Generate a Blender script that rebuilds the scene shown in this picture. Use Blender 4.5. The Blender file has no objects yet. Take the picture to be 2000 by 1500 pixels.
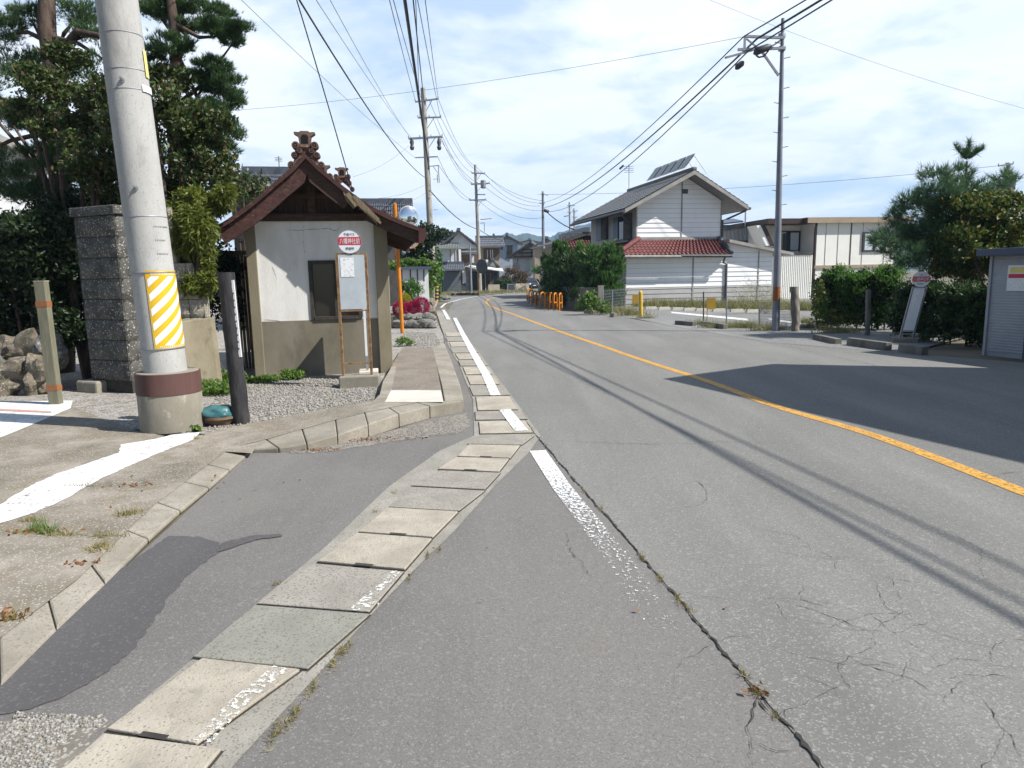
import bpy, bmesh, math, random
import numpy as np
from math import sin, cos, tan, atan, atan2, pi, radians, sqrt, hypot
from mathutils import Vector, Matrix, noise
random.seed(7); RNG = np.random.default_rng(7)
scene = bpy.context.scene
COL = scene.collection

# ------------------------------------------------------------------ camera
F_PX, HY, SLOPE, CAM_H = 1350.0, 541.0, 0.02, 1.6       # focal length and horizon in a 2000 x 1500 frame
PHI = atan(SLOPE); PITCH = atan((750 - HY) * cos(PHI) / F_PX)
cf = Vector((0, cos(PITCH), -sin(PITCH))); cu0 = Vector((0, sin(PITCH), cos(PITCH))); cr0 = Vector((1, 0, 0))
cr = cos(PHI) * cr0 - sin(PHI) * cu0; cu = sin(PHI) * cr0 + cos(PHI) * cu0
cam_d = bpy.data.cameras.new('camera'); cam = bpy.data.objects.new('camera', cam_d); COL.objects.link(cam)
cam.matrix_world = Matrix(((cr.x, cu.x, -cf.x, 0), (cr.y, cu.y, -cf.y, 0), (cr.z, cu.z, -cf.z, CAM_H), (0, 0, 0, 1)))
cam_d.sensor_width = 36; cam_d.lens = 36 * F_PX / 2000; cam_d.clip_start = .05; cam_d.clip_end = 9000
scene.camera = cam

# ------------------------------------------------------------------ light
SUN_AZ = Vector((.95, -.31)).normalized(); SUN_EL = radians(46)
TO_SUN = Vector((SUN_AZ.x * cos(SUN_EL), SUN_AZ.y * cos(SUN_EL), sin(SUN_EL)))
sd = bpy.data.lights.new('sun', 'SUN'); sd.energy = 4.8; sd.angle = radians(.5); sd.color = (1, .965, .90)
so = bpy.data.objects.new('sun', sd); COL.objects.link(so)
so.rotation_euler = TO_SUN.to_track_quat('Z', 'Y').to_euler()
W = bpy.data.worlds.new('World'); scene.world = W; W.use_nodes = True
def build_world():
    nt = W.node_tree; n = nt.nodes; l = nt.links; n.clear()
    out = n.new('ShaderNodeOutputWorld'); bg = n.new('ShaderNodeBackground'); bg.inputs[1].default_value = .07
    sky = n.new('ShaderNodeTexSky'); sky.sky_type = 'NISHITA'; sky.sun_disc = False
    sky.sun_elevation = SUN_EL; sky.sun_rotation = atan2(SUN_AZ.x, SUN_AZ.y); sky.air_density = 1; sky.dust_density = .6; sky.ozone_density = 2
    tc = n.new('ShaderNodeTexCoord'); sep = n.new('ShaderNodeSeparateXYZ'); l.new(tc.outputs['Generated'], sep.inputs[0])
    def math_(op, a, b=None, clamp=False):
        m = n.new('ShaderNodeMath'); m.operation = op; m.use_clamp = clamp
        for i, x in enumerate((a, b)):
            if x is None: continue
            if isinstance(x, (int, float)): m.inputs[i].default_value = x
            else: l.new(x, m.inputs[i])
        return m.outputs[0]
    z = math_('ADD', math_('MAXIMUM', sep.outputs[2], 0), .13)
    u = math_('DIVIDE', sep.outputs[0], z); v = math_('DIVIDE', sep.outputs[1], z)
    cb = n.new('ShaderNodeCombineXYZ'); l.new(u, cb.inputs[0]); l.new(v, cb.inputs[1]); cb.inputs[2].default_value = 3.3
    def noise_(scale, det, ro, dist):
        t = n.new('ShaderNodeTexNoise'); t.inputs['Scale'].default_value = scale; t.inputs['Detail'].default_value = det
        t.inputs['Roughness'].default_value = ro; t.inputs['Distortion'].default_value = dist; l.new(cb.outputs[0], t.inputs['Vector']); return t.outputs[0]
    def ramp(x, a, b, ca=(0, 0, 0, 1), cb_=(1, 1, 1, 1)):
        r = n.new('ShaderNodeValToRGB'); r.color_ramp.elements[0].position = a; r.color_ramp.elements[1].position = b
        r.color_ramp.elements[0].color = ca; r.color_ramp.elements[1].color = cb_; l.new(x, r.inputs[0]); return r.outputs[0]
    mask = math_('ADD', math_('MULTIPLY', ramp(noise_(1.15, 9, .58, .25), .36, .50), .74), .25)
    front = ramp(math_('ADD', math_('MULTIPLY', sep.outputs[1], .5), .5), .50, .80)   # the cloud sheet thins out to clear sky southwards
    high = ramp(sep.outputs[2], .45, .80, (1, 1, 1, 1), (.12, .12, .12, 1))         # and towards the zenith
    mask = math_('MULTIPLY', math_('MULTIPLY', math_('MULTIPLY', mask, .95), front), high)
    shade = ramp(noise_(1.6, 7, .6, .2), .30, .70, (9.2, 9.9, 11.4, 1), (11.2, 11.5, 12.2, 1))
    mx = n.new('ShaderNodeMix'); mx.data_type = 'RGBA'; veil = n.new('ShaderNodeMix'); veil.data_type = 'RGBA'; l.new(math_('MULTIPLY', front, .55), veil.inputs[0]); l.new(sky.outputs[0], veil.inputs[6]); veil.inputs[7].default_value = (5.6, 8.2, 11.8, 1)
    l.new(mask, mx.inputs[0]); l.new(veil.outputs[2], mx.inputs[6]); l.new(shade, mx.inputs[7])
    l.new(mx.outputs[2], bg.inputs[0]); l.new(bg.outputs[0], out.inputs[0])
build_world()
vs = scene.view_settings; vs.view_transform = 'Standard'; vs.look = 'None'; vs.gamma = 1; vs.use_curve_mapping = False; vs.exposure = .72

# ------------------------------------------------------------------ placing
def ray(x, y): return cf + (x - 1000) / F_PX * cr + (750 - y) / F_PX * cu
def gp(x, y, z=0.0):
    d = ray(x, y); t = (z - CAM_H) / d.z; return Vector((d.x * t, d.y * t, z))
def at(x, y, Y):
    d = ray(x, y); t = Y / d.y; return Vector((d.x * t, Y, CAM_H + d.z * t))
class Fr:
    """a level frame: u along a wall, v away from the viewer, z up"""
    def __init__(s, o, deg):
        s.o = Vector((o[0], o[1], 0)); a = radians(deg); s.u = Vector((cos(a), sin(a), 0)); s.v = Vector((-sin(a), cos(a), 0))
    def p(s, u, v, z): return s.o + s.u * u + s.v * v + Vector((0, 0, z))
    def uz(s, x, y, v=0.0):
        d = ray(x, y); c = Vector((0, 0, CAM_H)); q = s.o + s.v * v
        t = (q - c).dot(s.v) / d.dot(s.v); h = c + d * t
        return ((h - s.o).dot(s.u), h.z)

# ------------------------------------------------------------------ mesh helpers
class MB:
    def __init__(s): s.v = []; s.f = []
    def add(s, vs_, fs):
        n = len(s.v); s.v += [tuple(p) for p in vs_]; s.f += [tuple(i + n for i in f) for f in fs]; return s
    def hexa(s, p):      # 8 points, bottom 4 then top 4, both counter-clockwise from above
        return s.add(p, [(3, 2, 1, 0), (4, 5, 6, 7), (0, 1, 5, 4), (1, 2, 6, 5), (2, 3, 7, 6), (3, 0, 4, 7)])
    def box(s, x0, x1, y0, y1, z0, z1):
        return s.hexa([(x0, y0, z0), (x1, y0, z0), (x1, y1, z0), (x0, y1, z0), (x0, y0, z1), (x1, y0, z1), (x1, y1, z1), (x0, y1, z1)])
    def fbox(s, fr, u0, u1, v0, v1, z0, z1):
        return s.hexa([fr.p(u0, v0, z0), fr.p(u1, v0, z0), fr.p(u1, v1, z0), fr.p(u0, v1, z0), fr.p(u0, v0, z1), fr.p(u1, v0, z1), fr.p(u1, v1, z1), fr.p(u0, v1, z1)])
    def poly(s, pts): return s.add(pts, [tuple(range(len(pts)))])
    def extrude(s, pts, vec):
        n = len(pts); vec = Vector(vec); a = [Vector(p) for p in pts]; b = [p + vec for p in a]
        return s.add(a + b, [tuple(range(n)), tuple(range(2 * n - 1, n - 1, -1))] + [(i, i + n, (i + 1) % n + n, (i + 1) % n) for i in range(n)])
    def uzprism(s, fr, pts, v0, v1):
        return s.extrude([fr.p(u, v0, z) for u, z in pts], fr.v * (v1 - v0))
    def tube(s, pts, r, n=8, cap=True):
        pts = [Vector(p) for p in pts]; rs = r if isinstance(r, (list, tuple)) else [r] * len(pts)
        base = len(s.v); up = Vector((0, 0, 1))
        for i, p in enumerate(pts):
            t = (pts[min(i + 1, len(pts) - 1)] - pts[max(i - 1, 0)]).normalized()
            ref = up if abs(t.z) < .9 else Vector((1, 0, 0))
            a = t.cross(ref).normalized(); b = a.cross(t)
            for k in range(n):
                w = 2 * pi * k / n; s.v.append(tuple(p + (a * cos(w) + b * sin(w)) * rs[i]))
        m = len(pts)
        for i in range(m - 1):
            for k in range(n):
                k2 = (k + 1) % n
                s.f.append((base + i * n + k2, base + i * n + k, base + (i + 1) * n + k, base + (i + 1) * n + k2))
        if cap:
            s.f.append(tuple(base + k for k in range(n))); s.f.append(tuple(base + (m - 1) * n + k for k in range(n - 1, -1, -1)))
        return s
    def bar(s, a, b, w, h):       # rectangular bar
        a = Vector(a); b = Vector(b); t = (b - a).normalized(); ref = Vector((0, 0, 1)) if abs(t.z) < .95 else Vector((0, 1, 0))
        x = t.cross(ref).normalized() * w / 2; y = x.cross(t).normalized() * h / 2
        q = [a - x - y, a + x - y, a + x + y, a - x + y]; r = [p + (b - a) for p in q]
        return s.add(q + r, [(0, 1, 2, 3), (7, 6, 5, 4), (0, 4, 5, 1), (1, 5, 6, 2), (2, 6, 7, 3), (3, 7, 4, 0)])
    def lathe(s, c, prof, n=24, axis=None, cap=True):
        c = Vector(c); ax = (axis or Vector((0, 0, 1))).normalized(); ref = Vector((1, 0, 0)) if abs(ax.x) < .9 else Vector((0, 1, 0))
        a = ax.cross(ref).normalized(); b = ax.cross(a)
        base = len(s.v)
        for r, z in prof:
            for k in range(n):
                w = 2 * pi * k / n; s.v.append(tuple(c + ax * z + (a * cos(w) + b * sin(w)) * r))
        for i in range(len(prof) - 1):
            for k in range(n):
                k2 = (k + 1) % n; s.f.append((base + i * n + k, base + i * n + k2, base + (i + 1) * n + k2, base + (i + 1) * n + k))
        if cap: s.f.append(tuple(base + k for k in range(n - 1, -1, -1))); s.f.append(tuple(base + (len(prof) - 1) * n + k for k in range(n)))
        return s
    def disc(s, c, nrm, r, th=.01, n=32):
        nrm = Vector(nrm).normalized(); return s.lathe(Vector(c) - nrm * th, [(r, 0), (r, th)], n, nrm)
    def rock(s, c, r, seed=0, sub=2, amp=.35, flat=True):
        bm = bmesh.new(); bmesh.ops.create_icosphere(bm, subdivisions=sub, radius=1)
        off = Vector((seed * 3.7, seed * 1.3, seed * 7.1)); pts = []
        for v in bm.verts:
            k = 1 + amp * noise.noise(v.co * 1.1 + off) + amp * .4 * noise.noise(v.co * 3 + off)
            pts.append((c[0] + v.co.x * r[0] * k, c[1] + v.co.y * r[1] * k, c[2] + v.co.z * r[2] * k))
        bm.verts.index_update(); fs = [tuple(v.index for v in f.verts) for f in bm.faces]; bm.free(); return s.add(pts, fs)
    def rough_face(s, fr, u0, u1, v, z0, z1, amp, res, seed=0, edge=.012):
        """rock-faced block front with recessed joints"""
        nu = max(2, int((u1 - u0) / res)); nz = max(2, int((z1 - z0) / res)); base = len(s.v)
        for j in range(nz + 1):
            for i in range(nu + 1):
                e = i in (0, nu) or j in (0, nz)
                d = edge if e else -abs(amp * (.6 + noise.noise(Vector((i * .9 + seed * 5.1, j * .9, seed)))) ) * random.uniform(.6, 1.2)
                s.v.append(tuple(fr.p(u0 + (u1 - u0) * i / nu, v + d, z0 + (z1 - z0) * j / nz)))
        for j in range(nz):
            for i in range(nu):
                a = base + j * (nu + 1) + i; s.f.append((a, a + 1, a + nu + 2, a + nu + 1))
        return s
    def ribs(s, p00, p10, p01, p11, n, amp, per=6, rows=1, step=0.0):
        """tiled or corrugated sheet on the quad p00-p10 (eave) to p01-p11 (ridge)"""
        p00, p10, p01, p11 = map(Vector, (p00, p10, p01, p11)); nrm = (p10 - p00).cross(p01 - p00).normalized()
        m = n * per; base = len(s.v); lines = []
        for j in range(rows):
            lines.append((j / rows, step)); lines.append(((j + 1) / rows, 0.0))
        for t, o in lines:
            a = p00.lerp(p01, t); b = p10.lerp(p11, t)
            for i in range(m + 1):
                ph = i / per; x = ph % 1.0
                prof = (sin(x * 2 * pi) * .5 + (.5 * sin(x * 4 * pi) * .3)) if per > 4 else sin(x * 2 * pi) * .5
                s.v.append(tuple(a.lerp(b, i / m) + nrm * (amp * prof + o)))
        for j in range(len(lines) - 1):
            for i in range(m):
                q = base + j * (m + 1) + i; s.f.append((q, q + 1, q + m + 2, q + m + 1))
        return s
    def joints(s, fr, v, z0, z1, lim, pitch=.24, lap=.026):  # grey strips for sealant joints and the shade under each board's lip
        z = z0 + pitch
        while z < z1 - .03:
            a, b = lim(z); s.add([fr.p(a, v - lap, z - .008), fr.p(b, v - lap, z - .008), fr.p(b, v - lap, z + .008), fr.p(a, v - lap, z + .008)], [(0, 1, 2, 3)]); z += pitch
        return s
    def clap(s, fr, v, z0, z1, lim, pitch=.28, lap=.022, zmax=None):
        """lapped siding boards; lim(z) -> (u0, u1)"""
        z = z0
        while z < z1 - .01:
            zt = min(z + pitch, z1); a0, a1 = lim(z); b0, b1 = lim(zt)
            s.add([fr.p(a0, v - lap, z), fr.p(a1, v - lap, z), fr.p(b1, v - .002, zt), fr.p(b0, v - .002, zt), fr.p(a0, v, z), fr.p(a1, v, z)],
                  [(0, 1, 2, 3), (4, 5, 1, 0)])
            z = zt
        return s

def link(name, mb, mat, parent=None, smooth=0, bevel=0):
    me = bpy.data.meshes.new(name); o = bpy.data.objects.new(name, me); COL.objects.link(o)
    off = Vector((0, 0, 0))
    if parent is not None:
        q = parent
        while q is not None: off += q.location; q = q.parent
        o.parent = parent
    verts = mb.v
    if off.length: verts = [(p[0] - off.x, p[1] - off.y, p[2] - off.z) for p in verts]
    me.from_pydata(verts, [], mb.f); me.update()
    if smooth:
        me.polygons.foreach_set('use_smooth', [True] * len(me.polygons)); me.set_sharp_from_angle(angle=radians(smooth))
    if mat is not None: me.materials.append(mat)
    if bevel:
        b = o.modifiers.new('bevel', 'BEVEL'); b.width = bevel; b.segments = 2; b.limit_method = 'ANGLE'; b.angle_limit = radians(40)
    return o
def tag(o, label=None, cat=None, group=None, kind=None):
    if label: o['label'] = label
    if cat: o['category'] = cat
    if group: o['group'] = group
    if kind: o['kind'] = kind
    return o
def thing(name, label, cat, loc, group=None):
    o = bpy.data.objects.new(name, None); COL.objects.link(o); o.location = Vector(loc); o.empty_display_size = .2
    return tag(o, label, cat, group)
def struct(name, mb, mat, **k): return tag(link(name, mb, mat, **k), kind='structure')
def dup(root, loc, label=None, rz=0):
    r = root.copy(); COL.objects.link(r); r.location = Vector(loc); r.rotation_euler.z = rz
    if label: r['label'] = label
    for ch in list(root.children):
        c = ch.copy(); COL.objects.link(c); c.parent = r
        for g in list(ch.children):
            d = g.copy(); COL.objects.link(d); d.parent = c
    return r

# ------------------------------------------------------------------ materials
def nodes_of(name):
    m = bpy.data.materials.new(name); m.use_nodes = True; nt = m.node_tree; b = nt.nodes['Principled BSDF']; return m, nt, nt.nodes, nt.links, b
def mixc(n, l, fac, a, b, mode='MIX'):
    x = n.new('ShaderNodeMix'); x.data_type = 'RGBA'; x.blend_type = mode
    for sock, val in ((x.inputs[0], fac), (x.inputs[6], a), (x.inputs[7], b)):
        if isinstance(val, (int, float)): sock.default_value = val
        elif isinstance(val, tuple): sock.default_value = (*val[:3], 1)
        else: l.new(val, sock)
    return x.outputs[2]
def coords(n, l, scale=(1, 1, 1), kind='Object'):
    tc = n.new('ShaderNodeTexCoord')
    if scale == (1, 1, 1): return tc.outputs[kind]
    mp = n.new('ShaderNodeMapping'); mp.inputs['Scale'].default_value = scale; l.new(tc.outputs[kind], mp.inputs[0]); return mp.outputs[0]
def ntex(n, l, vec, scale, det=5, ro=.6, dist=0):
    t = n.new('ShaderNodeTexNoise'); t.inputs['Scale'].default_value = scale; t.inputs['Detail'].default_value = det
    t.inputs['Roughness'].default_value = ro; t.inputs['Distortion'].default_value = dist; l.new(vec, t.inputs['Vector']); return t.outputs[0]
def vtex(n, l, vec, scale, out='Color', feat='F1'):
    t = n.new('ShaderNodeTexVoronoi'); t.feature = feat; t.inputs['Scale'].default_value = scale; l.new(vec, t.inputs['Vector']); return t.outputs[out]
def rampf(n, l, x, a, b, ca=0.0, cb=1.0):
    r = n.new('ShaderNodeMapRange'); r.inputs[1].default_value = a; r.inputs[2].default_value = b; r.inputs[3].default_value = ca; r.inputs[4].default_value = cb
    l.new(x, r.inputs[0]); return r.outputs[0]
def sepr(n, l, c):
    s = n.new('ShaderNodeSeparateColor'); l.new(c, s.inputs[0]); return s.outputs[0]
def bumpn(n, l, b, h, strength, dist=.01):
    bn = n.new('ShaderNodeBump'); bn.inputs['Strength'].default_value = strength; bn.inputs['Distance'].default_value = dist
    l.new(h, bn.inputs['Height']); l.new(bn.outputs[0], b.inputs['Normal'])
def mat(name, c1, c2=None, scale=3, rough=.8, bump=0, bscale=40, metal=0, spec=.3, stretch=(1, 1, 1), lo=.38, hi=.62, speck=None, stain=None):
    m, nt, n, l, b = nodes_of(name); b.inputs['Roughness'].default_value = rough; b.inputs['Metallic'].default_value = metal
    b.inputs['Specular IOR Level'].default_value = spec
    v = coords(n, l, stretch); c2 = c2 or tuple(x * .8 for x in c1)
    col = mixc(n, l, rampf(n, l, ntex(n, l, v, scale, 6, .65), lo, hi), c1, c2)
    if stain:     # (scale, colour, lo, hi): blotches of dirt with their own outline
        col = mixc(n, l, rampf(n, l, ntex(n, l, v, stain[0], 7, .7, .4), stain[2], stain[3]), col, stain[1])
    if speck:     # (scale, colour, share)
        s = rampf(n, l, sepr(n, l, vtex(n, l, v, speck[0])), 1 - speck[2], 1 - speck[2] + .02)
        col = mixc(n, l, s, col, speck[1])
    l.new(col, b.inputs['Base Color'])
    if bump: bumpn(n, l, b, ntex(n, l, v, bscale, 4, .6), bump)
    return m
def asphalt(name, c, light, dark, cell, share, warm=None, worn=.25):
    m, nt, n, l, b = nodes_of(name); v = coords(n, l); b.inputs['Roughness'].default_value = .88; b.inputs['Specular IOR Level'].default_value = .25
    big = rampf(n, l, ntex(n, l, coords(n, l, (1.0, .35, 1)), .9, 6, .6, .3), .35, .65)
    base = mixc(n, l, big, c, tuple(x * (1 - worn) for x in c))
    base = mixc(n, l, rampf(n, l, ntex(n, l, coords(n, l, (1.7, .10, 1)), .8, 4, .55), .40, .64, 0, .55), base, tuple(x * .60 for x in c))
    base = mixc(n, l, rampf(n, l, ntex(n, l, v, 2.6, 7, .75, .6), .60, .72, 0, .55), base, tuple(x * .70 for x in c))
    if warm: base = mixc(n, l, rampf(n, l, ntex(n, l, v, .5, 4, .6), .45, .62), base, warm)
    grain = sepr(n, l, vtex(n, l, v, cell))
    base = mixc(n, l, rampf(n, l, grain, 0, .35, .75, 0), base, dark)
    base = mixc(n, l, rampf(n, l, grain, 1 - share, 1 - share * .3, 0, .62), base, light)
    big_st = sepr(n, l, vtex(n, l, v, cell * .42)); base = mixc(n, l, rampf(n, l, big_st, .962, .975, 0, .28), base, tuple(min(1, x * 1.15) for x in light))
    pit = rampf(n, l, ntex(n, l, v, cell * .55, 3, .7), .62, .74); base = mixc(n, l, pit, base, tuple(x * .55 for x in dark))
    l.new(base, b.inputs['Base Color']); bumpn(n, l, b, grain, .45, .006); return m
def paint(name, c, cover, fade_axis=None, fine=28, dirty=.12):
    """road paint that has worn away in flakes"""
    m, nt, n, l, b = nodes_of(name); v = coords(n, l); b.inputs['Roughness'].default_value = .7
    l.new(mixc(n, l, rampf(n, l, ntex(n, l, v, 5, 7, .75), .42, .68, 0, min(1, dirty * 4)), c, tuple(x * k_ for x, k_ in zip(c, (.66, .64, .60)))), b.inputs['Base Color'])
    wear = ntex(n, l, v, fine, 6, .75); thr = cover
    a = n.new('ShaderNodeMath'); a.operation = 'LESS_THAN'; l.new(wear, a.inputs[0]); a.inputs[1].default_value = cover
    if fade_axis is not None:     # (x0, x1, cover0, cover1) along object y
        sep = n.new('ShaderNodeSeparateXYZ'); l.new(v, sep.inputs[0])
        l.new(rampf(n, l, sep.outputs[1], *fade_axis), a.inputs[1])
    tr = n.new('ShaderNodeBsdfTransparent'); ms = n.new('ShaderNodeMixShader'); l.new(a.outputs[0], ms.inputs[0]); l.new(tr.outputs[0], ms.inputs[1]); l.new(b.outputs[0], ms.inputs[2])
    l.new(ms.outputs[0], nt.nodes['Material Output'].inputs[0]); return m
def leafmat(name, cols, trans=.35, rough=.5, spec=.35):
    """leaf colours vary from leaf to leaf"""
    m, nt, n, l, b = nodes_of(name); g = n.new('ShaderNodeNewGeometry'); r = n.new('ShaderNodeValToRGB'); e = r.color_ramp.elements
    while len(e) < len(cols): e.new(.5)
    for i, c in enumerate(cols): e[i].position = i / (len(cols) - 1); e[i].color = (*c, 1)
    l.new(g.outputs['Random Per Island'], r.inputs[0])
    l.new(r.outputs[0], b.inputs['Base Color']); b.inputs['Roughness'].default_value = rough; b.inputs['Specular IOR Level'].default_value = spec
    t = n.new('ShaderNodeBsdfTranslucent'); l.new(r.outputs[0], t.inputs[0]); ms = n.new('ShaderNodeMixShader'); ms.inputs[0].default_value = trans
    l.new(b.outputs[0], ms.inputs[1]); l.new(t.outputs[0], ms.inputs[2]); l.new(ms.outputs[0], nt.nodes['Material Output'].inputs[0]); return m
def glass(name, tint=(.02, .03, .04), rough=.06):
    m, nt, n, l, b = nodes_of(name); b.inputs['Base Color'].default_value = (*tint, 1); b.inputs['Roughness'].default_value = rough; b.inputs['Specular IOR Level'].default_value = .6; return m
def mirror_mat(name):
    m, nt, n, l, b = nodes_of(name); b.inputs['Base Color'].default_value = (.8, .82, .84, 1); b.inputs['Metallic'].default_value = 1; b.inputs['Roughness'].default_value = .04; return m

M = {}
M['ground'] = mat('ground', (.16, .13, .09), (.09, .08, .05), .8, .95, .5, 30)
M['road'] = asphalt('road_asphalt', (.213, .207, .193), (.32, .315, .295), (.13, .128, .122), 150, .16, None, .22)
M['bay'] = asphalt('bay_asphalt', (.190, .179, .168), (.27, .265, .26), (.11, .107, .104), 190, .12, (.178, .166, .152), .14)
M['patch'] = asphalt('patch_asphalt', (.112, .106, .107), (.15, .145, .145), (.085, .08, .082), 130, .12, None, .12)
M['lot'] = asphalt('lot_asphalt', (.23, .225, .215), (.40, .39, .37), (.12, .12, .115), 80, .2, None, .2)
M['walk'] = mat('walk_asphalt', (.21, .185, .155), (.15, .125, .10), 2.2, .92, .5, 90, speck=(110, (.32, .28, .24), .16), stain=(1.6, (.20, .135, .09), .56, .68))
M['crack'] = mat('crack', (.035, .032, .028), (.06, .054, .046), 9, .95)
M['drive'] = mat('drive_concrete', (.30, .265, .22), (.155, .135, .105), 1.5, .92, .4, 70, speck=(130, (.40, .37, .32), .10), stain=(4.5, (.20, .17, .125), .48, .62))
M['kerb'] = mat('kerb_concrete', (.315, .285, .24), (.22, .198, .16), 2.4, .9, .5, 55, speck=(120, (.20, .18, .14), .10), stain=(5, (.22, .19, .13), .56, .70))
M['gutter'] = mat('gutter_concrete', (.31, .29, .255), (.24, .225, .19), 3, .9, .45, 80, speck=(140, (.17, .16, .14), .12))
M['cover_pale'] = mat('cover_pale', (.415, .372, .305), (.31, .275, .222), 2.6, .9, .5, 90, speck=(150, (.23, .21, .175), .07), stain=(7, (.26, .24, .20), .54, .70))
M['cover_grey'] = mat('cover_grey', (.31, .285, .245), (.25, .232, .20), 4, .9, .45, 90, speck=(120, (.18, .17, .155), .16))
M['cover_green'] = mat('cover_green', (.255, .247, .212), (.215, .208, .178), 4, .9, .45, 90, speck=(120, (.16, .16, .13), .16))
M['slab_white'] = mat('slab_white', (.60, .57, .50), (.50, .47, .41), 3, .85, .3, 60)
M['white_ground'] = paint('white_ground_paint', (.76, .76, .755), .59, None, 30, .22)
M['white_ground_old'] = mat('white_ground_paint', (.80, .80, .80), (.72, .72, .72), 5, .7, .3, 60, stain=(14, (.50, .48, .44), .64, .72))
M['red_line'] = mat('red_line', (.50, .24, .20), (.45, .30, .26), 5, .8)
M['gravel_bed'] = mat('gravel_bed', (.27, .25, .225), (.16, .14, .115), 4, .95, .8, 60, speck=(60, (.42, .40, .37), .30))
M['dirt'] = mat('dirt_film', (.20, .18, .15), (.14, .125, .105), 6, .95, .6, 70, speck=(90, (.33, .31, .28), .22))
M['stones'] = leafmat('stones', [(.15, .145, .13), (.25, .24, .225), (.36, .35, .33), (.20, .18, .15), (.28, .25, .205)], 0, .9, .2)
M['white_line'] = paint('white_line', (.74, .74, .72), .565, None, 26)
M['white_worn'] = paint('white_worn', (.80, .80, .79), .5, (3.0, 6.0, .37, .57), 38)
M['white_smear'] = paint('white_smear', (.68, .67, .63), .47, None, 42)
M['yellow_line'] = paint('yellow_line', (.60, .315, .05), .56, None, 36, .22)
M['conc_pole'] = mat('pole_concrete', (.44, .435, .42), (.35, .345, .33), 2.2, .8, .25, 60, stretch=(1, 1, .4), stain=(3, (.27, .262, .24), .54, .70), speck=(160, (.30, .29, .28), .06))
M['conc_far'] = mat('far_pole_concrete', (.34, .315, .275), (.27, .25, .215), 2, .85)
M['conc_base'] = mat('base_concrete', (.285, .262, .215), (.215, .195, .155), 2.5, .9, .35, 60, stretch=(1, 1, .5), stain=(7, (.35, .33, .28), .57, .66))
M['brown_band'] = mat('brown_band', (.085, .043, .038), (.115, .06, .052), 5, .65, .1, 40, stretch=(1.5, 1.5, .2))
M['steel'] = mat('galvanised', (.35, .36, .38), (.27, .28, .30), 6, .5, 0, 40, .6)
M['steel_pole'] = mat('steel_pole', (.235, .25, .285), (.18, .19, .22), 3, .55, .05, 40, .3)
M['dark_metal'] = mat('dark_metal', (.06, .06, .065), (.09, .09, .10), 5, .5, 0, 40, .3)
M['wire'] = mat('wire_black', (.035, .037, .042), (.03, .03, .035), 3, .6)
M['wire_thin'] = mat('wire_grey', (.16, .17, .19), (.14, .15, .17), 3, .6)
M['insul'] = mat('insulator', (.5, .5, .5), (.4, .4, .4), 6, .3)
M['white_plate'] = mat('white_plate', (.75, .75, .74), (.66, .66, .65), 5, .45)
M['yellow_plate'] = mat('yellow_plate', (.72, .62, .22), (.66, .55, .18), 5, .5)
M['ink'] = mat('ink', (.04, .045, .07), (.05, .05, .07), 6, .7)
M['ink_grey'] = mat('ink_grey', (.17, .17, .17), (.22, .22, .22), 30, .8)
M['sheet_yellow'] = mat('sheet_yellow', (.68, .44, .02), (.60, .37, .02), 3, .45)
M['sheet_white'] = mat('sheet_white', (.80, .80, .80), (.74, .74, .73), 4, .35)
M['block'] = mat('stone_block', (.115, .112, .10), (.06, .058, .053), 5, .95, .8, 50, speck=(70, (.34, .33, .30), .08), stain=(3, (.055, .06, .05), .55, .68))
M['block_pale'] = mat('pale_block', (.36, .325, .26), (.24, .215, .165), 5, .95, .8, 50, speck=(70, (.48, .44, .37), .12))
M['slab_old'] = mat('old_slab', (.27, .235, .165), (.19, .165, .11), 2.5, .92, .4, 40, stretch=(1, 1, .45), stain=(3, (.14, .12, .075), .56, .68))
M['rock'] = mat('rock', (.21, .205, .19), (.12, .115, .10), 3, .92, .7, 20, speck=(40, (.32, .31, .29), .10), stain=(4, (.09, .10, .06), .6, .7))
M['rock_warm'] = mat('rock_warm', (.21, .18, .14), (.115, .095, .07), 5, .95, 1.0, 26, stain=(6, (.07, .07, .045), .5, .66), speck=(70, (.33, .30, .26), .07))
M['stake'] = mat('stake_wood', (.205, .195, .14), (.14, .135, .09), 7, .85, .4, 30, stretch=(6, 6, .5))
M['orange_tape'] = mat('orange_tape', (.30, .115, .045), (.24, .10, .045), 30, .7)
M['char'] = mat('charred_log', (.020, .020, .024), (.045, .042, .042), 9, .75, 1.0, 22, stretch=(2, 2, .5))
M['bag'] = mat('bag_plastic', (.035, .115, .125), (.06, .165, .18), 7, .3, .5, 16, spec=.6)
M['pot'] = mat('pot_clay', (.12, .075, .045), (.16, .11, .07), 8, .9, .5, 30)
M['plaster'] = mat('plaster', (.77, .755, .725), (.67, .65, .61), 2.2, .9, .3, 45, stretch=(1.6, 1.6, .55), stain=(3.4, (.52, .50, .46), .60, .78))
M['mortar'] = mat('mortar_brown', (.225, .20, .158), (.18, .16, .122), 2, .92, .3, 60, stain=(2.4, (.135, .118, .088), .52, .74), stretch=(1.2, 1.2, .6))
M['mortar_post'] = mat('mortar_post', (.235, .205, .145), (.19, .165, .11), 3, .92, .3, 60, stretch=(1, 1, .4))
M['wood_dark'] = mat('wood_dark', (.045, .026, .018), (.075, .045, .032), 6, .8, .35, 40, stretch=(1.2, 1.2, 4))
M['frame_grey'] = mat('weathered_frame', (.062, .055, .047), (.035, .031, .027), 7, .8, .3, 40, stretch=(3, 3, 3), stain=(9, (.13, .115, .095), .58, .70))
M['wood_plank'] = mat('wood_plank', (.065, .040, .028), (.035, .022, .016), 6, .85, .35, 40, stretch=(5, 5, .6))
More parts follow.
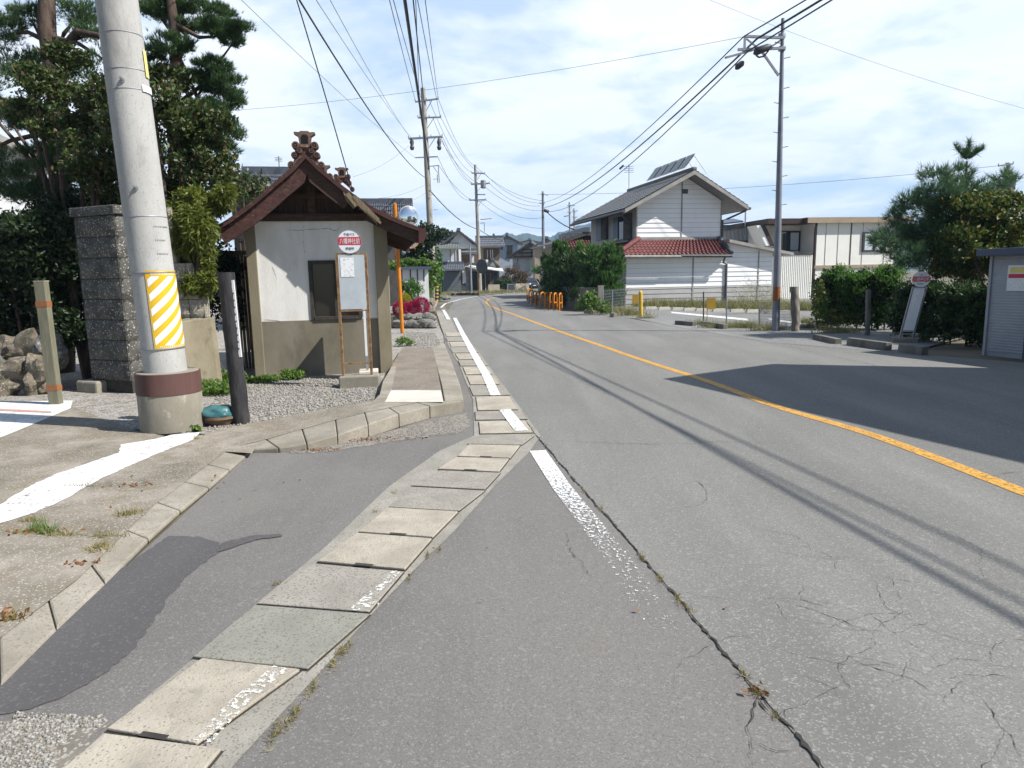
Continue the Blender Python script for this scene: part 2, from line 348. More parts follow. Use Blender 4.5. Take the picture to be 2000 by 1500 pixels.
M['wood_red'] = mat('barge_red', (.078, .034, .029), (.045, .021, .018), 5, .65, .4, 30, stretch=(1.5, 1.5, 3), stain=(9, (.20, .115, .075), .56, .70))
M['wood_grey'] = mat('wood_weathered', (.24, .19, .12), (.14, .11, .075), 6, .9, .5, 40, stretch=(5, 5, .6))
M['roof_red'] = mat('roof_red', (.075, .031, .027), (.05, .022, .019), 4, .5, .2, 30, stain=(6, (.17, .09, .06), .6, .7))
M['terra'] = mat('ornament_clay', (.18, .115, .085), (.105, .06, .048), 7, .75, .5, 30, stain=(9, (.36, .24, .17), .58, .68))
M['black'] = mat('inside_shade', (.008, .008, .009), (.012, .012, .012), 3, .9)
M['glass'] = glass('window_glass'); M['glass_dark'] = glass('shelter_glass', (.025, .022, .018), .15)
M['paper'] = mat('paper', (.78, .79, .80), (.70, .71, .73), 8, .8)
M['printed'] = mat('printed_paper', (.78, .79, .80), (.45, .46, .48), 1, .8, stretch=(26, 26, 95), lo=.56, hi=.60)
M['board'] = mat('grey_board', (.47, .51, .545), (.40, .44, .475), 4, .6, .1, 20, stain=(3, (.34, .37, .40), .60, .70))
M['rust'] = mat('rusty_frame', (.20, .10, .045), (.30, .20, .10), 12, .8, .4, 40, stain=(18, (.12, .05, .025), .54, .62))
M['sign_red'] = mat('sign_red', (.56, .035, .07), (.50, .04, .07), 4, .45)
M['sign_white'] = mat('sign_white', (.72, .74, .76), (.66, .68, .70), 5, .45)
M['sign_text'] = mat('sign_text', (.05, .09, .15), (.06, .09, .14), 5, .6)
M['orange'] = mat('orange_paint', (.60, .21, .018), (.48, .155, .012), 4, .5, .1, 20)
M['mirror'] = mirror_mat('mirror_face')
M['joint'] = mat('joint_shade', (.50, .51, .53), (.44, .45, .47), 3, .8)
M['siding'] = mat('white_siding', (.84, .845, .85), (.80, .805, .81), 2, .6)
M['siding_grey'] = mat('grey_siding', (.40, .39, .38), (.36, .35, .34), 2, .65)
M['siding_cream'] = mat('cream_panel', (.80, .79, .74), (.76, .75, .69), 1.5, .7)
M['trim_brown'] = mat('brown_trim', (.045, .026, .024), (.055, .033, .03), 3, .5)
M['fascia_tan'] = mat('tan_fascia', (.36, .28, .20), (.30, .235, .17), 2, .6)
M['fascia_grey'] = mat('grey_fascia', (.34, .325, .30), (.25, .235, .215), 3, .7)
M['slate'] = mat('slate_roof', (.20, .203, .205), (.14, .145, .15), 6, .7, .5, 24, stain=(1.2, (.19, .19, .185), .5, .7))
M['tile_red'] = mat('red_tile', (.165, .058, .056), (.115, .042, .042), 5, .7, .2, 20, spec=.2, stain=(2.5, (.19, .10, .09), .55, .7))
M['tile_dark'] = mat('dark_tile', (.065, .075, .095), (.11, .12, .14), 5, .4, .2, 20)
M['tile_grey'] = mat('grey_tile', (.17, .18, .20), (.11, .12, .14), 5, .45, .2, 20)
M['tile_green'] = mat('green_tile', (.17, .20, .185), (.24, .25, .22), 6, .6, .2, 20)
M['solar'] = mat('solar_glass', (.10, .115, .11), (.075, .085, .085), 3, .35, 0, 40, .1, .5)
M['shutter_blue'] = mat('blue_shutter', (.09, .15, .22), (.07, .12, .18), 3, .5)
M['curtain'] = mat('curtain', (.62, .68, .72), (.45, .52, .57), 9, .8, stretch=(8, 8, .3))
M['wall_white'] = mat('house_white', (.66, .67, .69), (.58, .59, .61), 2, .85)
M['wall_beige'] = mat('house_beige', (.42, .36, .27), (.36, .30, .22), 2, .85)
M['wall_blue'] = mat('house_bluegrey', (.40, .45, .50), (.35, .40, .45), 2, .8)
M['wall_dark'] = mat('house_dark', (.09, .08, .075), (.06, .055, .05), 2, .85)
M['shutter_grey'] = mat('garage_shutter', (.13, .145, .155), (.10, .11, .12), 2, .6, .4, 12, stretch=(.1, .1, 9))
M['lattice'] = mat('timber_lattice', (.17, .105, .06), (.07, .045, .03), 9, .8, .3, 20, stretch=(9, 9, .4))
M['awning'] = mat('white_awning', (.82, .82, .80), (.76, .76, .74), 3, .6)
M['wall_cream'] = mat('low_cream_wall', (.55, .48, .36), (.47, .40, .29), 3, .9)
M['wall_conc'] = mat('old_concrete_wall', (.20, .19, .165), (.115, .11, .095), 2, .92, .4, 30, stretch=(1, 1, .4), stain=(2, (.07, .07, .055), .5, .65))
M['shed_wall'] = mat('shed_sheet', (.33, .35, .38), (.29, .31, .34), 2, .55)
M['shed_roof'] = mat('shed_roof', (.075, .10, .15), (.06, .08, .12), 2, .5)
M['car_dark'] = mat('car_dark', (.05, .05, .055), (.045, .045, .05), 2, .25, 0, 10, .3, .5)
M['car_white'] = mat('car_silver', (.55, .56, .58), (.5, .51, .53), 2, .25, 0, 10, .3, .5)
M['tyre'] = mat('tyre', (.015, .015, .015), (.02, .02, .02), 5, .9)
M['lamp'] = mat('headlamp', (.7, .72, .75), (.6, .62, .65), 5, .15)
M['yellow_sign'] = mat('ochre_board', (.40, .25, .03), (.34, .20, .025), 3, .6)
M['yellow_post'] = mat('yellow_post', (.66, .42, .05), (.56, .34, .04), 4, .6)
M['hill'] = mat('forest_hill', (.025, .045, .03), (.035, .055, .033), .006, .95, 1, .02)
M['bark'] = mat('bark', (.12, .085, .065), (.06, .042, .035), 7, .95, 1.0, 22, stretch=(2, 2, .6))
M['bark_grey'] = mat('bark_grey', (.26, .235, .20), (.15, .135, .115), 6, .95, .8, 22, stretch=(3, 3, .5))
M['pine'] = leafmat('pine_needles', [(.025, .062, .03), (.045, .10, .038), (.08, .15, .045), (.115, .175, .055)], .25)
M['pine_blue'] = leafmat('blue_pine_needles', [(.05, .105, .055), (.08, .16, .075), (.13, .22, .10), (.10, .18, .07)], .3)
M['camellia'] = leafmat('camellia_leaves', [(.026, .055, .014), (.045, .085, .02), (.07, .11, .024), (.09, .10, .028), (.12, .085, .032), (.035, .07, .017), (.055, .10, .022)], .25, .48, .4)
M['cypress'] = leafmat('cypress_fans', [(.099, .132, .020), (.154, .187, .028), (.209, .231, .044), (.066, .099, .017)], .4)
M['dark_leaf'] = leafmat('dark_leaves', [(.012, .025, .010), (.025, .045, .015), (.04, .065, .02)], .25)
M['hedge'] = leafmat('hedge_leaves', [(.045, .105, .022), (.075, .173, .030), (.112, .225, .045), (.060, .128, .030)], .35)
M['hedge_bright'] = leafmat('bright_hedge_leaves', [(.065, .15, .028), (.10, .22, .04), (.14, .27, .05), (.08, .17, .03)], .45)
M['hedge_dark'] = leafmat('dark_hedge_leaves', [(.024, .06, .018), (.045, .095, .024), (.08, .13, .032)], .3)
M['autumn'] = leafmat('autumn_leaves', [(.028, .063, .017), (.049, .098, .021), (.070, .126, .028), (.126, .161, .031), (.238, .196, .035), (.049, .091, .021)], .35)
M['brown_leaf'] = leafmat('brown_leaves', [(.09, .05, .03), (.14, .08, .045), (.06, .07, .025), (.18, .11, .05)], .3)
M['weed'] = leafmat('weed_leaves', [(.077, .154, .022), (.121, .220, .039), (.165, .264, .055), (.099, .176, .033)], .4)
M['dry_grass'] = leafmat('dry_grass', [(.24, .19, .07), (.33, .26, .10), (.18, .19, .05), (.40, .32, .15)], .35)
M['lot_weed'] = leafmat('lot_weeds', [(.17, .19, .06), (.26, .25, .10), (.32, .28, .14), (.13, .17, .05)], .35)
M['rust_leaf'] = leafmat('fallen_leaves', [(.20, .08, .03), (.28, .13, .05), (.14, .06, .03)], .2)
M['kochia'] = leafmat('red_kochia', [(.26, .009, .06), (.36, .014, .085), (.45, .03, .12), (.18, .006, .04)], .08)
M['kochia_y'] = leafmat('yellow_kochia', [(.40, .33, .02), (.33, .32, .03), (.45, .36, .05)], .35)

# ------------------------------------------------------------------ foliage builders (numpy)
def nmesh(name, verts, faces, mat_, parent=None):
    me = bpy.data.meshes.new(name); o = bpy.data.objects.new(name, me); COL.objects.link(o)
    if parent is not None:
        off = Vector((0, 0, 0)); q = parent
        while q is not None: off += q.location; q = q.parent
        o.parent = parent; verts = verts - np.array(off)
    k = faces.shape[1]; me.vertices.add(len(verts)); me.vertices.foreach_set('co', verts.astype(np.float32).ravel())
    me.loops.add(faces.size); me.loops.foreach_set('vertex_index', faces.astype(np.int32).ravel())
    me.polygons.add(len(faces)); me.polygons.foreach_set('loop_start', np.arange(0, faces.size, k, dtype=np.int32))
    me.update(calc_edges=True); me.validate(); me.materials.append(mat_); return o
def unit(a): return a / np.maximum(np.linalg.norm(a, axis=1, keepdims=True), 1e-9)
def cloud_points(clumps, n, sub=14, spread=.30, shell=.55):
    """points in ellipsoids (cx,cy,cz,rx,ry,rz[,weight]), gathered round sub-clumps so gaps stay open"""
    ws = np.array([c[6] if len(c) > 6 else c[3] * c[4] + c[4] * c[5] + c[3] * c[5] for c in clumps], float); ws /= ws.sum(); out = []; dirs = []
    for c, w in zip(clumps, ws):
        m = max(8, int(n * w)); r = np.array(c[3:6]); ns = max(3, sub)
        d = unit(RNG.normal(size=(ns, 3))); sc = d * (shell + (1 - shell) * RNG.random((ns, 1))) * r * .86
        idx = RNG.integers(0, ns, m); p = sc[idx] + RNG.normal(size=(m, 3)) * r * spread * .62
        out.append(p + np.array(c[:3])); dirs.append(unit(p / r))
    return np.concatenate(out), np.concatenate(dirs)
def leaf_quads(P, D, ln, wd, up=.3, outw=.5, jitter=.9):
    n = len(P); d = unit(D * outw + np.array([0, 0, up]) + RNG.normal(size=(n, 3)) * jitter)
    s = unit(np.cross(d, RNG.normal(size=(n, 3)))); L = ln * (.6 + .8 * RNG.random((n, 1))); Wd = wd * (.6 + .8 * RNG.random((n, 1)))
    V = np.empty((n, 4, 3)); V[:, 0] = P - d * L * .5; V[:, 1] = P + s * Wd * .5; V[:, 2] = P + d * L * .5; V[:, 3] = P - s * Wd * .5
    return V.reshape(-1, 3), np.arange(4 * n).reshape(n, 4)
def needle_tris(P, D, k, ln, wd, up=.5, outw=.8, jitter=.55):
    n = len(P); P = np.repeat(P, k, 0); D = np.repeat(D, k, 0); m = n * k
    d = unit(D * outw + np.array([0, 0, up]) + RNG.normal(size=(m, 3)) * jitter); s = unit(np.cross(d, RNG.normal(size=(m, 3))))
    L = ln * (.6 + .7 * RNG.random((m, 1))); V = np.empty((m, 3, 3)); V[:, 0] = P - s * wd * .5; V[:, 1] = P + s * wd * .5; V[:, 2] = P + d * L
    return V.reshape(-1, 3), np.arange(3 * m).reshape(m, 3)
def leaves(name, clumps, n, ln, wd, mat_, parent=None, sub=14, spread=.3, shell=.55, **k):
    P, D = cloud_points(clumps, n, sub, spread, shell); V, Fc = leaf_quads(P, D, ln, wd, **k); return nmesh(name, V, Fc, mat_, parent)
def needles(name, clumps, n, k, ln, wd, mat_, parent=None, sub=14, spread=.3, shell=.5, **kw):
    P, D = cloud_points(clumps, n, sub, spread, shell); V, Fc = needle_tris(P, D, k, ln, wd, **kw); return nmesh(name, V, Fc, mat_, parent)
def grass(name, spots, n, h, w, mat_, parent=None, lean=.5):
    """blades in patches (x, y, z, rx, ry)"""
    ws = np.array([s[3] * s[4] for s in spots]); ws /= ws.sum(); P = []
    for s, w_ in zip(spots, ws):
        m = max(4, int(n * w_)); q = RNG.normal(size=(m, 2)) * .5; P.append(np.stack([s[0] + q[:, 0] * s[3], s[1] + q[:, 1] * s[4], np.full(m, s[2])], 1))
    P = np.concatenate(P); V, Fc = needle_tris(P, np.zeros_like(P), 1, h, w, up=1, outw=0, jitter=lean); return nmesh(name, V, Fc, mat_, parent)

# ------------------------------------------------------------------ ground, roads, pavements
L = .04; SW = .15
def ragged(P, amp=.012, step=.05):
    out = []
    for a, b in zip(P, P[1:] + P[:1]):
        k = max(1, min(80, int((b - a).length / step)))
        for i in range(k): q = a.lerp(b, i / k); out.append(q + Vector((random.uniform(-amp, amp), random.uniform(-amp, amp), 0)))
    return out
def g(pts, z=0.0): return [gp(x, y, z) for x, y in pts]
mb = MB(); mb.poly([(-1900, -60, -.03), (1900, -60, -.03), (1900, 1950, -.03), (-1900, 1950, -.03)]); struct('ground', mb, M['ground'])
def grid_ground(): pass
seam_px = [(1610, 1500), (1480, 1350), (1300, 1140), (1160, 980), (1055, 860), (1005, 795), (965, 745), (922, 690), (895, 650), (880, 622), (874, 607), (880, 598), (898, 586)]
seam = g(seam_px); seam[0] = gp(1610, 1500); ext = seam[0] + (seam[0] - seam[1]) * 3.0
right_px = [(2100, 720), (2000, 708), (1900, 700), (1800, 693), (1700, 683), (1500, 657), (1300, 634), (1180, 613), (1100, 608), (1050, 597), (1036, 589)]
right = g(right_px)
far = [gp(1060, 577), gp(1075, 563), gp(1030, 564), gp(985, 569), gp(935, 576), gp(885, 579), gp(850, 577), gp(853, 571), Vector((-13, 84, 0)), Vector((-13.5, 74, 0)), gp(856, 588)]
road = [ext] + seam[:-1] + [gp(886, 590)] + far[::-1] + right[::-1] + [Vector((14, 6, 0)), Vector((14, -12, 0)), Vector((ext.x, -12, 0))]
mb = MB(); mb.poly(road); struct('road', mb, M['road'])
# bus bay and shoulder on the near side of the seam, 4 mm lower
bay = [(-6, -6), (-6, 3.0)] ; bay_px = [(0, 1330), (490, 885), (600, 881), (720, 854), (840, 817), (907, 804), (900, 770), (885, 725), (869, 681), (867, 655), (852, 608), (868, 596)]
mb = MB(); mb.poly([Vector((-7, -10, -.004)), Vector((3, -10, -.004)), Vector((ext.x + .5, -10, -.004))] + [p + Vector((.05, 0, -.004)) for p in [ext] + seam[:-2]] + g([(868, 598)] + bay_px[::-1][1:], -.004) + [Vector((-7, -2, -.004))])
struct('bus_bay', mb, M['bay'])
mb = MB(); mb.poly(ragged(g([(0, 1322), (95, 1235), (210, 1130), (330, 1046), (385, 1048), (432, 1058), (425, 1080), (370, 1120), (330, 1165), (305, 1205), (258, 1270), (200, 1318), (135, 1355), (60, 1385), (0, 1397), (-200, 1420), (-200, 1400)], .0), .009, .03))
struct('asphalt_patch', mb, M['patch'])
mb = MB(); mb.poly(ragged(g([(560, 884), (640, 874), (720, 855), (800, 832), (880, 812), (912, 806), (918, 832), (900, 846), (840, 852), (760, 864), (680, 876), (610, 886)], -.001), .03, .06)); mb.poly(ragged(g([(-150, 1600), (60, 1590), (150, 1480), (215, 1408), (150, 1398), (60, 1402), (-150, 1420)], -.001), .03, .05)); struct('dirt_patch', mb, M['dirt'])
mb = MB(); mb.poly(ragged(g([(432, 1060), (490, 1046), (548, 1042), (550, 1047), (500, 1054), (425, 1078)], .002), .006, .03)); struct('tar_smear', mb, M['patch'])
V_ = lambda *a: Vector(a)
def jag(pts, w0, z, amp=.012, step=.022, fade=True, taper=True):
    """ragged thin strip along ground points"""
    m = MB(); P = [Vector(p) for p in pts]; line = []
    for a, b in zip(P[:-1], P[1:]):
        k = max(1, int((b - a).length / step))
        for i in range(k): line.append(a.lerp(b, i / k))
    line.append(P[-1]); n = len(line); va = []; off = 0
    for i, p in enumerate(line):
        t = (line[min(i + 1, n - 1)] - line[max(i - 1, 0)]).normalized(); s = Vector((-t.y, t.x, 0)); off = off * .72 + random.uniform(-amp, amp) * .62
        w = w0 * .50 * random.uniform(.05, 1.7) * (.35 + 1.1 * abs(noise.noise(V_(i * .13, w0 * 900, 2)))) * (min(1, 4 * min(i, n - 1 - i) / n + .15) if taper else 1)
        q = p + s * off; va.append((q - s * w / 2, q + s * w / 2))
    vs_ = []
    for a, b in va: vs_ += [(a.x, a.y, z), (b.x, b.y, z)]
    return vs_, [(2 * i, 2 * i + 1, 2 * i + 3, 2 * i + 2) for i in range(n - 1)]
mb = MB()
mb.add(*jag([ext] + seam[:10], .034, .003, .009, .022, taper=False))
for pts, w in (([(1050, 858), (1150, 865), (1300, 868), (1480, 862)], .010), ([(1195, 1012), (1225, 1020), (1300, 1004)], .0), ([(1100, 1035), (1112, 1075), (1140, 1098), (1165, 1138)], .009),
               ([(1490, 1350), (1468, 1430), (1462, 1500)], .011), ([(1350, 928), (1376, 955), (1372, 985), (1300, 998)], .007), ([(1570, 1145), (1566, 1170), (1620, 1192)], .007), ([(1530, 1172), (1600, 1195), (1700, 1235)], .006),
               ([(1660, 1290), (1700, 1302), (1780, 1330), (1840, 1365)], .008), ([(1840, 1372), (1880, 1330), (1895, 1338)], .009), ([(1480, 1368), (1500, 1390)], .011), ([(1000, 700), (1080, 735), (1130, 745), (1230, 790)], .009),
               ([(1130, 745), (1110, 700), (1020, 690)], .008), ([(1560, 1085), (1690, 1092)], .005), ([(1470, 1450), (1520, 1470), (1560, 1472)], .007), ([(1900, 938), (1960, 925), (2000, 922)], .01),
               ([(1030, 640), (1160, 636), (1240, 640)], .02), ([(1400, 650), (1560, 682), (1720, 716), (1850, 760)], .016), ([(1180, 870), (1350, 862), (1560, 868)], .007), ([(2000, 1480), (1930, 1380), (1880, 1345)], .006)):
    if w: mb.add(*jag(g(pts), w * 1.25, .0025, .016 if w < .015 else .03, .022 if w < .012 else .05))
for _ in range(34):      # hairline cracks
    x, y = random.uniform(1060, 1950), random.uniform(800, 1450)
    if x < 1100 + (y - 860) * .95 + 60: x += 420
    p = gp(x, y); a_ = random.uniform(0, 2 * pi); q = [p]
    for _k in range(random.randint(3, 7)): a_ += random.uniform(-.7, .7); q.append(q[-1] + Vector((cos(a_), sin(a_), 0)) * random.uniform(.08, .22))
    mb.add(*jag(q, .0040, .0025, .012, .02))
struct('road_cracks', mb, M['crack'])
# parking lot and kerbside strip on the far right
mb = MB(); mb.poly([gp(1150, 612, .004), gp(1240, 622, .004), gp(1330, 640, .004), gp(1500, 668, .004), gp(1760, 690, .004), Vector((16, 21, .004)), Vector((22, 46, .004)), Vector((5, 40, .004))])
struct('parking_lot', mb, M['lot'])
def strip(pts0, pts1, z): 
    n = len(pts0); v = [Vector((p.x, p.y, z)) for p in pts0] + [Vector((p.x, p.y, z)) for p in pts1]
    return MB().add(v, [(i, i + 1, n + i + 1, n + i) for i in range(n - 1)])
mb = strip(g([(1310, 609), (1460, 623)]), g([(1312, 612), (1462, 627)]), .010); mb.add(*[(lambda q: (q.v, q.f))(strip(g([(1500, 622), (1570, 632)]), g([(1502, 625), (1572, 636)]), .010))][0]); struct('parking_lines', mb, M['white_line'])
# centre line, edge line, worn line
yl = [(2000, 962), (1710, 852), (1510, 792), (1380, 744), (1250, 702), (1170, 674), (1100, 650), (1040, 628), (1000, 613), (970, 603), (954, 595), (950, 589), (956, 584), (970, 581), (1000, 577), (1045, 570)]
def offset_line(P, w):
    a = []; b = []
    for i, p in enumerate(P):
        t = (P[min(i + 1, len(P) - 1)] - P[max(i - 1, 0)]).normalized(); s = Vector((-t.y, t.x, 0)); a.append(p - s * w / 2); b.append(p + s * w / 2)
    return a, b
def smooth_line(P, k=6):
    out = []
    for i in range(len(P) - 1):
        p0, p1, p2, p3 = P[max(i - 1, 0)], P[i], P[i + 1], P[min(i + 2, len(P) - 1)]
        for j in range(k):
            t = j / k; out.append(.5 * ((2 * p1) + (p2 - p0) * t + (2 * p0 - 5 * p1 + 4 * p2 - p3) * t * t + (3 * p1 - p0 - 3 * p2 + p3) * t ** 3))
    return out + [P[-1]]
struct('centre_line', strip(*offset_line((lambda P: [P[0] + (P[0] - P[2]) * k for k in (2.4, 1.6, .8)] + smooth_line(P))(g(yl)), .145), .004), M['yellow_line'])
el = g([(888, 622), (903, 652), (925, 692), (950, 735), (968, 775)]); m1 = strip(*offset_line(el, .14), .022)
for a, b in (((986, 803), (1019, 845)), ((866, 606), (876, 625))):
    q = strip(*offset_line(g([a, b]), .14), .022); m1.add(q.v, q.f)
q = strip(*offset_line(g([(861, 601), (870, 593), (898, 585), (930, 579), (985, 574), (1030, 569)]), .13), .006); m1.add(q.v, q.f); struct('edge_line', m1, M['white_line'])
wl = g([(1300, 1232), (1222, 1110), (1160, 1030), (1098, 952), (1050, 880)])
struct('worn_edge_line', strip(*offset_line(wl, .15), .001), M['white_worn'])

# gutter: one concrete channel with two rims, covers laid between them as separate slabs
gl = g([(60, 1560), (205, 1430), (380, 1285), (500, 1180), (640, 1065), (760, 950), (860, 880), (926, 851), (924, 780), (909, 744), (895, 708), (880, 686), (862, 640), (852, 608)])
gr_ = g([(400, 1560), (480, 1468), (610, 1330), (735, 1190), (812, 1110), (885, 1040), (965, 950), (1032, 885), (1056, 851), (999, 773), (975, 742), (950, 708), (932, 684), (893, 640), (872, 608)])
def along(P, t):
    d = [0]
    for a, b in zip(P[:-1], P[1:]): d.append(d[-1] + (b - a).length)
    s = t * d[-1]
    for i in range(len(P) - 1):
        if s <= d[i + 1] or i == len(P) - 2: return P[i].lerp(P[i + 1], (s - d[i]) / (d[i + 1] - d[i]))
nearL, nearR = gl[:8], gr_[:9]; farL, farR = gl[7:], gr_[8:]
def channel(PL, PR, n, z):
    a = [along(PL, i / n) for i in range(n + 1)]; b = [along(PR, i / n) for i in range(n + 1)]
    return strip(a, b, z)
mb = channel(nearL, nearR, 30, .002); q = channel(farL, farR, 40, .002); mb.add(q.v, q.f); struct('gutter', mb, M['gutter'])
def dark_joint(a, b, w, z=.0065):
    s = (b - a).normalized(); t = Vector((-s.y, s.x, 0)) * w / 2; return [a - t, b - t, b + t, a + t]
joints = MB()
# nearest covers from their own corners; pale ones have a lifting notch
near_px = [  # far-left, far-right, near-right, near-left, material, thickness, label
    [(205, 1437), (386, 1462), (442, 1478), (95, 1530), 'cover_pale'],
    [(395, 1291), (589, 1313), (384, 1462), (206, 1432), 'cover_pale'],
    [(497, 1185), (725, 1203), (602, 1312), (375, 1288), 'cover_green'],
    [(612, 1104), (790, 1120), (722, 1200), (500, 1183), 'cover_grey'],
    [(697, 1045), (845, 1056), (792, 1117), (619, 1101), 'cover_pale'],
    [(757, 995), (896, 1003), (846, 1054), (699, 1043), 'cover_pale'],
    [(800, 953), (948, 961), (897, 1001), (758, 993), 'cover_grey'],
    [(858, 921), (978, 926), (948, 959), (802, 951), 'cover_grey'],
    [(890, 896), (995, 899), (975, 925), (855, 919), 'cover_pale'],
    [(915, 871), (1016, 873), (997, 898), (893, 894), 'cover_pale'],
    [(934, 853), (1044, 853), (1020, 871), (912, 869), 'cover_grey']]
cov_lab = ['pale gutter cover at the very bottom of the photo, cut off by the frame', 'large pale pitted gutter cover with a worn white paint streak', 'greenish grey gutter slab between two pale covers',
           'grey gutter slab with a chipped white paint corner', 'pale gutter cover just below its twin beside the bus bay, with a dark lifting notch', 'pale gutter cover beside the middle of the bus bay, with a small notch',
           'grey gutter slab on the bay side of the worn white line', 'narrow grey gutter slab next beyond the middle bay slabs', 'pale gutter cover two before the bend in the gutter', 'pale gutter cover one before the bend in the gutter', 'grey corner slab where the gutter bends towards the shelter']
def shrink(q, k):
    c = sum(q, Vector((0, 0, 0))) / 4; return [c + (p - c) * (1 - k / max(.05, (p - c).length)) for p in q]
def slab(name, q, z0, z1, m_, lab, group):
    mb = MB(); mb.hexa([Vector((p.x, p.y, z0)) for p in q] + [Vector((p.x, p.y, z1)) for p in q]); return tag(link(name, mb, m_, bevel=.004), lab, 'drain cover', group)
near_px[0] = [(205, 1439), (436, 1470), (330, 1600), (60, 1560), 'cover_pale']
for i, c in enumerate(near_px):
    q = [gp(*p) for p in c[:4]]; q = [q[3], q[2], q[1], q[0]]
    joints.poly([Vector((p.x, p.y, .0045)) for p in shrink(q, -.004)])
    slab('drain_cover', shrink(q, .006), .005, .019 if 'pale' in c[4] else .014, M[c[4]], cov_lab[i], 'drain covers along the gutter')
    if c[4] == 'cover_pale':      # lifting notch on the near edge
        a, b = q[0], q[1]; e = (b - a).normalized(); c0 = a.lerp(b, .54 if i else .5); t = Vector((-e.y, e.x, 0))
        joints.poly([Vector((p.x, p.y, .0215)) for p in (c0 - e * .055 - t * .010, c0 + e * .055 - t * .010, c0 + e * .055 + t * .016, c0 - e * .055 + t * .016)])
ys = [(1, 850, 826), (0, 823, 806), (1, 804, 777), (0, 775, 757), (1, 753, 736), (1, 733, 718), (0, 716, 705), (1, 703, 692), (0, 690, 680), (1, 678, 669), (0, 667, 659), (1, 657, 650)]
ord_ = ['first', 'second', 'third', 'fourth', 'fifth', 'sixth', 'seventh', 'eighth', 'ninth', 'tenth', 'eleventh', 'twelfth']
def edge_at(P, y):
    # point of an edge polyline that projects on image row y (ground geometry only)
    d0 = gp(900, y).y
    for a, b in zip(P[:-1], P[1:]):
        if a.y <= d0 <= b.y: return a.lerp(b, (d0 - a.y) / (b.y - a.y))
    return P[-1]
for i, (k, y0, y1) in enumerate(ys):
    a, b, c, d = edge_at(farL, y0), edge_at(farR, y0), edge_at(farR, y1), edge_at(farL, y1)
    ins = .08 if k else .02; A, B, Cc, Dd = a.lerp(b, ins), b.lerp(a, ins), c.lerp(d, ins), d.lerp(c, ins)
    joints.poly([Vector((p.x, p.y, .0045)) for p in (A, B, Cc, Dd)])
    slab('drain_cover', shrink([A, B, Cc, Dd], .012), .005, .016, M['cover_pale' if k else 'cover_grey'], f'{"pale" if k else "grey"} gutter cover under the white edge line, {ord_[i]} beyond the bend by the kerb corner', 'drain covers along the gutter')
struct('gutter_joints', joints, M['crack'])
sm = strip(*offset_line(g([(395, 1458), (470, 1378), (550, 1312)]), .075), .0215); q = strip(*offset_line(g([(690, 1198), (745, 1150), (775, 1120)]), .05), .0165); sm.add(q.v, q.f)
q = strip(*offset_line(g([(690, 1192), (740, 1184)]), .05), .0170); sm.add(q.v, q.f); struct('paint_streaks', sm, M['white_smear'])

# land on the left: driveway slab, yard, raised pavement, kerbs
yard = [Vector((-60, 6.0, L)), gp(-300, 900, L), gp(0, 850, L), gp(140, 830, L), gp(400, 848, L), gp(735, 785, L), gp(760, 720, L), gp(790, 682, L), gp(868, 680, L), gp(866, 655, L), gp(852, 625, L), gp(846, 606, L), gp(853, 597, L), gp(856, 587, L), Vector((-14, 74, L)), Vector((-60, 76, L))]
mb = MB(); mb.poly(yard); struct('yard', mb, M['gravel_bed'])
mb = MB(); mb.poly(g([(-400, 1650), (0, 1245), (150, 1132), (300, 987), (440, 882), (492, 885), (505, 862), (430, 838), (400, 849), (330, 853), (262, 840), (130, 790), (0, 792), (-600, 800), (-900, 1100)], L + .006)); struct('driveway', mb, M['drive'])
mb = MB()
for pts, w in (([(240, 925), (330, 912), (452, 906)], .009), ([(40, 965), (140, 952), (300, 945), (372, 942)], .011), ([(20, 1030), (120, 1042), (230, 1056)], .012), ([(330, 875), (420, 872), (500, 866)], .006)):
    mb.add(*jag(g(pts, L), w, L + .0085, .01, .06))
struct('driveway_joints', mb, M['crack'])
mb = MB(); mb.poly(ragged(g([(-120, 1060), (0, 985), (60, 948), (112, 925), (190, 898), (232, 884), (236, 868), (300, 858), (340, 848), (392, 844), (378, 858), (322, 880), (262, 905), (190, 938), (120, 978), (60, 1004), (0, 1022), (-120, 1080)], L + .010), .008, .04))
mb.poly(g([(-500, 850), (-500, 800), (0, 784), (80, 783), (142, 782), (138, 797), (70, 826), (0, 855)], L + .010)); struct('white_painted_ground', mb, M['white_ground'])
mb = MB(); mb.poly(g([(-300, 800), (0, 798), (100, 803), (100, 806), (0, 802), (-300, 804)], L + .014)); struct('red_line', mb, M['red_line'])
# kerbstones of the driveway (flush) and of the raised pavement
def kerb_run(name, outer, inner, z0, zo, zi, m_):
    """outer/inner ground polylines (same count); kerb with top falling from zi to zo"""
    mb = MB(); n = len(outer)
    for i in range(n - 1):
        a, b, c, d = outer[i], outer[i + 1], inner[i + 1], inner[i]; e = (b - a).normalized() * .004
        zz = [zo[i], zo[i + 1], zi[i + 1], zi[i]]; lo_ = [a + e, b - e, c - e, d + e]
        mb.hexa([Vector((p.x, p.y, z0)) for p in lo_] + [Vector((p.x, p.y, z)) for p, z in zip(lo_, zz)])
    return struct(name, mb, m_, bevel=.012)
ko = g([(-330, 1640), (0, 1342), (110, 1232), (205, 1142), (290, 1056), (352, 1000), (408, 955), (448, 920), (492, 882)]); ki = g([(-400, 1560), (0, 1248), (92, 1172), (170, 1105), (240, 1045), (300, 990), (352, 950), (398, 915), (442, 878)])
kerb_run('driveway_kerb', ko, ki, -.02, [.014] * 9, [.048] * 9, M['kerb'])
po = g([(492, 884), (545, 884), (600, 879), (660, 868), (720, 852), (780, 832), (840, 815), (905, 804)])
tops = [.045, .06, .08, .11, .14, SW, SW, SW]
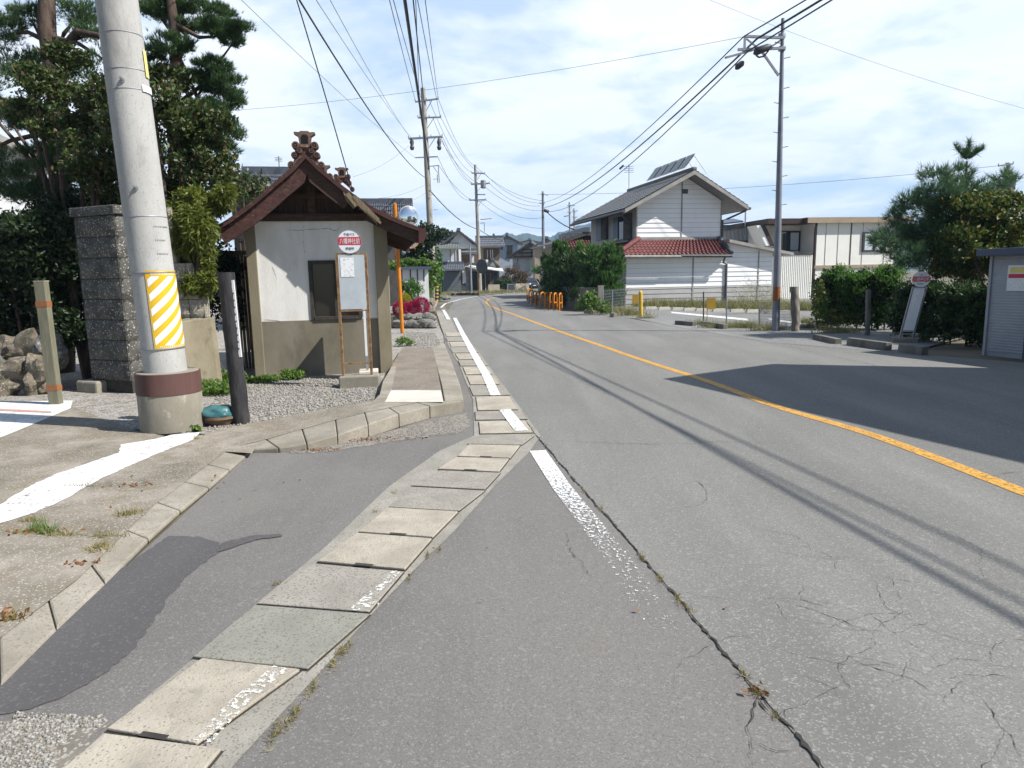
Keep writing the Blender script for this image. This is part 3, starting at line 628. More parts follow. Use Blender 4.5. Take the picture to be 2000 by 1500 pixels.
pi_ = [Vector((p.x, p.y, 0)) for p in (gp(455, 872, .05), gp(520, 858, .06), gp(590, 838, .08), gp(655, 820, .11), gp(712, 806, .14), gp(760, 796, SW), gp(815, 786, SW), gp(862, 782, SW))]
kerb_run('pavement_kerb', po, pi_, -.02, [t - .015 for t in tops], tops, M['kerb'])
back = [Vector((p.x, p.y, 0)) for p in (gp(400, 850, L), gp(470, 832, .06), gp(560, 815, .08), gp(640, 800, .11), gp(700, 790, .14), gp(745, 783, SW), gp(800, 779, SW), gp(862, 779, SW))]
v = [Vector((p.x, p.y, z)) for p, z in zip(pi_, tops)] + [Vector((p.x, p.y, z)) for p, z in zip(back, tops)]
mb = MB().add(v, [(i, i + 1, 8 + i + 1, 8 + i) for i in range(7)]); mb.extrude([Vector((p.x, p.y, z)) for p, z in zip(back, tops)] + [Vector((p.x, p.y, -.02)) for p in back[::-1]], Vector((-.02, .05, 0)))
struct('pavement', mb, M['drive'])
ko2 = [Vector((p.x, p.y, 0)) for p in (gp(906, 803, 0), gp(899, 770, 0), gp(884, 725, 0), gp(868, 681, 0))]; ki2 = [Vector((p.x, p.y, 0)) for p in (gp(868, 782, SW), gp(862, 750, SW), gp(852, 712, SW), gp(844, 679, SW))]
kerb_run('pavement_kerb', [ko2[0].lerp(ko2[1], t) if i < 3 else p for i, (t, p) in enumerate([(0, 0), (.5, 0), (1, 0), (0, ko2[2]), (0, ko2[2].lerp(ko2[3], .5)), (0, ko2[3])])], [ki2[0].lerp(ki2[1], t) if i < 3 else p for i, (t, p) in enumerate([(0, 0), (.5, 0), (1, 0), (0, ki2[2]), (0, ki2[2].lerp(ki2[3], .5)), (0, ki2[3])])], -.02, [SW - .012] * 6, [SW] * 6, M['kerb'])
mb = MB(); q = g([(738, 784), (866, 781), (846, 679), (786, 680), (765, 712)], SW - .004); mb.extrude(q, (0, 0, -.2)); struct('pavement', mb, M['walk'])
mb = MB(); mb.poly(g([(752, 785), (866, 785), (861, 762), (764, 762)], SW + .003)); struct('pale_pavement_slab', mb, M['slab_white'])
mb = MB(); q = g([(722, 790), (742, 770), (748, 745), (766, 715), (774, 715), (768, 745), (764, 768), (748, 786)], SW + .002); mb.extrude(q, (0, 0, -.2)); struct('pavement_edging', mb, M['kerb'])
# loose stones on the yard and along the kerb
def stone_scatter(name, areas, n, size):
    vs_ = []; fs = []
    base = np.array([[1, 0, 0], [-1, 0, 0], [0, 1, 0], [0, -1, 0], [0, 0, 1], [0, 0, -1]], float); tri = [(0, 2, 4), (2, 1, 4), (1, 3, 4), (3, 0, 4), (2, 0, 5), (1, 2, 5), (3, 1, 5), (0, 3, 5)]
    for poly, k, z in areas:
        for _ in range(int(n * k)):
            a, b = random.random(), random.random(); p = poly[0].lerp(poly[1], a).lerp(poly[3].lerp(poly[2], a), b); r = size * random.uniform(.5, 1.6)
            w = random.random() * pi; m = len(vs_)
            for q in base:
                x = q * np.array([random.uniform(.7, 1.3), random.uniform(.7, 1.3), random.uniform(.5, .9)]) * r
                vs_.append((p.x + x[0] * cos(w) - x[1] * sin(w), p.y + x[0] * sin(w) + x[1] * cos(w), z + x[2] + r * .25))
            fs += [(a_ + m, b_ + m, c_ + m) for a_, b_, c_ in tri]
    o = nmesh(name, np.array(vs_), np.array(fs), M['stones']); return tag(o, kind='stuff')
stone_scatter('loose_gravel', [(g([(405, 842), (735, 783), (745, 735), (430, 745)], L), 1, L), (g([(790, 680), (866, 680), (850, 650), (788, 648)], L), .3, L)], 5200, .0135)
stone_scatter('kerb_grit', [(g([(660, 868), (760, 858), (900, 846), (880, 822)], 0), .45, -.002), (g([(560, 886), (700, 872), (690, 866), (560, 878)], 0), .12, -.002), (g([(-40, 1560), (100, 1500), (140, 1420), (-60, 1405)], 0), .55, -.003), (g([(20, 1420), (200, 1420), (210, 1400), (30, 1390)], 0), .2, -.003)], 1900, .0062)
# far hills beyond the town
def hill(name, pts, depth, m_):
    """pts: image points of the skyline at distance depth"""
    mb = MB(); top = []; 
    for (x0, y0), (x1, y1) in zip(pts[:-1], pts[1:]):
        for i in range(6): t = i / 6; top.append(at(x0 + (x1 - x0) * t, y0 + (y1 - y0) * t + random.uniform(-1, 1), depth))
    n = len(top); rows = [(-420, 0), (-260, .35), (-120, .72), (0, 1.0), (260, .6), (500, 0)]
    base = len(mb.v)
    for dy, k in rows:
        for i, p in enumerate(top): mb.v.append((p.x, p.y + dy + 40 * noise.noise(Vector((i * .4, dy * .01, 1))), (p.z * k if k else -.5) * (1 + .12 * noise.noise(Vector((i * .5, dy * .02, 3))) * (k < 1))))
    for j in range(len(rows) - 1):
        for i in range(n - 1): a = j * n + i; mb.f.append((a, a + 1, a + n + 1, a + n))
    return struct(name, mb, m_, smooth=60)
hill('hills', [(760, 500), (850, 492), (930, 478), (970, 462), (990, 455), (1010, 459), (1030, 455), (1050, 460), (1075, 463), (1090, 454), (1110, 450), (1125, 441), (1160, 436), (1200, 440), (1260, 448), (1330, 458), (1420, 466), (1500, 470), (1700, 468), (2000, 460), (2300, 470)], 1350, M['hill'])

# ------------------------------------------------------------------ near utility pole
def V(*a): return Vector(a)
def build_near_pole():
    b = gp(331, 848, L); Y = b.y + .33; ax0 = V(at(331, 760, Y).x, Y, L); top = at(228, 0, Y); d = (top - ax0).normalized(); tp = ax0 + d * 12.6
    t = thing('utility_pole', 'thick concrete utility pole with yellow striped guard sheet and round concrete footing beside driveway', 'utility pole', (ax0.x, ax0.y, L))
    Rr = lambda s: .218 - s * .0055
    link('pole', MB().tube([ax0 + d * s for s in (0, 3, 6, 9, 12.6)], [Rr(s) for s in (0, 3, 6, 9, 12.6)], 40), M['conc_pole'], t, 40)
    zt = at(331, 724, Y).z
    pr = [(.325, 0), (.322, .2), (.318, zt - L - .02), (.305, zt - L)]
    link('concrete_base', MB().lathe((ax0.x, ax0.y, L), pr, 48), M['conc_base'], t, 40)
    zb = at(331, 775, Y - .33).z; zc = at(331, 733, Y - .33).z
    link('brown_band', MB().lathe((ax0.x, ax0.y, zb), [(.319, 0), (.327, .002), (.324, zc - zb), (.316, zc - zb + .002)], 48), M['brown_band'], t, 40)
    # frame round the axis at a height: angle 0 faces the camera
    fw = V(-ax0.x, -ax0.y, 0).normalized(); sw = V(-fw.y, fw.x, 0)           # sw points to the viewer's right
    def P(s, a, off=.004): c = ax0 + d * s; return c + (fw * cos(a) + sw * sin(a)) * (Rr(s) + off)
    def patch(name, s0, s1, a0, a1, m_, off=.004, par=t, na=14, ns=2):
        mb = MB(); vv = [P(s0 + (s1 - s0) * j / ns, a0 + (a1 - a0) * i / na, off) for j in range(ns + 1) for i in range(na + 1)]
        mb.add(vv, [(j * (na + 1) + i, j * (na + 1) + i + 1, (j + 1) * (na + 1) + i + 1, (j + 1) * (na + 1) + i) for j in range(ns) for i in range(na)]); return link(name, mb, m_, par, 40)
    def s_of(y): return (at(300, y, Y - .2).z - L) / d.z
    s0, s1 = s_of(684), s_of(528); a0, a1 = -.35, 1.62
    sh = patch('guard_sheet', s0, s1, a0, a1, M['sheet_yellow'], .006, na=20, ns=6)
    # white slanted stripes printed on the sheet
    mb = MB(); H0 = s0 + .045; H1 = s1 - .062; span = H1 - H0; wA = a1 - a0 - .16; A0 = a0 + .07
    lw = wA * .22                                             # sheet width in metres
    pitch = .152; n = 0
    for k in range(-6, 10):
        base = H0 + k * pitch
        cols = []
        for i in range(29):
            x = lw * i / 28; lo = base + x * .88; hi = lo + .078; lo_, hi_ = max(lo, H0), min(hi, H1)
            cols.append((x, lo_, hi_) if hi_ > lo_ + .001 else None)
        for i in range(28):
            if cols[i] and cols[i + 1]:
                q = []
                for (x, lo, hi) in (cols[i], cols[i + 1]): q.append((P(lo, A0 + x / .22, .0085), P(hi, A0 + x / .22, .0085)))
                mb.add([q[0][0], q[1][0], q[1][1], q[0][1]], [(0, 1, 2, 3)])
    link('stripe', mb, M['sheet_white'], sh, 40)
    for srow, cnt in ((s1 - .048, 15), (s0 + .022, 15)):
        mb = MB()
        for i in range(cnt):
            aa = a0 + .25 + i * .088; w = random.uniform(.030, .055); h = random.uniform(.010, .016)
            for dz in (0, h * .9): mb.add([P(srow + dz, aa, .0085), P(srow + dz, aa + w, .0085), P(srow + dz + h * .45, aa + w, .0085), P(srow + dz + h * .45, aa, .0085)], [(0, 1, 2, 3)])
        link('small_print', mb, M['sheet_white'], sh)
    for s in (s0 + .004, s1 - .025): link('steel_band', MB().lathe(ax0 + d * s, [(Rr(s) + .010, -.007), (Rr(s) + .012, 0), (Rr(s) + .010, .007)], 40, d), M['steel'], t, 40)
    for y in (130, 57, 170, 422):
        s = s_of(y); link('wire_band', MB().lathe(ax0 + d * s, [(Rr(s) + .002, -.0045), (Rr(s) + .0045, 0), (Rr(s) + .002, .0045)], 40, d), M['steel'], t, 40)
    patch('number_plate', s_of(172), s_of(158), .65, 1.45, M['white_plate'], .012)
    patch('yellow_plate', s_of(140), s_of(84), 1.0, 1.32, M['yellow_plate'], .012)
    for y, a in ((155, -.22), (367, -.25)):
        s = s_of(y); c = P(s, a, -.01); o = (c - (ax0 + d * s)).normalized()
        link('step_bolt', MB().tube([c, c + o * .085 + V(0, 0, .012)], .011, 10).lathe(c + o * .012, [(.024, 0), (.024, .012)], 12, o), M['steel'], t, 40)
    for y, n_ in ((443, 11), (470, 7), (497, 8)):              # faded stencil rows, too worn to read
        s = s_of(y); aa = .30; mb = MB()
        for i in range(n_):
            w = random.uniform(.03, .07); mb.add([P(s, aa, .002), P(s, aa + w, .002), P(s + .016, aa + w + .01, .002), P(s + .016, aa + .01, .002)], [(0, 1, 2, 3)]); aa += w + random.uniform(.015, .04)
        link('stencil_mark', mb, M['ink_grey'], t)
    mb = MB(); 
    for s in (11.2, 11.9): mb.bar(ax0 + d * s + V(-.9, 0, 0), ax0 + d * s + V(.9, 0, 0), .08, .08)
    link('crossarm', mb, M['steel'], t)
    return tp, d, ax0
POLE_TOP, pd_, pax = build_near_pole()

# ------------------------------------------------------------------ wooden stake, stone pillar, block wall, leaning slab, marker post, bag
o = gp(110, 790, L); top = at(80, 550, o.y); t = thing('wooden_stake', 'tall weathered grey wooden stake with two bands of orange tape beside the stone pillar', 'stake', o)
ax = (top - o); w = .075
link('stake', MB().bar(o - ax * .02, top, .14, .10), M['stake'], t, bevel=.008)
for k0, k1 in ((.12, .165), (.80, .845)): link('tape', MB().bar(o + ax * k0, o + ax * k1, .146, .106), M['orange_tape'], t)
link('top_cut', MB().bar(top, top + ax.normalized() * .012, .145, .104), M['block_pale'], t)

pil = gp(215, 766, L); PA = -24; fp_ = Fr((pil.x, pil.y), PA)
def u_of(x, y, v=0): return fp_.uz(x, y, v)[0]
uL, uR = u_of(178, 740), u_of(256, 740); ztop = fp_.uz(170, 404)[1]
t = thing('stone_gate_pillar', 'dark rock-faced block gate pillar standing left of the utility pole', 'gate pillar', pil)
nb = 9; core = MB().fbox(fp_, uL + .012, uR - .012, .02, .40, L, ztop - .12)
link('core', core, M['crack'], t)
hz = (ztop - .13 - L - .18) / (nb - 1)
for i in range(nb - 1):
    z0 = L + .18 + i * hz; mb = MB(); e = .006
    mb.rough_face(fp_, uL, uR, .0, z0 + e, z0 + hz - e, .022, .05, i); 
    sL = Fr(fp_.p(uL, .4, 0), PA - 90); sR = Fr(fp_.p(uR, 0, 0), PA + 90)
    mb.rough_face(sL, 0, .4, 0, z0 + e, z0 + hz - e, .016, .06, i + 20); mb.rough_face(sR, 0, .4, 0, z0 + e, z0 + hz - e, .016, .06, i + 40)
    link('block', mb, M['block'], t, 30)
link('cap', MB().fbox(fp_, uL - .035, uR + .03, -.03, .42, ztop - .125, ztop), M['block'], t, bevel=.015)
link('footing', MB().fbox(fp_, uL - .16, uL + .30, -.14, .30, L - .05, L + .17), M['conc_base'], t, bevel=.03)
# wall running on behind the pole
wv = .32; fw_ = Fr(fp_.p(uR + .05, wv, 0), 6)
def wu(x, y): return fw_.uz(x, y)[0]
t = thing('block_wall', 'pale rock-faced block wall stepping down behind the utility pole', 'wall', fw_.o + V(0, 0, L))
rows = [(404, 250), (404, 300), (404, 330), (404, 340), (567, 372), (610, 400), (625, 405)]
e1 = wu(352, 600); e2 = wu(380, 600); e3 = wu(404, 640); zA, zB, zC = fw_.uz(300, 404)[1], fw_.uz(360, 565)[1], fw_.uz(390, 575)[1]
nb2 = 10; h2 = (zA - L) / nb2
core = MB().fbox(fw_, 0.0, e2, .03, .22, L, zA - .02 - h2 * 4); link('core', core, M['crack'], t)
for i in range(nb2):
    z0 = L + i * h2; lim = e1 if i >= 7 else (e2 if i >= 6 else e3); k = 0; u = -.02 + (0 if i % 2 else -.18); mb = MB()
    while u < lim - .03:
        u1 = min(u + .40, lim); mb.rough_face(fw_, max(u, -.02) + .004, u1 - .004, 0, z0 + .004, z0 + h2 - .004, .025, .05, i * 7 + k); u = u1; k += 1
    sR = Fr(fw_.p(lim, 0, 0), 6 + 90); mb.rough_face(sR, 0, .22, 0, z0 + .004, z0 + h2 - .004, .015, .06, i)
    mb.fbox(fw_, -.01, lim - .004, .03, .22, z0 + .004, z0 + h2 - .004); link('block_course', mb, M['block_pale'], t, 30)
a, b, c_, d_ = gp(350, 772, L), gp(430, 765, L), at(412, 621, gp(430, 765, L).y + .18), at(352, 628, gp(350, 772, L).y + .18)
mb = MB(); mb.extrude([a, b, c_, d_], (0.02, .09, .01)); tag(link('concrete_slab', mb, M['slab_old'], bevel=.012), 'mossy brown concrete slab leaning against the low block wall right of the utility pole', 'slab')
# dark log-textured marker post with a white strip
o = gp(472, 827, L); top = at(441, 532, o.y); t = thing('marker_post', 'dark bark-textured post with a narrow white strip standing at the gravel edge before the shelter', 'post', o)
mb = MB(); n = 40; m_ = 26; ax = top - o; base = len(mb.v)
for j in range(n + 1):
    for k in range(m_):
        w = 2 * pi * k / m_; r = .088 * (1 + .10 * noise.noise(V(cos(w) * 2.2, sin(w) * 2.2, j * .30)) + .07 * noise.noise(V(cos(w) * 6, sin(w) * 6, j * .7 + 9)))
        p = o + ax * (j / n); mb.v.append((p.x + r * cos(w), p.y + r * sin(w), p.z))
for j in range(n):
    for k in range(m_): mb.f.append((j * m_ + k, j * m_ + (k + 1) % m_, (j + 1) * m_ + (k + 1) % m_, (j + 1) * m_ + k))
mb.f.append(tuple(n * m_ + k for k in range(m_))); link('post', mb, M['char'], t, 50)
s0, s1 = .45, .95
mb = MB(); a = o + ax * s0 + V(.078, -.040, 0); b = o + ax * s1 + V(.078, -.040, 0); mb.bar(a, b, .034, .02); st = link('white_strip', mb, M['white_plate'], t)
mb = MB()
for i in range(9): p = a.lerp(b, .10 + i * .09) + V(.0, -.0115, 0); mb.box(p.x - .007, p.x + .006, p.y - .002, p.y, p.z, p.z + .016)
link('lettering', mb, M['ink'], st)
o = gp(432, 828, L); t = thing('planter_pot', 'brown clay pot half hidden under a blue-green plastic bag by the marker post', 'pot', o)
link('pot', MB().lathe(o, [(.13, 0), (.17, .07), (.185, .075), (.18, .10)], 24), M['pot'], t, 40)
bm = bmesh.new(); bmesh.ops.create_icosphere(bm, subdivisions=4, radius=1); mb = MB(); q = []
for v in bm.verts:
    k = 1 + .22 * noise.noise(v.co * 1.6) + .16 * abs(noise.noise(V(v.co.x * 3.0, v.co.y * 3.0, v.co.z * 7)));  q.append((o.x - .02 + v.co.x * .20 * k, o.y + v.co.y * .16 * k, o.z + .13 + v.co.z * .085 * k))
mb.add(q, [tuple(v.index for v in f.verts) for f in bm.faces]); bm.free(); tag(link('plastic_bag', mb, M['bag'], smooth=70), 'crumpled blue-green plastic bag lying on the clay pot', 'bag')
a = gp(447, 735, L); b = at(424, 692, a.y + .1); tag(link('board', MB().bar(a, b, .035, .02), M['white_plate']), 'thin pale stick leaning between slab and marker post', 'stick')
# boulders and mound on the far left
rs = [((20, 742), .34, .26, .26, 'rock_warm'), ((70, 735), .17, .2, .27, 'rock_warm'), ((-40, 730), .36, .3, .33, 'rock'), ((52, 768), .14, .12, .08, 'rock'), ((78, 770), .12, .1, .07, 'rock_warm'), ((0, 700), .36, .3, .30, 'rock_warm'), ((62, 690), .20, .2, .22, 'rock')]
lb = ['large brown boulder in the low stone bank at the left edge', 'upright brown boulder next to the wooden stake', 'grey boulder at the far left edge of the photo', 'small flat grey stone at the foot of the boulders', 'small tan stone beside the foot of the wooden stake', 'broad boulder on top of the bank at the left edge', 'grey boulder on top of the bank behind the stake']
for i, ((x, y), rx, ry, rz, m_) in enumerate(rs):
    p = gp(x, 772, L); z = max(L + rz * .55, at(x, y, p.y + .25).z); dy = .55 if z > .45 else .15
    tag(link('boulder', MB().rock((p.x, p.y + dy, z), (rx * 1.15, ry, rz * 1.15), i + 3, 4, .75), M[m_], smooth=22), lb[i], 'boulder', 'boulders of the stone bank')

# ------------------------------------------------------------------ bus shelter
S0 = gp(508, 738, L); S = Fr((S0.x, S0.y), 11)
def s_uz(x, y, v=0): return S.uz(x, y, v)
def build_shelter():
    t = thing('bus_shelter', 'old plastered bus waiting hut with curved red-brown gable roof and clay ridge ornaments', 'bus shelter', S.p(0, 0, L))
    uA = s_uz(500, 500)[0]; uB = s_uz(515, 640)[0]; Wd = s_uz(762, 600)[0]; uP = s_uz(735, 560)[0]; D = 2.75
    ztop = s_uz(610, 432)[1]; zmid = s_uz(620, 625)[1]; uPl = .09
    # window opening
    wx0, wz1 = s_uz(601, 509); wx1, wz0 = s_uz(708, 628); wz0 = zmid
    low = MB().fbox(S, uPl, uP, .0, .16, L - .1, zmid); link('lower_wall', low, M['mortar'], t)
    up = MB(); vf = .012
    up.fbox(S, uPl, wx0, vf, .15, zmid, ztop).fbox(S, wx1, uP, vf, .15, zmid, ztop).fbox(S, wx0, wx1, vf, .15, wz1, ztop); link('plaster_wall', up, M['plaster'], t)
    link('corner_post', MB().fbox(S, -.07, uPl, -.02, .20, L - .1, ztop + .02), M['mortar_post'], t, bevel=.01)
    link('corner_post', MB().fbox(S, uP, Wd, -.10, .30, L - .1, ztop + .02), M['mortar_post'], t, bevel=.01)
    ck = MB()
    for pts in ([(560, 450), (596, 449), (640, 446), (657, 451), (668, 440)], [(592, 436), (592, 470), (595, 500)], [(530, 520), (540, 545), (536, 560)], [(515, 625), (560, 628), (600, 627)]):
        q = []
        for (xa, ya), (xb, yb) in zip(pts[:-1], pts[1:]):
            for i in range(8): ua_, za_ = s_uz(xa + (xb - xa) * i / 8 + random.uniform(-1, 1), ya + (yb - ya) * i / 8 + random.uniform(-.8, .8)); q.append((ua_, za_))
        for (a_, b_), (c_, d_) in zip(q[:-1], q[1:]):
            w_ = random.uniform(.0015, .005); ck.add([S.p(a_, vf - .002, b_ - w_), S.p(c_, vf - .002, d_ - w_), S.p(c_ + w_, vf - .002, d_ + w_), S.p(a_ + w_, vf - .002, b_ + w_)], [(0, 1, 2, 3)])
    link('plaster_cracks', ck, M['ink_grey'], t)
    # window
    fr = MB(); b = .055
    fr.fbox(S, wx0, wx0 + b, -.015, .07, wz0, wz1).fbox(S, wx1 - b, wx1, -.015, .07, wz0, wz1).fbox(S, wx0 + b, wx1 - b, -.015, .07, wz1 - b, wz1).fbox(S, wx0 + b, wx1 - b, -.03, .09, wz0, wz0 + b)
    w = link('window', fr, M['frame_grey'], t, bevel=.004)
    link('pane', MB().fbox(S, wx0 + b, wx1 - b, .075, .085, wz0 + b, wz1 - b), M['glass_dark'], w)
    link('glazing_bar', MB().fbox(S, (wx0 + wx1) / 2 - .02, (wx0 + wx1) / 2 + .02, .02, .06, wz0 + b, wz1 - b), M['frame_grey'], w)
    # other walls
    link('side_wall', MB().fbox(S, -.05, .09, .20, D, L - .1, ztop), M['mortar_post'], t)
    link('rear_wall', MB().fbox(S, .09, Wd - .05, D - .14, D, L - .1, ztop), M['mortar'], t)
    link('floor', MB().fbox(S, .1, Wd - .02, .17, D - .15, L, L + .09), M['mortar_post'], t)
    # road side: post, door frame, dark opening, kick panel, notice
    link('end_post', MB().fbox(S, Wd - .10, Wd + .03, D - .30, D + .02, L - .1, ztop), M['wood_grey'], t, bevel=.008)
    link('door_frame', MB().fbox(S, Wd - .07, Wd - .02, .42, .50, L, ztop).fbox(S, Wd - .07, Wd - .02, 1.35, 1.43, L, ztop).fbox(S, Wd - .07, Wd - .02, .5, D - .3, ztop - .25, ztop - .17), M['wood_grey'], t)
    link('door_panel', MB().fbox(S, Wd - .055, Wd - .035, .30, .42, L, ztop).fbox(S, Wd - .055, Wd - .035, 1.43, D - .3, L + .05, .95), M['wood_plank'], t)
    n0, nz1 = S.uz(753, 505)[0], 1.9; link('notice', MB().fbox(S, Wd + .001, Wd + .006, .10, .26, 1.25, 1.95), M['paper'], t)
    link('bench', MB().fbox(S, .12, .5, .4, D - .4, .42, .48).fbox(S, .15, .2, .45, .52, L, .42).fbox(S, .15, .2, D - .55, D - .48, L, .42), M['wood_grey'], t)
    # gable boards
    vr = -.47
    prof_px = [(420, 446), (446, 431), (480, 407), (512, 381), (540, 356), (570, 331), (597, 304), (626, 330), (660, 358), (690, 381), (725, 405), (760, 423), (792, 436), (828, 449)]
    prof = [s_uz(x, y, vr) for x, y in prof_px]; ia = 6; ua, za = prof[ia]
    def zroof(u):
        for (a, za_), (b_, zb_) in zip(prof[:-1], prof[1:]):
            if a <= u <= b_: return za_ + (zb_ - za_) * (u - a) / (b_ - a)
        return prof[0][1] if u < prof[0][0] else prof[-1][1]
    us = [uA - .0 + (Wd - uA) * i / 16 for i in range(17)]
    gp_pts = [(u, zroof(u) - .16) for u in us]; gb = MB()
    for i in range(16):
        a, b_ = us[i] + .006, us[i + 1] - .006; gb.add([S.p(a, .03, ztop), S.p(b_, .03, ztop), S.p(b_, .03, max(ztop, zroof(b_) - .1)), S.p(a, .03, max(ztop, zroof(a) - .1))], [(0, 1, 2, 3)])
    gb.add([S.p(us[0], .05, ztop)] + [S.p(u, .05, max(ztop, zroof(u) - .1)) for u in us] + [S.p(us[-1], .05, ztop)], [tuple(range(19))])
    link('gable_board', gb, M['wood_plank'], t)
    link('tie_beam', MB().fbox(S, -.10, Wd + .04, -.05, .10, ztop, ztop + .12), M['wood_dark'], t, bevel=.006)
    link('gable_rail', MB().fbox(S, ua - .42, ua + .42, -.02, .05, ztop + .36, ztop + .43), M['wood_dark'], t)
    link('king_post', MB().fbox(S, ua - .055, ua + .065, -.03, .06, ztop + .12, za - .2), M['wood_dark'], t)
    link('ridge_beam', MB().fbox(S, ua - .07, ua + .07, vr + .06, D + .35, za - .27, za - .10), M['wood_dark'], t)
    for u_ in (uA - .0, Wd - .12): link('purlin', MB().fbox(S, u_, u_ + .12, vr + .06, D + .35, ztop + .0, ztop + .13), M['wood_dark'], t)
    # roof sheet
    def off(pts, k):
        out = []
        for i, (u, z) in enumerate(pts):
            a = pts[max(i - 1, 0)]; b_ = pts[min(i + 1, len(pts) - 1)]; tx, tz = b_[0] - a[0], b_[1] - a[1]; l_ = hypot(tx, tz); out.append((u + tz / l_ * k, z - tx / l_ * k))
        return out
    r1 = MB(); bot = off(prof, .055); r1.uzprism(S, prof + bot[::-1], vr - .06, D + .45); rf = link('roof', r1, M['roof_red'], t)
    def seg_board(i0, i1, k0, k1, v0, v1): 
        a = off(prof, k0)[i0:i1 + 1]; b_ = off(prof, k1)[i0:i1 + 1]; return MB().uzprism(S, a + b_[::-1], v0, v1)
    link('bargeboard', seg_board(0, ia, .058, .26, vr - .01, vr + .05), M['wood_red'], t)
    link('roof_edging', seg_board(0, ia, -.012, .05, vr - .075, vr - .05), M['wood_red'], rf)
    link('bargeboard', seg_board(ia, 9, .058, .26, vr - .01, vr + .05), M['wood_dark'], t)
    link('bargeboard', seg_board(10, 13, .058, .22, vr - .01, vr + .05), M['wood_dark'], t)
    link('roof_edging', seg_board(ia, 13, -.012, .05, vr - .075, vr - .05), M['roof_red'], rf)
    link('rear_bargeboard', seg_board(0, 13, .058, .24, D + .34, D + .40), M['wood_dark'], t)
    # rafters under the right eave
    for k in range(6):
        v = .1 + k * .5; a, b_ = off(prof, .10)[10], off(prof, .10)[13]; link('rafter', MB().bar(S.p(a[0], v, a[1]), S.p(b_[0], v, b_[1]), .06, .07), M['wood_dark'], t)
    # broken, hanging end of the right bargeboard
    B = lambda x, y, v=vr - .07: S.p(*((lambda q: (q[0], v, q[1]))(s_uz(x, y, v))))
    mb = MB(); mb.bar(B(690, 384), B(738, 432), .05, .09); mb.bar(B(678, 378), B(697, 402), .05, .07)
    mb.add([B(668, 370), B(690, 384), B(696, 404), B(690, 408), B(676, 392)], [(0, 1, 2, 3, 4)]); mb.bar(B(700, 396), B(744, 436, vr - .10), .04, .04)
    link('broken_board', mb, M['wood_grey'], t)
    mb = MB(); 
    for k in range(7): x = 700 + k * 6; mb.bar(B(x, 392 + k * 6), B(x + random.uniform(-3, 5), 404 + k * 6), .012, .012)
    link('splinter', mb, M['wood_grey'], t)
    e = prof[-1]; mb = MB(); pr = [(e[0] - .02, e[1] + .02), (e[0] + .02, e[1] + .03), (e[0] + .03, e[1] - .10), (e[0] - .02, e[1] - .20), (e[0] - .10, e[1] - .22), (e[0] - .09, e[1] - .02)]
    link('eave_cap', mb.uzprism(S, pr, vr - .08, vr - .02), M['roof_red'], t)
    # ridge and clay ridge-end ornaments
    link('ridge', MB().tube([S.p(ua, vr + .02, za + .03), S.p(ua, D + .42, za + .03)], .085, 12), M['terra'], rf, 50)
    def ornament(v, par, k=1.0, ua=ua, za=za):
        mb = MB()
        q = lambda du, z: (ua + du * k, za + z * k)
        base = [q(-.24, -.16), q(-.19, -.02), q(-.17, .13), q(-.10, .22), q(.10, .22), q(.17, .13), q(.19, -.02), q(.24, -.16), q(.10, -.02), q(0, .06), q(-.10, -.02)]
        mb.uzprism(S, base, v, v + .12 * k)
        body = [q(-.085, .16), q(-.105, .34), q(-.175, .385), q(-.17, .41), q(-.09, .405), q(-.06, .425), q(.06, .425), q(.09, .405), q(.17, .41), q(.175, .385), q(.105, .34), q(.085, .16)]
        mb.uzprism(S, body, v - .03 * k, v + .13 * k)
        for du, z, r in ((-.245, -.13, .062), (.245, -.13, .062), (-.185, .03, .055), (.185, .03, .055), (-.155, .19, .066), (.155, .19, .066), (-.10, .10, .05), (.10, .10, .05)):
            c = S.p(ua + du * k, v - .055 * k, za + z * k); mb.lathe(c, [(r * k * .22, -.014), (r * k * .26, .012), (r * k * .50, .014), (r * k * .54, -.012), (r * k * .74, -.012), (r * k * .78, .012), (r * k * .92, .010), (r * k, .03 * k), (r * k, .16 * k)], 20, S.v)
        o_ = link('ridge_ornament', mb, M['terra'], par, 35)
        link('niche_shade', MB().uzprism(S, [q(-.055, .22), q(-.06, .33), q(-.03, .365), q(.03, .365), q(.06, .33), q(.055, .22)], v - .036 * k, v - .031 * k), M['black'], o_)  # flat black plate painted as a niche's inner shade, no recess cut
        return o_
    ornament(vr + .02, rf, .90, ua, za - .02); ornament(D + .34, rf)
    ux, zx_ = s_uz(669, 362, .1); ornament(.1, rf, .62, ux, zx_ + .02)
    return t
build_shelter()

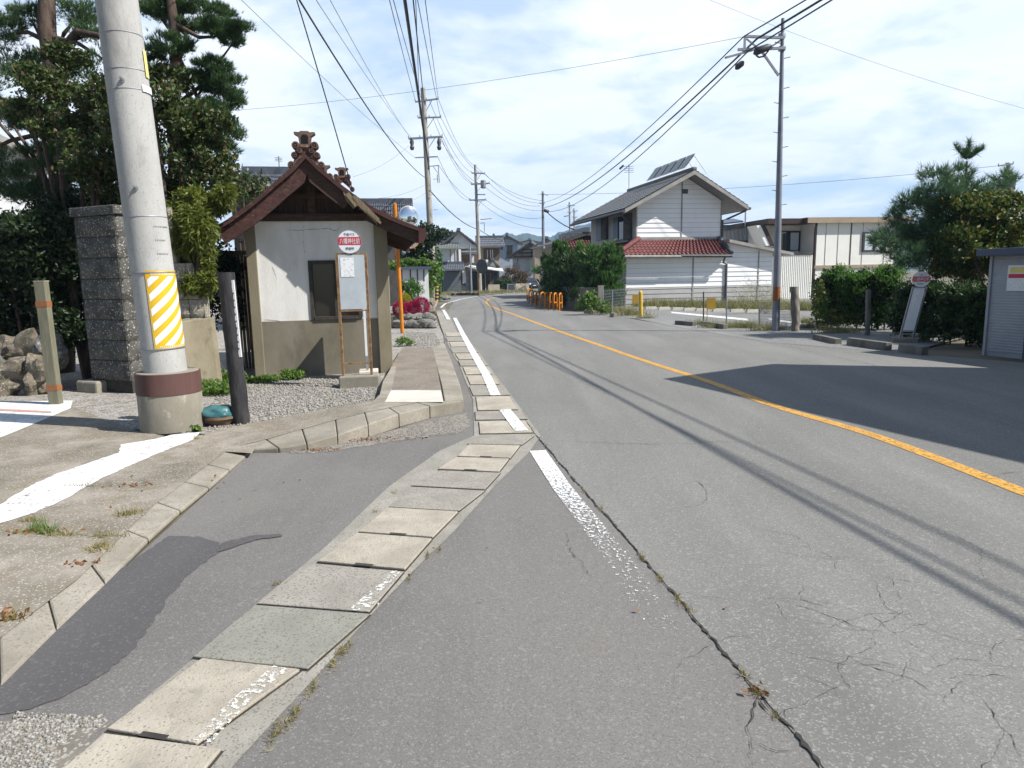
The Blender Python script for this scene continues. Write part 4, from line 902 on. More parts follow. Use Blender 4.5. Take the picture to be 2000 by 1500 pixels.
# ------------------------------------------------------------------ bus stop sign in front of the shelter
def text_mesh(body, size, extr=.001):
    cu_ = bpy.data.curves.new('lettering', 'FONT'); cu_.body = body; cu_.size = size; cu_.align_x = 'CENTER'; cu_.align_y = 'CENTER'; cu_.extrude = extr
    ob = bpy.data.objects.new('lettering', cu_); COL.objects.link(ob); dg = bpy.context.evaluated_depsgraph_get(); dg.update()
    me = bpy.data.meshes.new_from_object(ob.evaluated_get(dg)); vs_ = [v.co.copy() for v in me.vertices]; fs = [tuple(p.vertices) for p in me.polygons]
    bpy.data.objects.remove(ob); bpy.data.curves.remove(cu_); bpy.data.meshes.remove(me); return vs_, fs
def put_text(name, body, size, o, ux, uz, m_, par, wfit=None, hfit=None):
    vs_, fs = text_mesh(body, size)
    if not vs_: return
    xs = [v.x for v in vs_]; ysx = [v.y for v in vs_]; cx, cy = (min(xs) + max(xs)) / 2, (min(ysx) + max(ysx)) / 2
    kx = wfit / (max(xs) - min(xs)) if wfit else 1; ky = hfit / (max(ysx) - min(ysx)) if hfit else kx
    nv = ux.cross(uz); mb = MB().add([o + ux * ((v.x - cx) * kx) + uz * ((v.y - cy) * ky) + nv * (v.z + .001) for v in vs_], fs); return link(name, mb, m_, par)
def round_sign(par, c, ux, uz, r):
    n = ux.cross(uz); d = link('sign_disc', MB().disc(c, n, r, .012, 48), M['sign_white'], par, 40)
    h0, h1 = -.30 * r, .40 * r; pts = []
    for i in range(17):
        a = math.asin(h0 / r) + (math.asin(h1 / r) - math.asin(h0 / r)) * i / 16; pts.append((r * .985 * cos(a), r * .985 * sin(a)))
    poly = [c + ux * x + uz * z + n * .0015 for x, z in pts] + [c - ux * x + uz * z + n * .0015 for x, z in pts[::-1]]
    link('red_band', MB().poly(poly), M['sign_red'], d)
    link('rim', MB().lathe(c - n * .014, [(r * 1.0, 0), (r * 1.035, .001), (r * 1.035, .018), (r * 1.0, .019)], 48, n, False), M['steel'], d, 40)
    put_text('lettering', '八幡神社前', .1, c + uz * .05 * r + n * .003, ux, uz, M['sign_white'], d, r * 1.72, r * .50)
    put_text('lettering', '千曲バス', .1, c + uz * .63 * r + n * .003, ux, uz, M['sign_text'], d, r * .92, r * .24)
    put_text('lettering', '停留所', .1, c - uz * .58 * r + n * .003, ux, uz, M['sign_text'], d, r * .74, r * .24)
    return d
def stop_sign(fr, geo, lab, lean=0.0):
    """geo: u0,u1 posts; z levels; panel and disc sizes in metres, fr at ground"""
    u0, u1, zb, zp0, zp1, zd, rd = geo; t = thing('bus_stop_sign', lab, 'bus stop sign', fr.p((u0 + u1) / 2, 0, zb), 'bus stop signs on both sides of the road')
    q = lambda u, v, z: fr.p(u + lean * (z - zb), v, z)
    for u in (u0, u1): link('post', MB().bar(q(u, 0, zb), q(u, 0, zp1 + .03), .035, .03), M['rust'] if not lean else M['steel'], t)
    for z in (zb + .18, zp0 - .02, zp1 + .02): link('rail', MB().bar(q(u0, 0, z), q(u1, 0, z), .022, .022), M['rust'] if not lean else M['steel'], t)
    mb = MB(); mb.extrude([q(u0 + .02, -.012, zp0), q(u1 - .02, -.012, zp0), q(u1 - .02, -.012, zp1), q(u0 + .02, -.012, zp1)], fr.v * .01); bd = link('notice_board', mb, M['board'] if not lean else M['sign_white'], t)
    w = u1 - u0; h = zp1 - zp0
    mb = MB(); mb.extrude([q(u0 + .12 * w, -.0165, zp1 - .40 * h), q(u0 + .58 * w, -.0165, zp1 - .40 * h), q(u0 + .58 * w, -.0165, zp1 - .05 * h), q(u0 + .12 * w, -.0165, zp1 - .05 * h)], fr.v * .003); link('timetable', mb, M['printed'], bd)
    axz = (q(0, 0, 1) - q(0, 0, 0)).normalized(); c = q((u0 + u1) / 2 - .01, -.02, zd); round_sign(t, c, fr.u.copy(), axz if lean else V(0, 0, 1), rd)
    link('disc_bracket', MB().bar(q((u0 + u1) / 2, .01, zp1), q((u0 + u1) / 2, .01, zd), .03, .02), M['dark_metal'], t)
    return t
Bq = gp(702, 757, L); FB = Fr((Bq.x, Bq.y + .12), 9)
u0, zb = FB.uz(671, 733); u1, _ = FB.uz(727, 729); u0b = FB.uz(657, 600)[0] ; zp0 = FB.uz(688, 604)[1]; zp1 = FB.uz(684, 498)[1]; cu_, zd = FB.uz(682, 472); r = (FB.uz(705, 472)[0] - FB.uz(659, 472)[0]) / 2
base_top = FB.uz(700, 733)[1]
uu0 = (FB.uz(671, 733)[0] + FB.uz(658, 520)[0]) / 2; uu1 = (FB.uz(727, 729)[0] + FB.uz(713, 500)[0]) / 2
sg = stop_sign(FB, (uu0, uu1, base_top, zp0, zp1, zd, r), 'red and white bus stop disc over grey notice board on rusty legs before the shelter')
link('base_block', MB().fbox(FB, FB.uz(664, 745)[0], FB.uz(741, 745)[0], -.14, .16, L - .03, base_top), M['conc_base'], sg, bevel=.015)
bu = S.uz(714, 650, -.55)[0]; t = thing('standing_board', 'narrow white board seen edge-on between the rusty bus stop legs and the shelter wall', 'board', S.p(bu, -.55, L))
link('board', MB().fbox(S, bu - .015, bu + .015, -.86, -.40, .42, 1.52), M['white_plate'], t)
link('post', MB().fbox(S, bu - .02, bu + .02, -.66, -.62, L, 1.5), M['steel'], t)
link('base_block', MB().fbox(S, bu - .13, bu + .17, -.82, -.42, L - .02, L + .13), M['slab_white'], t, bevel=.01)

# ------------------------------------------------------------------ beyond the shelter, left side
o = gp(786, 651, L); top = at(771, 400, o.y); t = thing('traffic_mirror', 'orange traffic mirror post with two round convex mirrors behind the shelter eave', 'traffic mirror', o)
link('post', MB().tube([o, o.lerp(top, .5), top], .057, 16).lathe(top, [(.06, 0), (.055, .03), (.02, .045)], 16), M['orange'], t, 50)
for (x, y, rr, yaw) in ((798, 422, .27, .55), (800, 466, .27, .35)):
    c = at(x, y, o.y - .25); nrm = V(sin(yaw) * .8, -cos(yaw), .06).normalized()
    prof = [(.0001, .07)] + [(rr * sin(a), .07 - rr * .55 * (1 - cos(a))) for a in (.2, .4, .6, .8, 1.0, 1.2, 1.4)]; prof = [(r_ / sin(1.4), z) for r_, z in prof]
    hd = link('mirror_frame', MB().lathe(c, [(rr * .4, -.09), (rr * .9, -.05), (rr * 1.05, -.02), (rr * 1.05, .02), (rr * .99, .025)], 32, nrm), M['orange'] if y > 440 else M['steel'], t, 40)
    mf = MB(); mf.lathe(c, [(rr * .995, .022), (rr * .8, .045), (rr * .55, .062), (rr * .3, .072), (rr * .05, .075)], 32, nrm); link('mirror_face', mf, M['mirror'], hd, 80)
    link('bracket', MB().bar(V(top.x, top.y, c.z), c - nrm * .06, .04, .04), M['steel'], t)
# rock bed with kochia
n_ = 0
for i in range(15):
    x = 778 + (i % 8) * 9.5 + random.uniform(-2, 2); y = 641 - (i // 8) * 10; p = gp(x, 641, L); s = random.uniform(.75, 1.25)
    tag(link('bed_rock', MB().rock((p.x, p.y + (i // 8) * .25, L + .12 + (i // 8) * .19), (.20 * s, .17, .14 * s), i + 30, 2, .45), M['rock'], smooth=40), 'rounded grey rock in the low edging under the red kochia bushes', 'rock', 'rocks edging the flower bed')
for (x, y, s, lab) in ((834, 588, .42, 'largest grey boulder at the foot of the second utility pole'), (838, 604, .3, 'small round boulder by the gutter in front of the second utility pole'), (826, 597, .32, 'pale boulder between the red bushes and the second utility pole')):
    p = gp(x, y + 12, L); tag(link('boulder', MB().rock((p.x, p.y, L + s * .6), (s * 1.1, s, s), int(x), 2, .4), M['rock_warm'], smooth=40), lab, 'boulder')
mb = MB(); a = gp(778, 634, L); mb.fbox(Fr((a.x, a.y), 12), -.4, 1.15, 0, 1.6, L, L + .28); struct('flower_bed', mb, M['ground'])
kz = L + .26
for i, (x, y, r, yel, lab) in enumerate(((780, 604, .23, 0, 'magenta red kochia bush half hidden behind the orange mirror post'), (793, 605, .22, 0, 'round magenta red kochia bush just right of the orange mirror post'), (808, 602, .24, 0, 'round magenta red kochia bush in the middle of the row'), (823, 598, .29, 0, 'largest magenta red kochia bush at the road end of the row'), (790, 588, .24, 1, 'yellow kochia bush behind the red ones by the mirror post'))):
    Yc = 22.6 + (.8 if yel else .25 * i); c = at(x, y, Yc); z = max(c.z, kz + r * .9); t = thing('kochia_bush', lab, 'bush', (c.x, c.y, kz), 'kochia bushes in the flower bed')
    P_ = unit(RNG.normal(size=(5200, 3))) * (RNG.random((5200, 1)) ** .15) * np.array([r, r, r * 1.12]) * .93; Vv, Ff = needle_tris(P_ + np.array([c.x, c.y, z]), unit(P_), 1, .05, .010, up=.4, outw=1.1, jitter=.35)
    nmesh('foliage', Vv, Ff, M['kochia_y' if yel else 'kochia'], t); link('stem', MB().tube([V(c.x, c.y, kz - .05), V(c.x, c.y, z)], .02, 6), M['bark'], t)
def bush(name, lab, cat, base, clumps, n, ln, wd, m_, group=None, kind_leaf='leaf', stem=.03, **k):
    t = thing(name, lab, cat, base, group)
    leaves('foliage', clumps, n, ln, wd, m_, t, **k)
    mb = MB(); 
    for c in clumps[:6]:
        b0 = Vector(base); e = V(c[0], c[1], c[2]); mid = b0.lerp(e, .5) + V(random.uniform(-.1, .1), 0, .05); mb.tube([b0 - V(0, 0, .05), mid, e], [stem, stem * .7, stem * .35], 6)
    link('stem', mb, M['bark'], t, 60); return t
c = at(801, 566, 25); b = V(c.x, c.y, L); bush('green_bush', 'green mounded bush above the kochia in front of the small shed', 'bush', b, [(c.x, c.y, c.z, .42, .4, .42), (c.x, c.y, c.z - .4, .4, .4, .4)], 3000, .10, .035, M['hedge'])
# small shed and white board
o = gp(790, 602, L); Ys = 29.5; a = at(786, 527, Ys); b = at(836, 527, Ys); t = thing('garden_shed', 'small pale panelled shed with dark flat roof under the vines', 'shed', (a.x, Ys, L))
f_ = Fr((a.x, Ys), 8); w = b.x - a.x; h = a.z
link('wall', MB().fbox(f_, 0, w, 0, 2, L, h), M['wall_white'], t)
for k in (.28, .55, .8): link('batten', MB().fbox(f_, w * k, w * k + .05, -.02, 0, L, h), M['wall_dark'], t)
link('roof', MB().fbox(f_, -.15, w + .12, -.2, 2.2, h, h + .12), M['shed_roof'], t)
a = at(819, 583, 28); tag(link('white_board', MB().fbox(Fr((a.x, 28), 5), 0, .30, 0, .03, a.z - .2, at(819, 550, 28).z), M['white_plate']), 'white notice board standing beside the small shed', 'board')

# ------------------------------------------------------------------ other utility poles
def insul(mb_, p): mb_.lathe(p, [(.03, 0), (.05, .03), (.035, .06), (.05, .09), (.03, .13)], 8)
def pole(lab, base_px, Y, top_px, r0, r1, m_, arms, extras=None, zbase=0.0, name='utility_pole'):
    q = at(base_px[0], base_px[1], Y); o = V(q.x, Y, zbase); tp = at(top_px[0], top_px[1], Y); t = thing(name, lab, 'utility pole', o)
    link('pole', MB().tube([o, o.lerp(tp, .5), tp], [r0, (r0 + r1) / 2, r1], 18), m_, t, 50)
    ends = []
    for (x0, y0, x1, y1, w, ni) in arms:
        a, b = at(x0, y0, Y - .12), at(x1, y1, Y - .12); ar = link('crossarm', MB().bar(a, b, w, w), M['steel'], t)
        ends.append((a, b)); c = a.lerp(b, .5); bx = at(base_px[0] + (top_px[0] - base_px[0]) * ((base_px[1] - (y0 + y1) / 2) / (base_px[1] - top_px[1])), (y0 + y1) / 2, Y)
        if ni >= 2: link('brace', MB().bar(b.lerp(bx, .4), V(bx.x, bx.y, bx.z - .9), .035, .035), M['steel'], t)
        for i in range(ni):
            mb = MB(); insul(mb, a.lerp(b, i / max(1, ni - 1)) + V(0, 0, w / 2)); link('insulator', mb, M['insul'], ar, 40)
    return t, tp, ends
P2, P2top, A2 = pole('tall mossy concrete utility pole with four crossarms beyond the bus shelter', (848, 590), 47.9, (826, 172), .25, .15, M['conc_far'],
    [(811, 199, 856, 193, .09, 3), (816, 230, 861, 229, .09, 3), (798, 271, 864, 267, .12, 4), (811, 308, 855, 306, .07, 0)])
Y2 = 47.7
for x in (805, 858):
    mb = MB(); mb.lathe(at(x, 293, Y2), [(.10, 0), (.16, .15), (.10, .3), (.15, .5), (.07, .75)], 10); link('hanging_switch', mb, M['dark_metal'], P2, 40)
link('bracket', MB().bar(at(838, 325, Y2), at(857, 323, Y2), .05, .05).bar(at(856, 323, Y2), at(858, 357, Y2), .05, .05).bar(at(846, 325, Y2), at(855, 338, Y2), .04, .04).bar(at(854, 340, Y2), at(855, 357, Y2), .05, .05), M['steel'], P2)
for k, y in enumerate((545, 500, 450, 410, 380, 350)): p = at(846, y, 47.65); link('step_bolt', MB().bar(p, p + V(.3 * (1 if k % 2 else -1), -.05, 0), .03, .03), M['steel'], P2)
mb = MB(); a, b = at(853, 588, 45), at(853, 553, 45); mb.tube([a, b], .11, 12); gsv = link('guy_guard', mb, M['yellow_post'], P2, 50); 
for k in range(5): p = a.lerp(b, .08 + .19 * k); link('black_band', MB().lathe(p, [(.113, 0), (.115, .02), (.115, .12), (.113, .14)], 12), M['ink'], gsv)
P3, P3top, A3 = pole('concrete utility pole with transformer brackets on the outside of the bend', (938, 574), 74, (928, 322), .22, .13, M['conc_far'],
    [(921, 338, 947, 339, .12, 3), (920, 360, 956, 358, .14, 4), (932, 380, 948, 380, .10, 0), (917, 391, 949, 390, .12, 3)])
link('transformer', MB().lathe(at(944, 368, 73.5), [(.2, 0), (.28, .08), (.28, .75), (.2, .82)], 14), M['steel'], P3, 40)
link('bracket', MB().bar(at(938, 429, 73.8), at(960, 427, 73.8), .08, .08).bar(at(938, 436, 73.8), at(946, 435, 73.8), .07, .07).bar(at(946, 435, 73.8), at(946, 453, 73.8), .07, .07), M['steel'], P3)
P4, P4top, A4 = pole('slim steel pole rising behind the roadside hedge at the bend', (1062, 560), 70, (1060, 374), .20, .11, M['steel_pole'], [(1054, 397, 1064, 397, .08, 2), (1060, 378, 1070, 382, .06, 1)])
link('joint_box', MB().tube([at(1062, 410, 69.6), at(1072, 414, 69.6)], .16, 10), M['dark_metal'], P4, 40)
pole('thin distant pole left of its twin before the blue hills', (1115, 480), 120, (1112, 395), .2, .13, M['conc_far'], [(1108, 402, 1123, 401, .12, 3), (1108, 415, 1116, 415, .1, 2), (1101, 423, 1112, 421, .16, 0)])
pole('thin distant pole right of its twin before the blue hills', (1123, 478), 132, (1121, 407), .2, .13, M['conc_far'], [(1117, 412, 1128, 412, .12, 2), (1117, 424, 1127, 424, .12, 2)])
PF, PFtop, AF = pole('distant pole with transformer rising behind the pine tree on the right', (1962, 520), 52, (1969, 318), .18, .12, M['conc_far'], [(1950, 324, 1979, 320, .10, 3), (1960, 345, 1976, 344, .10, 2)])
link('transformer', MB().lathe(at(1971, 372, 51.5), [(.25, 0), (.36, .1), (.36, .9), (.25, 1.0)], 14), M['dark_metal'], PF, 40)
# orange mirror post and thin light post near the bend, with a second mirror by the brown bush
o = gp(936, 577); top = at(934, 498, o.y); t = thing('traffic_mirror', 'orange post with dark round mirror back against the bend utility pole', 'traffic mirror', o); link('post', MB().tube([o, top], .06, 10), M['rust'], t, 50)
c = at(941, 520, o.y - .2); link('mirror_back', MB().lathe(c, [(.2, -.1), (.62, -.05), (.66, 0), (.6, .12)], 24, V(.55, .8, 0)), M['dark_metal'], t, 40)
o = gp(921, 577); top = at(918, 480, o.y); tag(link('light_post', MB().tube([o, top], [.10, .075], 10), M['steel'], smooth=50), 'thin pale grey post on the grassy corner left of the bend utility pole', 'post')
o = V(at(1008, 560, 90).x, 90, 0); t = thing('traffic_mirror', 'small round mirror on thin post in front of the storehouse', 'traffic mirror', o); link('post', MB().tube([o, V(o.x, 90, 3.2)], .06, 8), M['orange'], t); link('mirror_back', MB().lathe(at(1008, 521, 89.8), [(.25, -.1), (.5, 0), (.5, .08)], 20, V(.2, -1, 0)), M['dark_metal'], t, 40)

# ------------------------------------------------------------------ white sided house on the right
H0 = gp(1221, 599); H = Fr((H0.x, H0.y), 12)
def hz_(x, y, v=0): return H.uz(x, y, v)
def build_white_house():
    t = thing('white_house', 'two-storey white sided house with grey roof, red tiled lower roof and solar panels', 'house', H.o)
    vU = .75                                                     # upper storey set back
    u0, u1 = 0.0, hz_(1418, 560)[0]; U0, U1 = hz_(1243, 430, vU)[0], hz_(1408, 430, vU)[0]; zA = hz_(1340, 346, vU)[1]; uA = hz_(1340, 346, vU)[0]; zE = hz_(1243, 400, vU)[1]; zE2 = hz_(1407, 392, vU)[1]
    zR = hz_(1300, 468, vU)[1]; zG = hz_(1300, 499, -.45)[1]; zD = hz_(1240, 562)[1]; D = 7.5; Ux = u1 - u0
    zlow = hz_(1300, 505)[1] + .05
    link('lower_wall', MB().clap(H, 0, -.1, zD, lambda z: (u0, u1), .24).fbox(H, u0, u1, .003, D, -.2, zD), M['siding_grey'], t)
    link('lower_wall', MB().clap(H, 0, zD, zlow + .25, lambda z: (u0, u1), .24).fbox(H, u0, u1, .003, D, zD, zlow + .35), M['siding'], t)
    # gable wall of the upper storey
    def lim(z):
        a = U0 if z <= zE else U0 + (uA - U0) * (z - zE) / (zA - zE); b = U1 if z <= zE2 else U1 + (uA - U1) * (z - zE2) / (zA - zE2); return (a, max(b, a + .01))
    gw = link('gable_wall', MB().clap(H, vU, zR - .35, zA, lim, .24), M['siding'], t); link('joint_shade_lines', MB().joints(H, vU, zR - .35, zA, lim), M['joint'], gw)
    link('joint_shade_lines', MB().joints(H, 0, zD, zlow + .25, lambda z: (u0, u1)).joints(H, 0, -.1, zD, lambda z: (u0, u1)), M['joint'], t)
    mb = MB(); mb.uzprism(H, [(U0, zR - .4), (U1, zR - .4), (U1, zE2), (uA, zA), (U0, zE)], vU + .004, D + .4)
    link('upper_wall', mb, M['siding'], t)
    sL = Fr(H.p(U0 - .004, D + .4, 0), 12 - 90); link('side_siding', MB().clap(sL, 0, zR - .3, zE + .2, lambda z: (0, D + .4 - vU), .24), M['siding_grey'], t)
    for u_, v_, za, zb in ((U0, vU, zR - .3, zE), (U1, vU, zR - .3, zE2), (u0, 0, 0, zlow), ((U0 + U1) / 2 + .12, vU, zR - .2, zA - .25), (u0 + Ux * .66, 0, 0, zlow)):
        link('corner_trim', MB().fbox(H, u_ - .035, u_ + .035, v_ - .036, v_ - .024, za, zb), M['fascia_grey'], t)
    link('vent', MB().fbox(H, uA - .22, uA + .10, vU - .05, vU - .02, zA - .82, zA - .60), M['dark_metal'], t)
    # main roof: ridge runs back from the gable
    ov = .95; slL = (zA - zE) / (uA - U0); slR = (zA - zE2) / (U1 - uA); oL, oR = 1.0, 1.02; th = .16; zr = zA + .22
    eL = (U0 - oL, zr - slL * (uA - U0 + oL)); eR = (U1 + oR, zr - slR * (U1 - uA + oR)); va, vb = vU - ov, D + 1.2
    rf = link('roof', MB().uzprism(H, [eL, (uA, zr), eR, (eR[0], eR[1] - th), (uA, zr - th * 1.2), (eL[0], eL[1] - th)], va, vb), M['slate'], t)
    def slope_sheet(e, flip):
        a, b, c_, d = H.p(e[0], va + .02, e[1] + .03), H.p(e[0], vb - .02, e[1] + .03), H.p(uA, va + .02, zr + .03), H.p(uA, vb - .02, zr + .03)
        return MB().ribs(b, a, d, c_, 34, .025, 4, 12, .03) if flip else MB().ribs(a, b, c_, d, 34, .025, 4, 12, .03)
    link('tiles', slope_sheet(eL, 1), M['slate'], rf); link('tiles', slope_sheet(eR, 0), M['slate'], rf)
    link('ridge', MB().bar(H.p(uA, va - .03, zr + .07), H.p(uA, vb, zr + .07), .24, .17), M['slate'], rf, bevel=.05)
    for e in (eL, eR): link('bargeboard', MB().uzprism(H, [(e[0], e[1] - .03), (uA, zr - .03), (uA, zr - .22), (e[0], e[1] - .19)], va - .03, va + .0), M['fascia_grey'], rf)
    for e, s in ((eL, -1), (eR, 1)): link('gutter', MB().tube([H.p(e[0] + s * .06, va - .02, e[1] - .12), H.p(e[0] + s * .06, vb, e[1] - .12)], .075, 8), M['dark_metal'], t, 50)
    link('downpipe', MB().tube([H.p(eR[0] + .05, va + .3, eR[1] - .18), H.p(U1 + .35, vU - .12, eR[1] - .55), H.p(U1 + .05, vU - .10, eR[1] - .62), H.p(U1 + .05, vU - .10, zR + .1)], .05, 8), M['dark_metal'], t, 50)
    link('downpipe', MB().tube([H.p(eL[0] - .05, va + .5, eL[1] - .18), H.p(U0 - .3, va + 1.3, eL[1] - .6), H.p(U0 - .07, va + 1.8, eL[1] - .65), H.p(U0 - .07, va + 1.8, zR)], .045, 8), M['dark_metal'], t, 50)
    # solar panels on a tilted rack over the ridge
    for i in range(5):
        v0 = va + .25 + i * .98; rack = MB(); q = [H.p(uA - .42, v0, zr + .18), H.p(uA - .42, v0 + .80, zr + .18), H.p(uA + .10, v0 + .80, zr + .84), H.p(uA + .10, v0, zr + .84)]
        rack.extrude([p for p in q], V(.03, 0, -.04)); link('solar_panel', rack, M['solar'], rf)
    mb = MB(); 
    for v_ in (va + .3, va + 1.2, va + 2.2, va + 3.2, va + 4.2, va + 5.1): mb.bar(H.p(uA + .10, v_, zr + .78), H.p(uA + .85, v_, zr - .15), .05, .05)
    for k_ in (.06, .94): mb.bar(H.p(uA - .42 + .52 * k_, va + .2, zr + .13 + .66 * k_), H.p(uA - .42 + .52 * k_, va + 5.1, zr + .12 + .68 * k_), .05, .04)
    link('panel_frame', mb, M['awning'], rf)
    # antenna
    p = H.p(uA - .2, D + .6, zr); mb = MB(); mb.bar(p, p + V(0, 0, 1.5), .03, .03)
    for k in range(4): mb.bar(p + V(-.3, 0, 1.1 + k * .11), p + V(.3, .1, 1.1 + k * .11), .02, .02)
    link('antenna', mb, M['dark_metal'], rf)
    # windows of the left side with dark frames and blue shutters
    for (xa, xb, nm) in ((1167, 1179, 0), (1201, 1222, 1)):
        s = sL; ua_, ub_ = s.uz(xa, 450)[0], s.uz(xb, 450)[0]; z1, z0 = s.uz(xb, 421)[1], s.uz(xb, 466)[1]
        w = link('window', MB().fbox(s, ua_, ub_, -.05, -.03, z0, z1), M['glass'], t)
        link('blue_shutter', MB().fbox(s, ua_ - .02, ua_ + (ub_ - ua_) * (.8 if nm == 0 else .42), -.09, -.055, z0, z1), M['shutter_blue'], w)
        link('frame', MB().fbox(s, ub_, ub_ + (.95 if nm else .8), -.14, -.02, z0 - .08, z1 + .05), M['wall_dark'], w)
        link('sill', MB().fbox(s, ua_ - .05, ub_ + .05, -.10, -.0, z0 - .06, z0), M['fascia_grey'], w)
    # red tiled skirt roof on two sides
    zr1 = zR; e0 = hz_(1204, 499, -.55); e1 = hz_(1429, 496, -.55); k0 = hz_(1247, 467, vU); k1 = hz_(1399, 470, vU)
    A, B, C_, Dd = H.p(e0[0], -.55, e0[1]), H.p(e1[0], -.55, e0[1]), H.p(k0[0], vU - .03, zR), H.p(k1[0] + .12, vU - .03, zR)
    lr = link('lower_roof', MB().ribs(A, B, C_, Dd, 27, .075, 8, 6, .035), M['tile_red'], t, 45)
    A2_ = H.p(e0[0], D + .6, e0[1]); C2 = H.p(k0[0], D + .6, zR); link('side_tiles', MB().ribs(A2_, A, C2, C_, 30, .075, 8, 6, .035), M['tile_red'], lr, 45)
    B2 = H.p(e1[0], 2.2, e0[1]); D2 = H.p(k1[0] + .12, 2.2, zR); link('side_tiles', MB().ribs(B, B2, Dd, D2, 12, .075, 8, 6, .035), M['tile_dark'], lr, 45)
    link('hip', MB().tube([A + V(0, 0, .06), C_ + V(0, 0, .06)], .13, 10), M['tile_red'], lr, 50); link('hip', MB().tube([B + V(0, 0, .05), Dd + V(0, 0, .07)], .11, 10), M['tile_dark'], lr, 50)
    link('flashing', MB().fbox(H, k0[0] - .05, k1[0] + .15, vU - .06, vU - .027, zR - .02, zR + .10), M['fascia_grey'], lr)
    so_ = MB(); so_.fbox(H, e0[0] + .03, e1[0] - .03, -.52, .0, zlow + .10, zlow + .16); so_.fbox(H, e0[0] + .03, u0, 0, D, zlow + .10, zlow + .16); link('soffit', so_, M['fascia_grey'], lr)
    link('gutter', MB().tube([A + V(0, -.06, -.06), A.lerp(B, .55) + V(0, -.06, -.10)], .07, 8), M['fascia_grey'], lr, 50); link('gutter', MB().tube([A.lerp(B, .55) + V(0, -.06, -.06), B + V(0, -.06, -.10)], .07, 8), M['dark_metal'], lr, 50)
    link('downpipe', MB().tube([A.lerp(B, .94) + V(0, -.06, -.12), H.p(u1 - .25, -.10, e0[1] - .42), H.p(u1 - .04, -.08, e0[1] - .5), H.p(u1 - .04, -.08, 0)], .055, 8), M['dark_metal'], t, 50)
    # lean-to annex on the right
    r0 = hz_(1420, 468, .02); r1 = hz_(1541, 494, .02); a1 = hz_(1506, 560, .02)[0]; zx = lambda u: r0[1] - .12 + (r1[1] - r0[1]) * (u - r0[0]) / (r1[0] - r0[0])
    def wedge(z0, z1):
        mb = MB(); z = z0
        while z < z1 - .01:
            zt = min(z + .24, z1); ub = lambda zz: u1 + .002 + (a1 - u1) * min(1, max(0, (zx(u1) - zz) / max(.01, zx(u1) - zx(a1)))) if zz > zx(a1) else a1
            mb.add([H.p(u1 + .002, .02 - .022, z), H.p(ub(z), .02 - .022, z), H.p(ub(zt), .018, zt), H.p(u1 + .002, .018, zt)], [(0, 1, 2, 3)]); z = zt
        return mb
    link('annex_wall', wedge(-.1, zD), M['siding_grey'], t); aw = link('annex_wall', wedge(zD, zx(u1)), M['siding'], t); link('joint_shade_lines', MB().joints(H, .02, zD, zx(a1) + .2, lambda z: (u1 + .01, a1 if z < zx(a1) else a1 - .8)).joints(H, .02, -.1, zD, lambda z: (u1 + .01, a1)), M['joint'], aw)
    link('annex_core', MB().uzprism(H, [(u1, -.1), (a1 - .02, -.1), (a1 - .02, zx(a1)), (u1, zx(u1))], .03, 4.5), M['siding'], t)
    link('annex_roof', MB().uzprism(H, [(r0[0] - .1, r0[1]), (r1[0], r1[1]), (r1[0], r1[1] - .14), (r0[0] - .1, r0[1] - .16)], -.42, 4.8), M['fascia_grey'], t)
    um = hz_(1480, 560)[0]; link('corner_trim', MB().fbox(H, um - .03, um + .03, -.018, .0, 0, zx(um) - .1), M['fascia_grey'], t)
    return t
build_white_house()

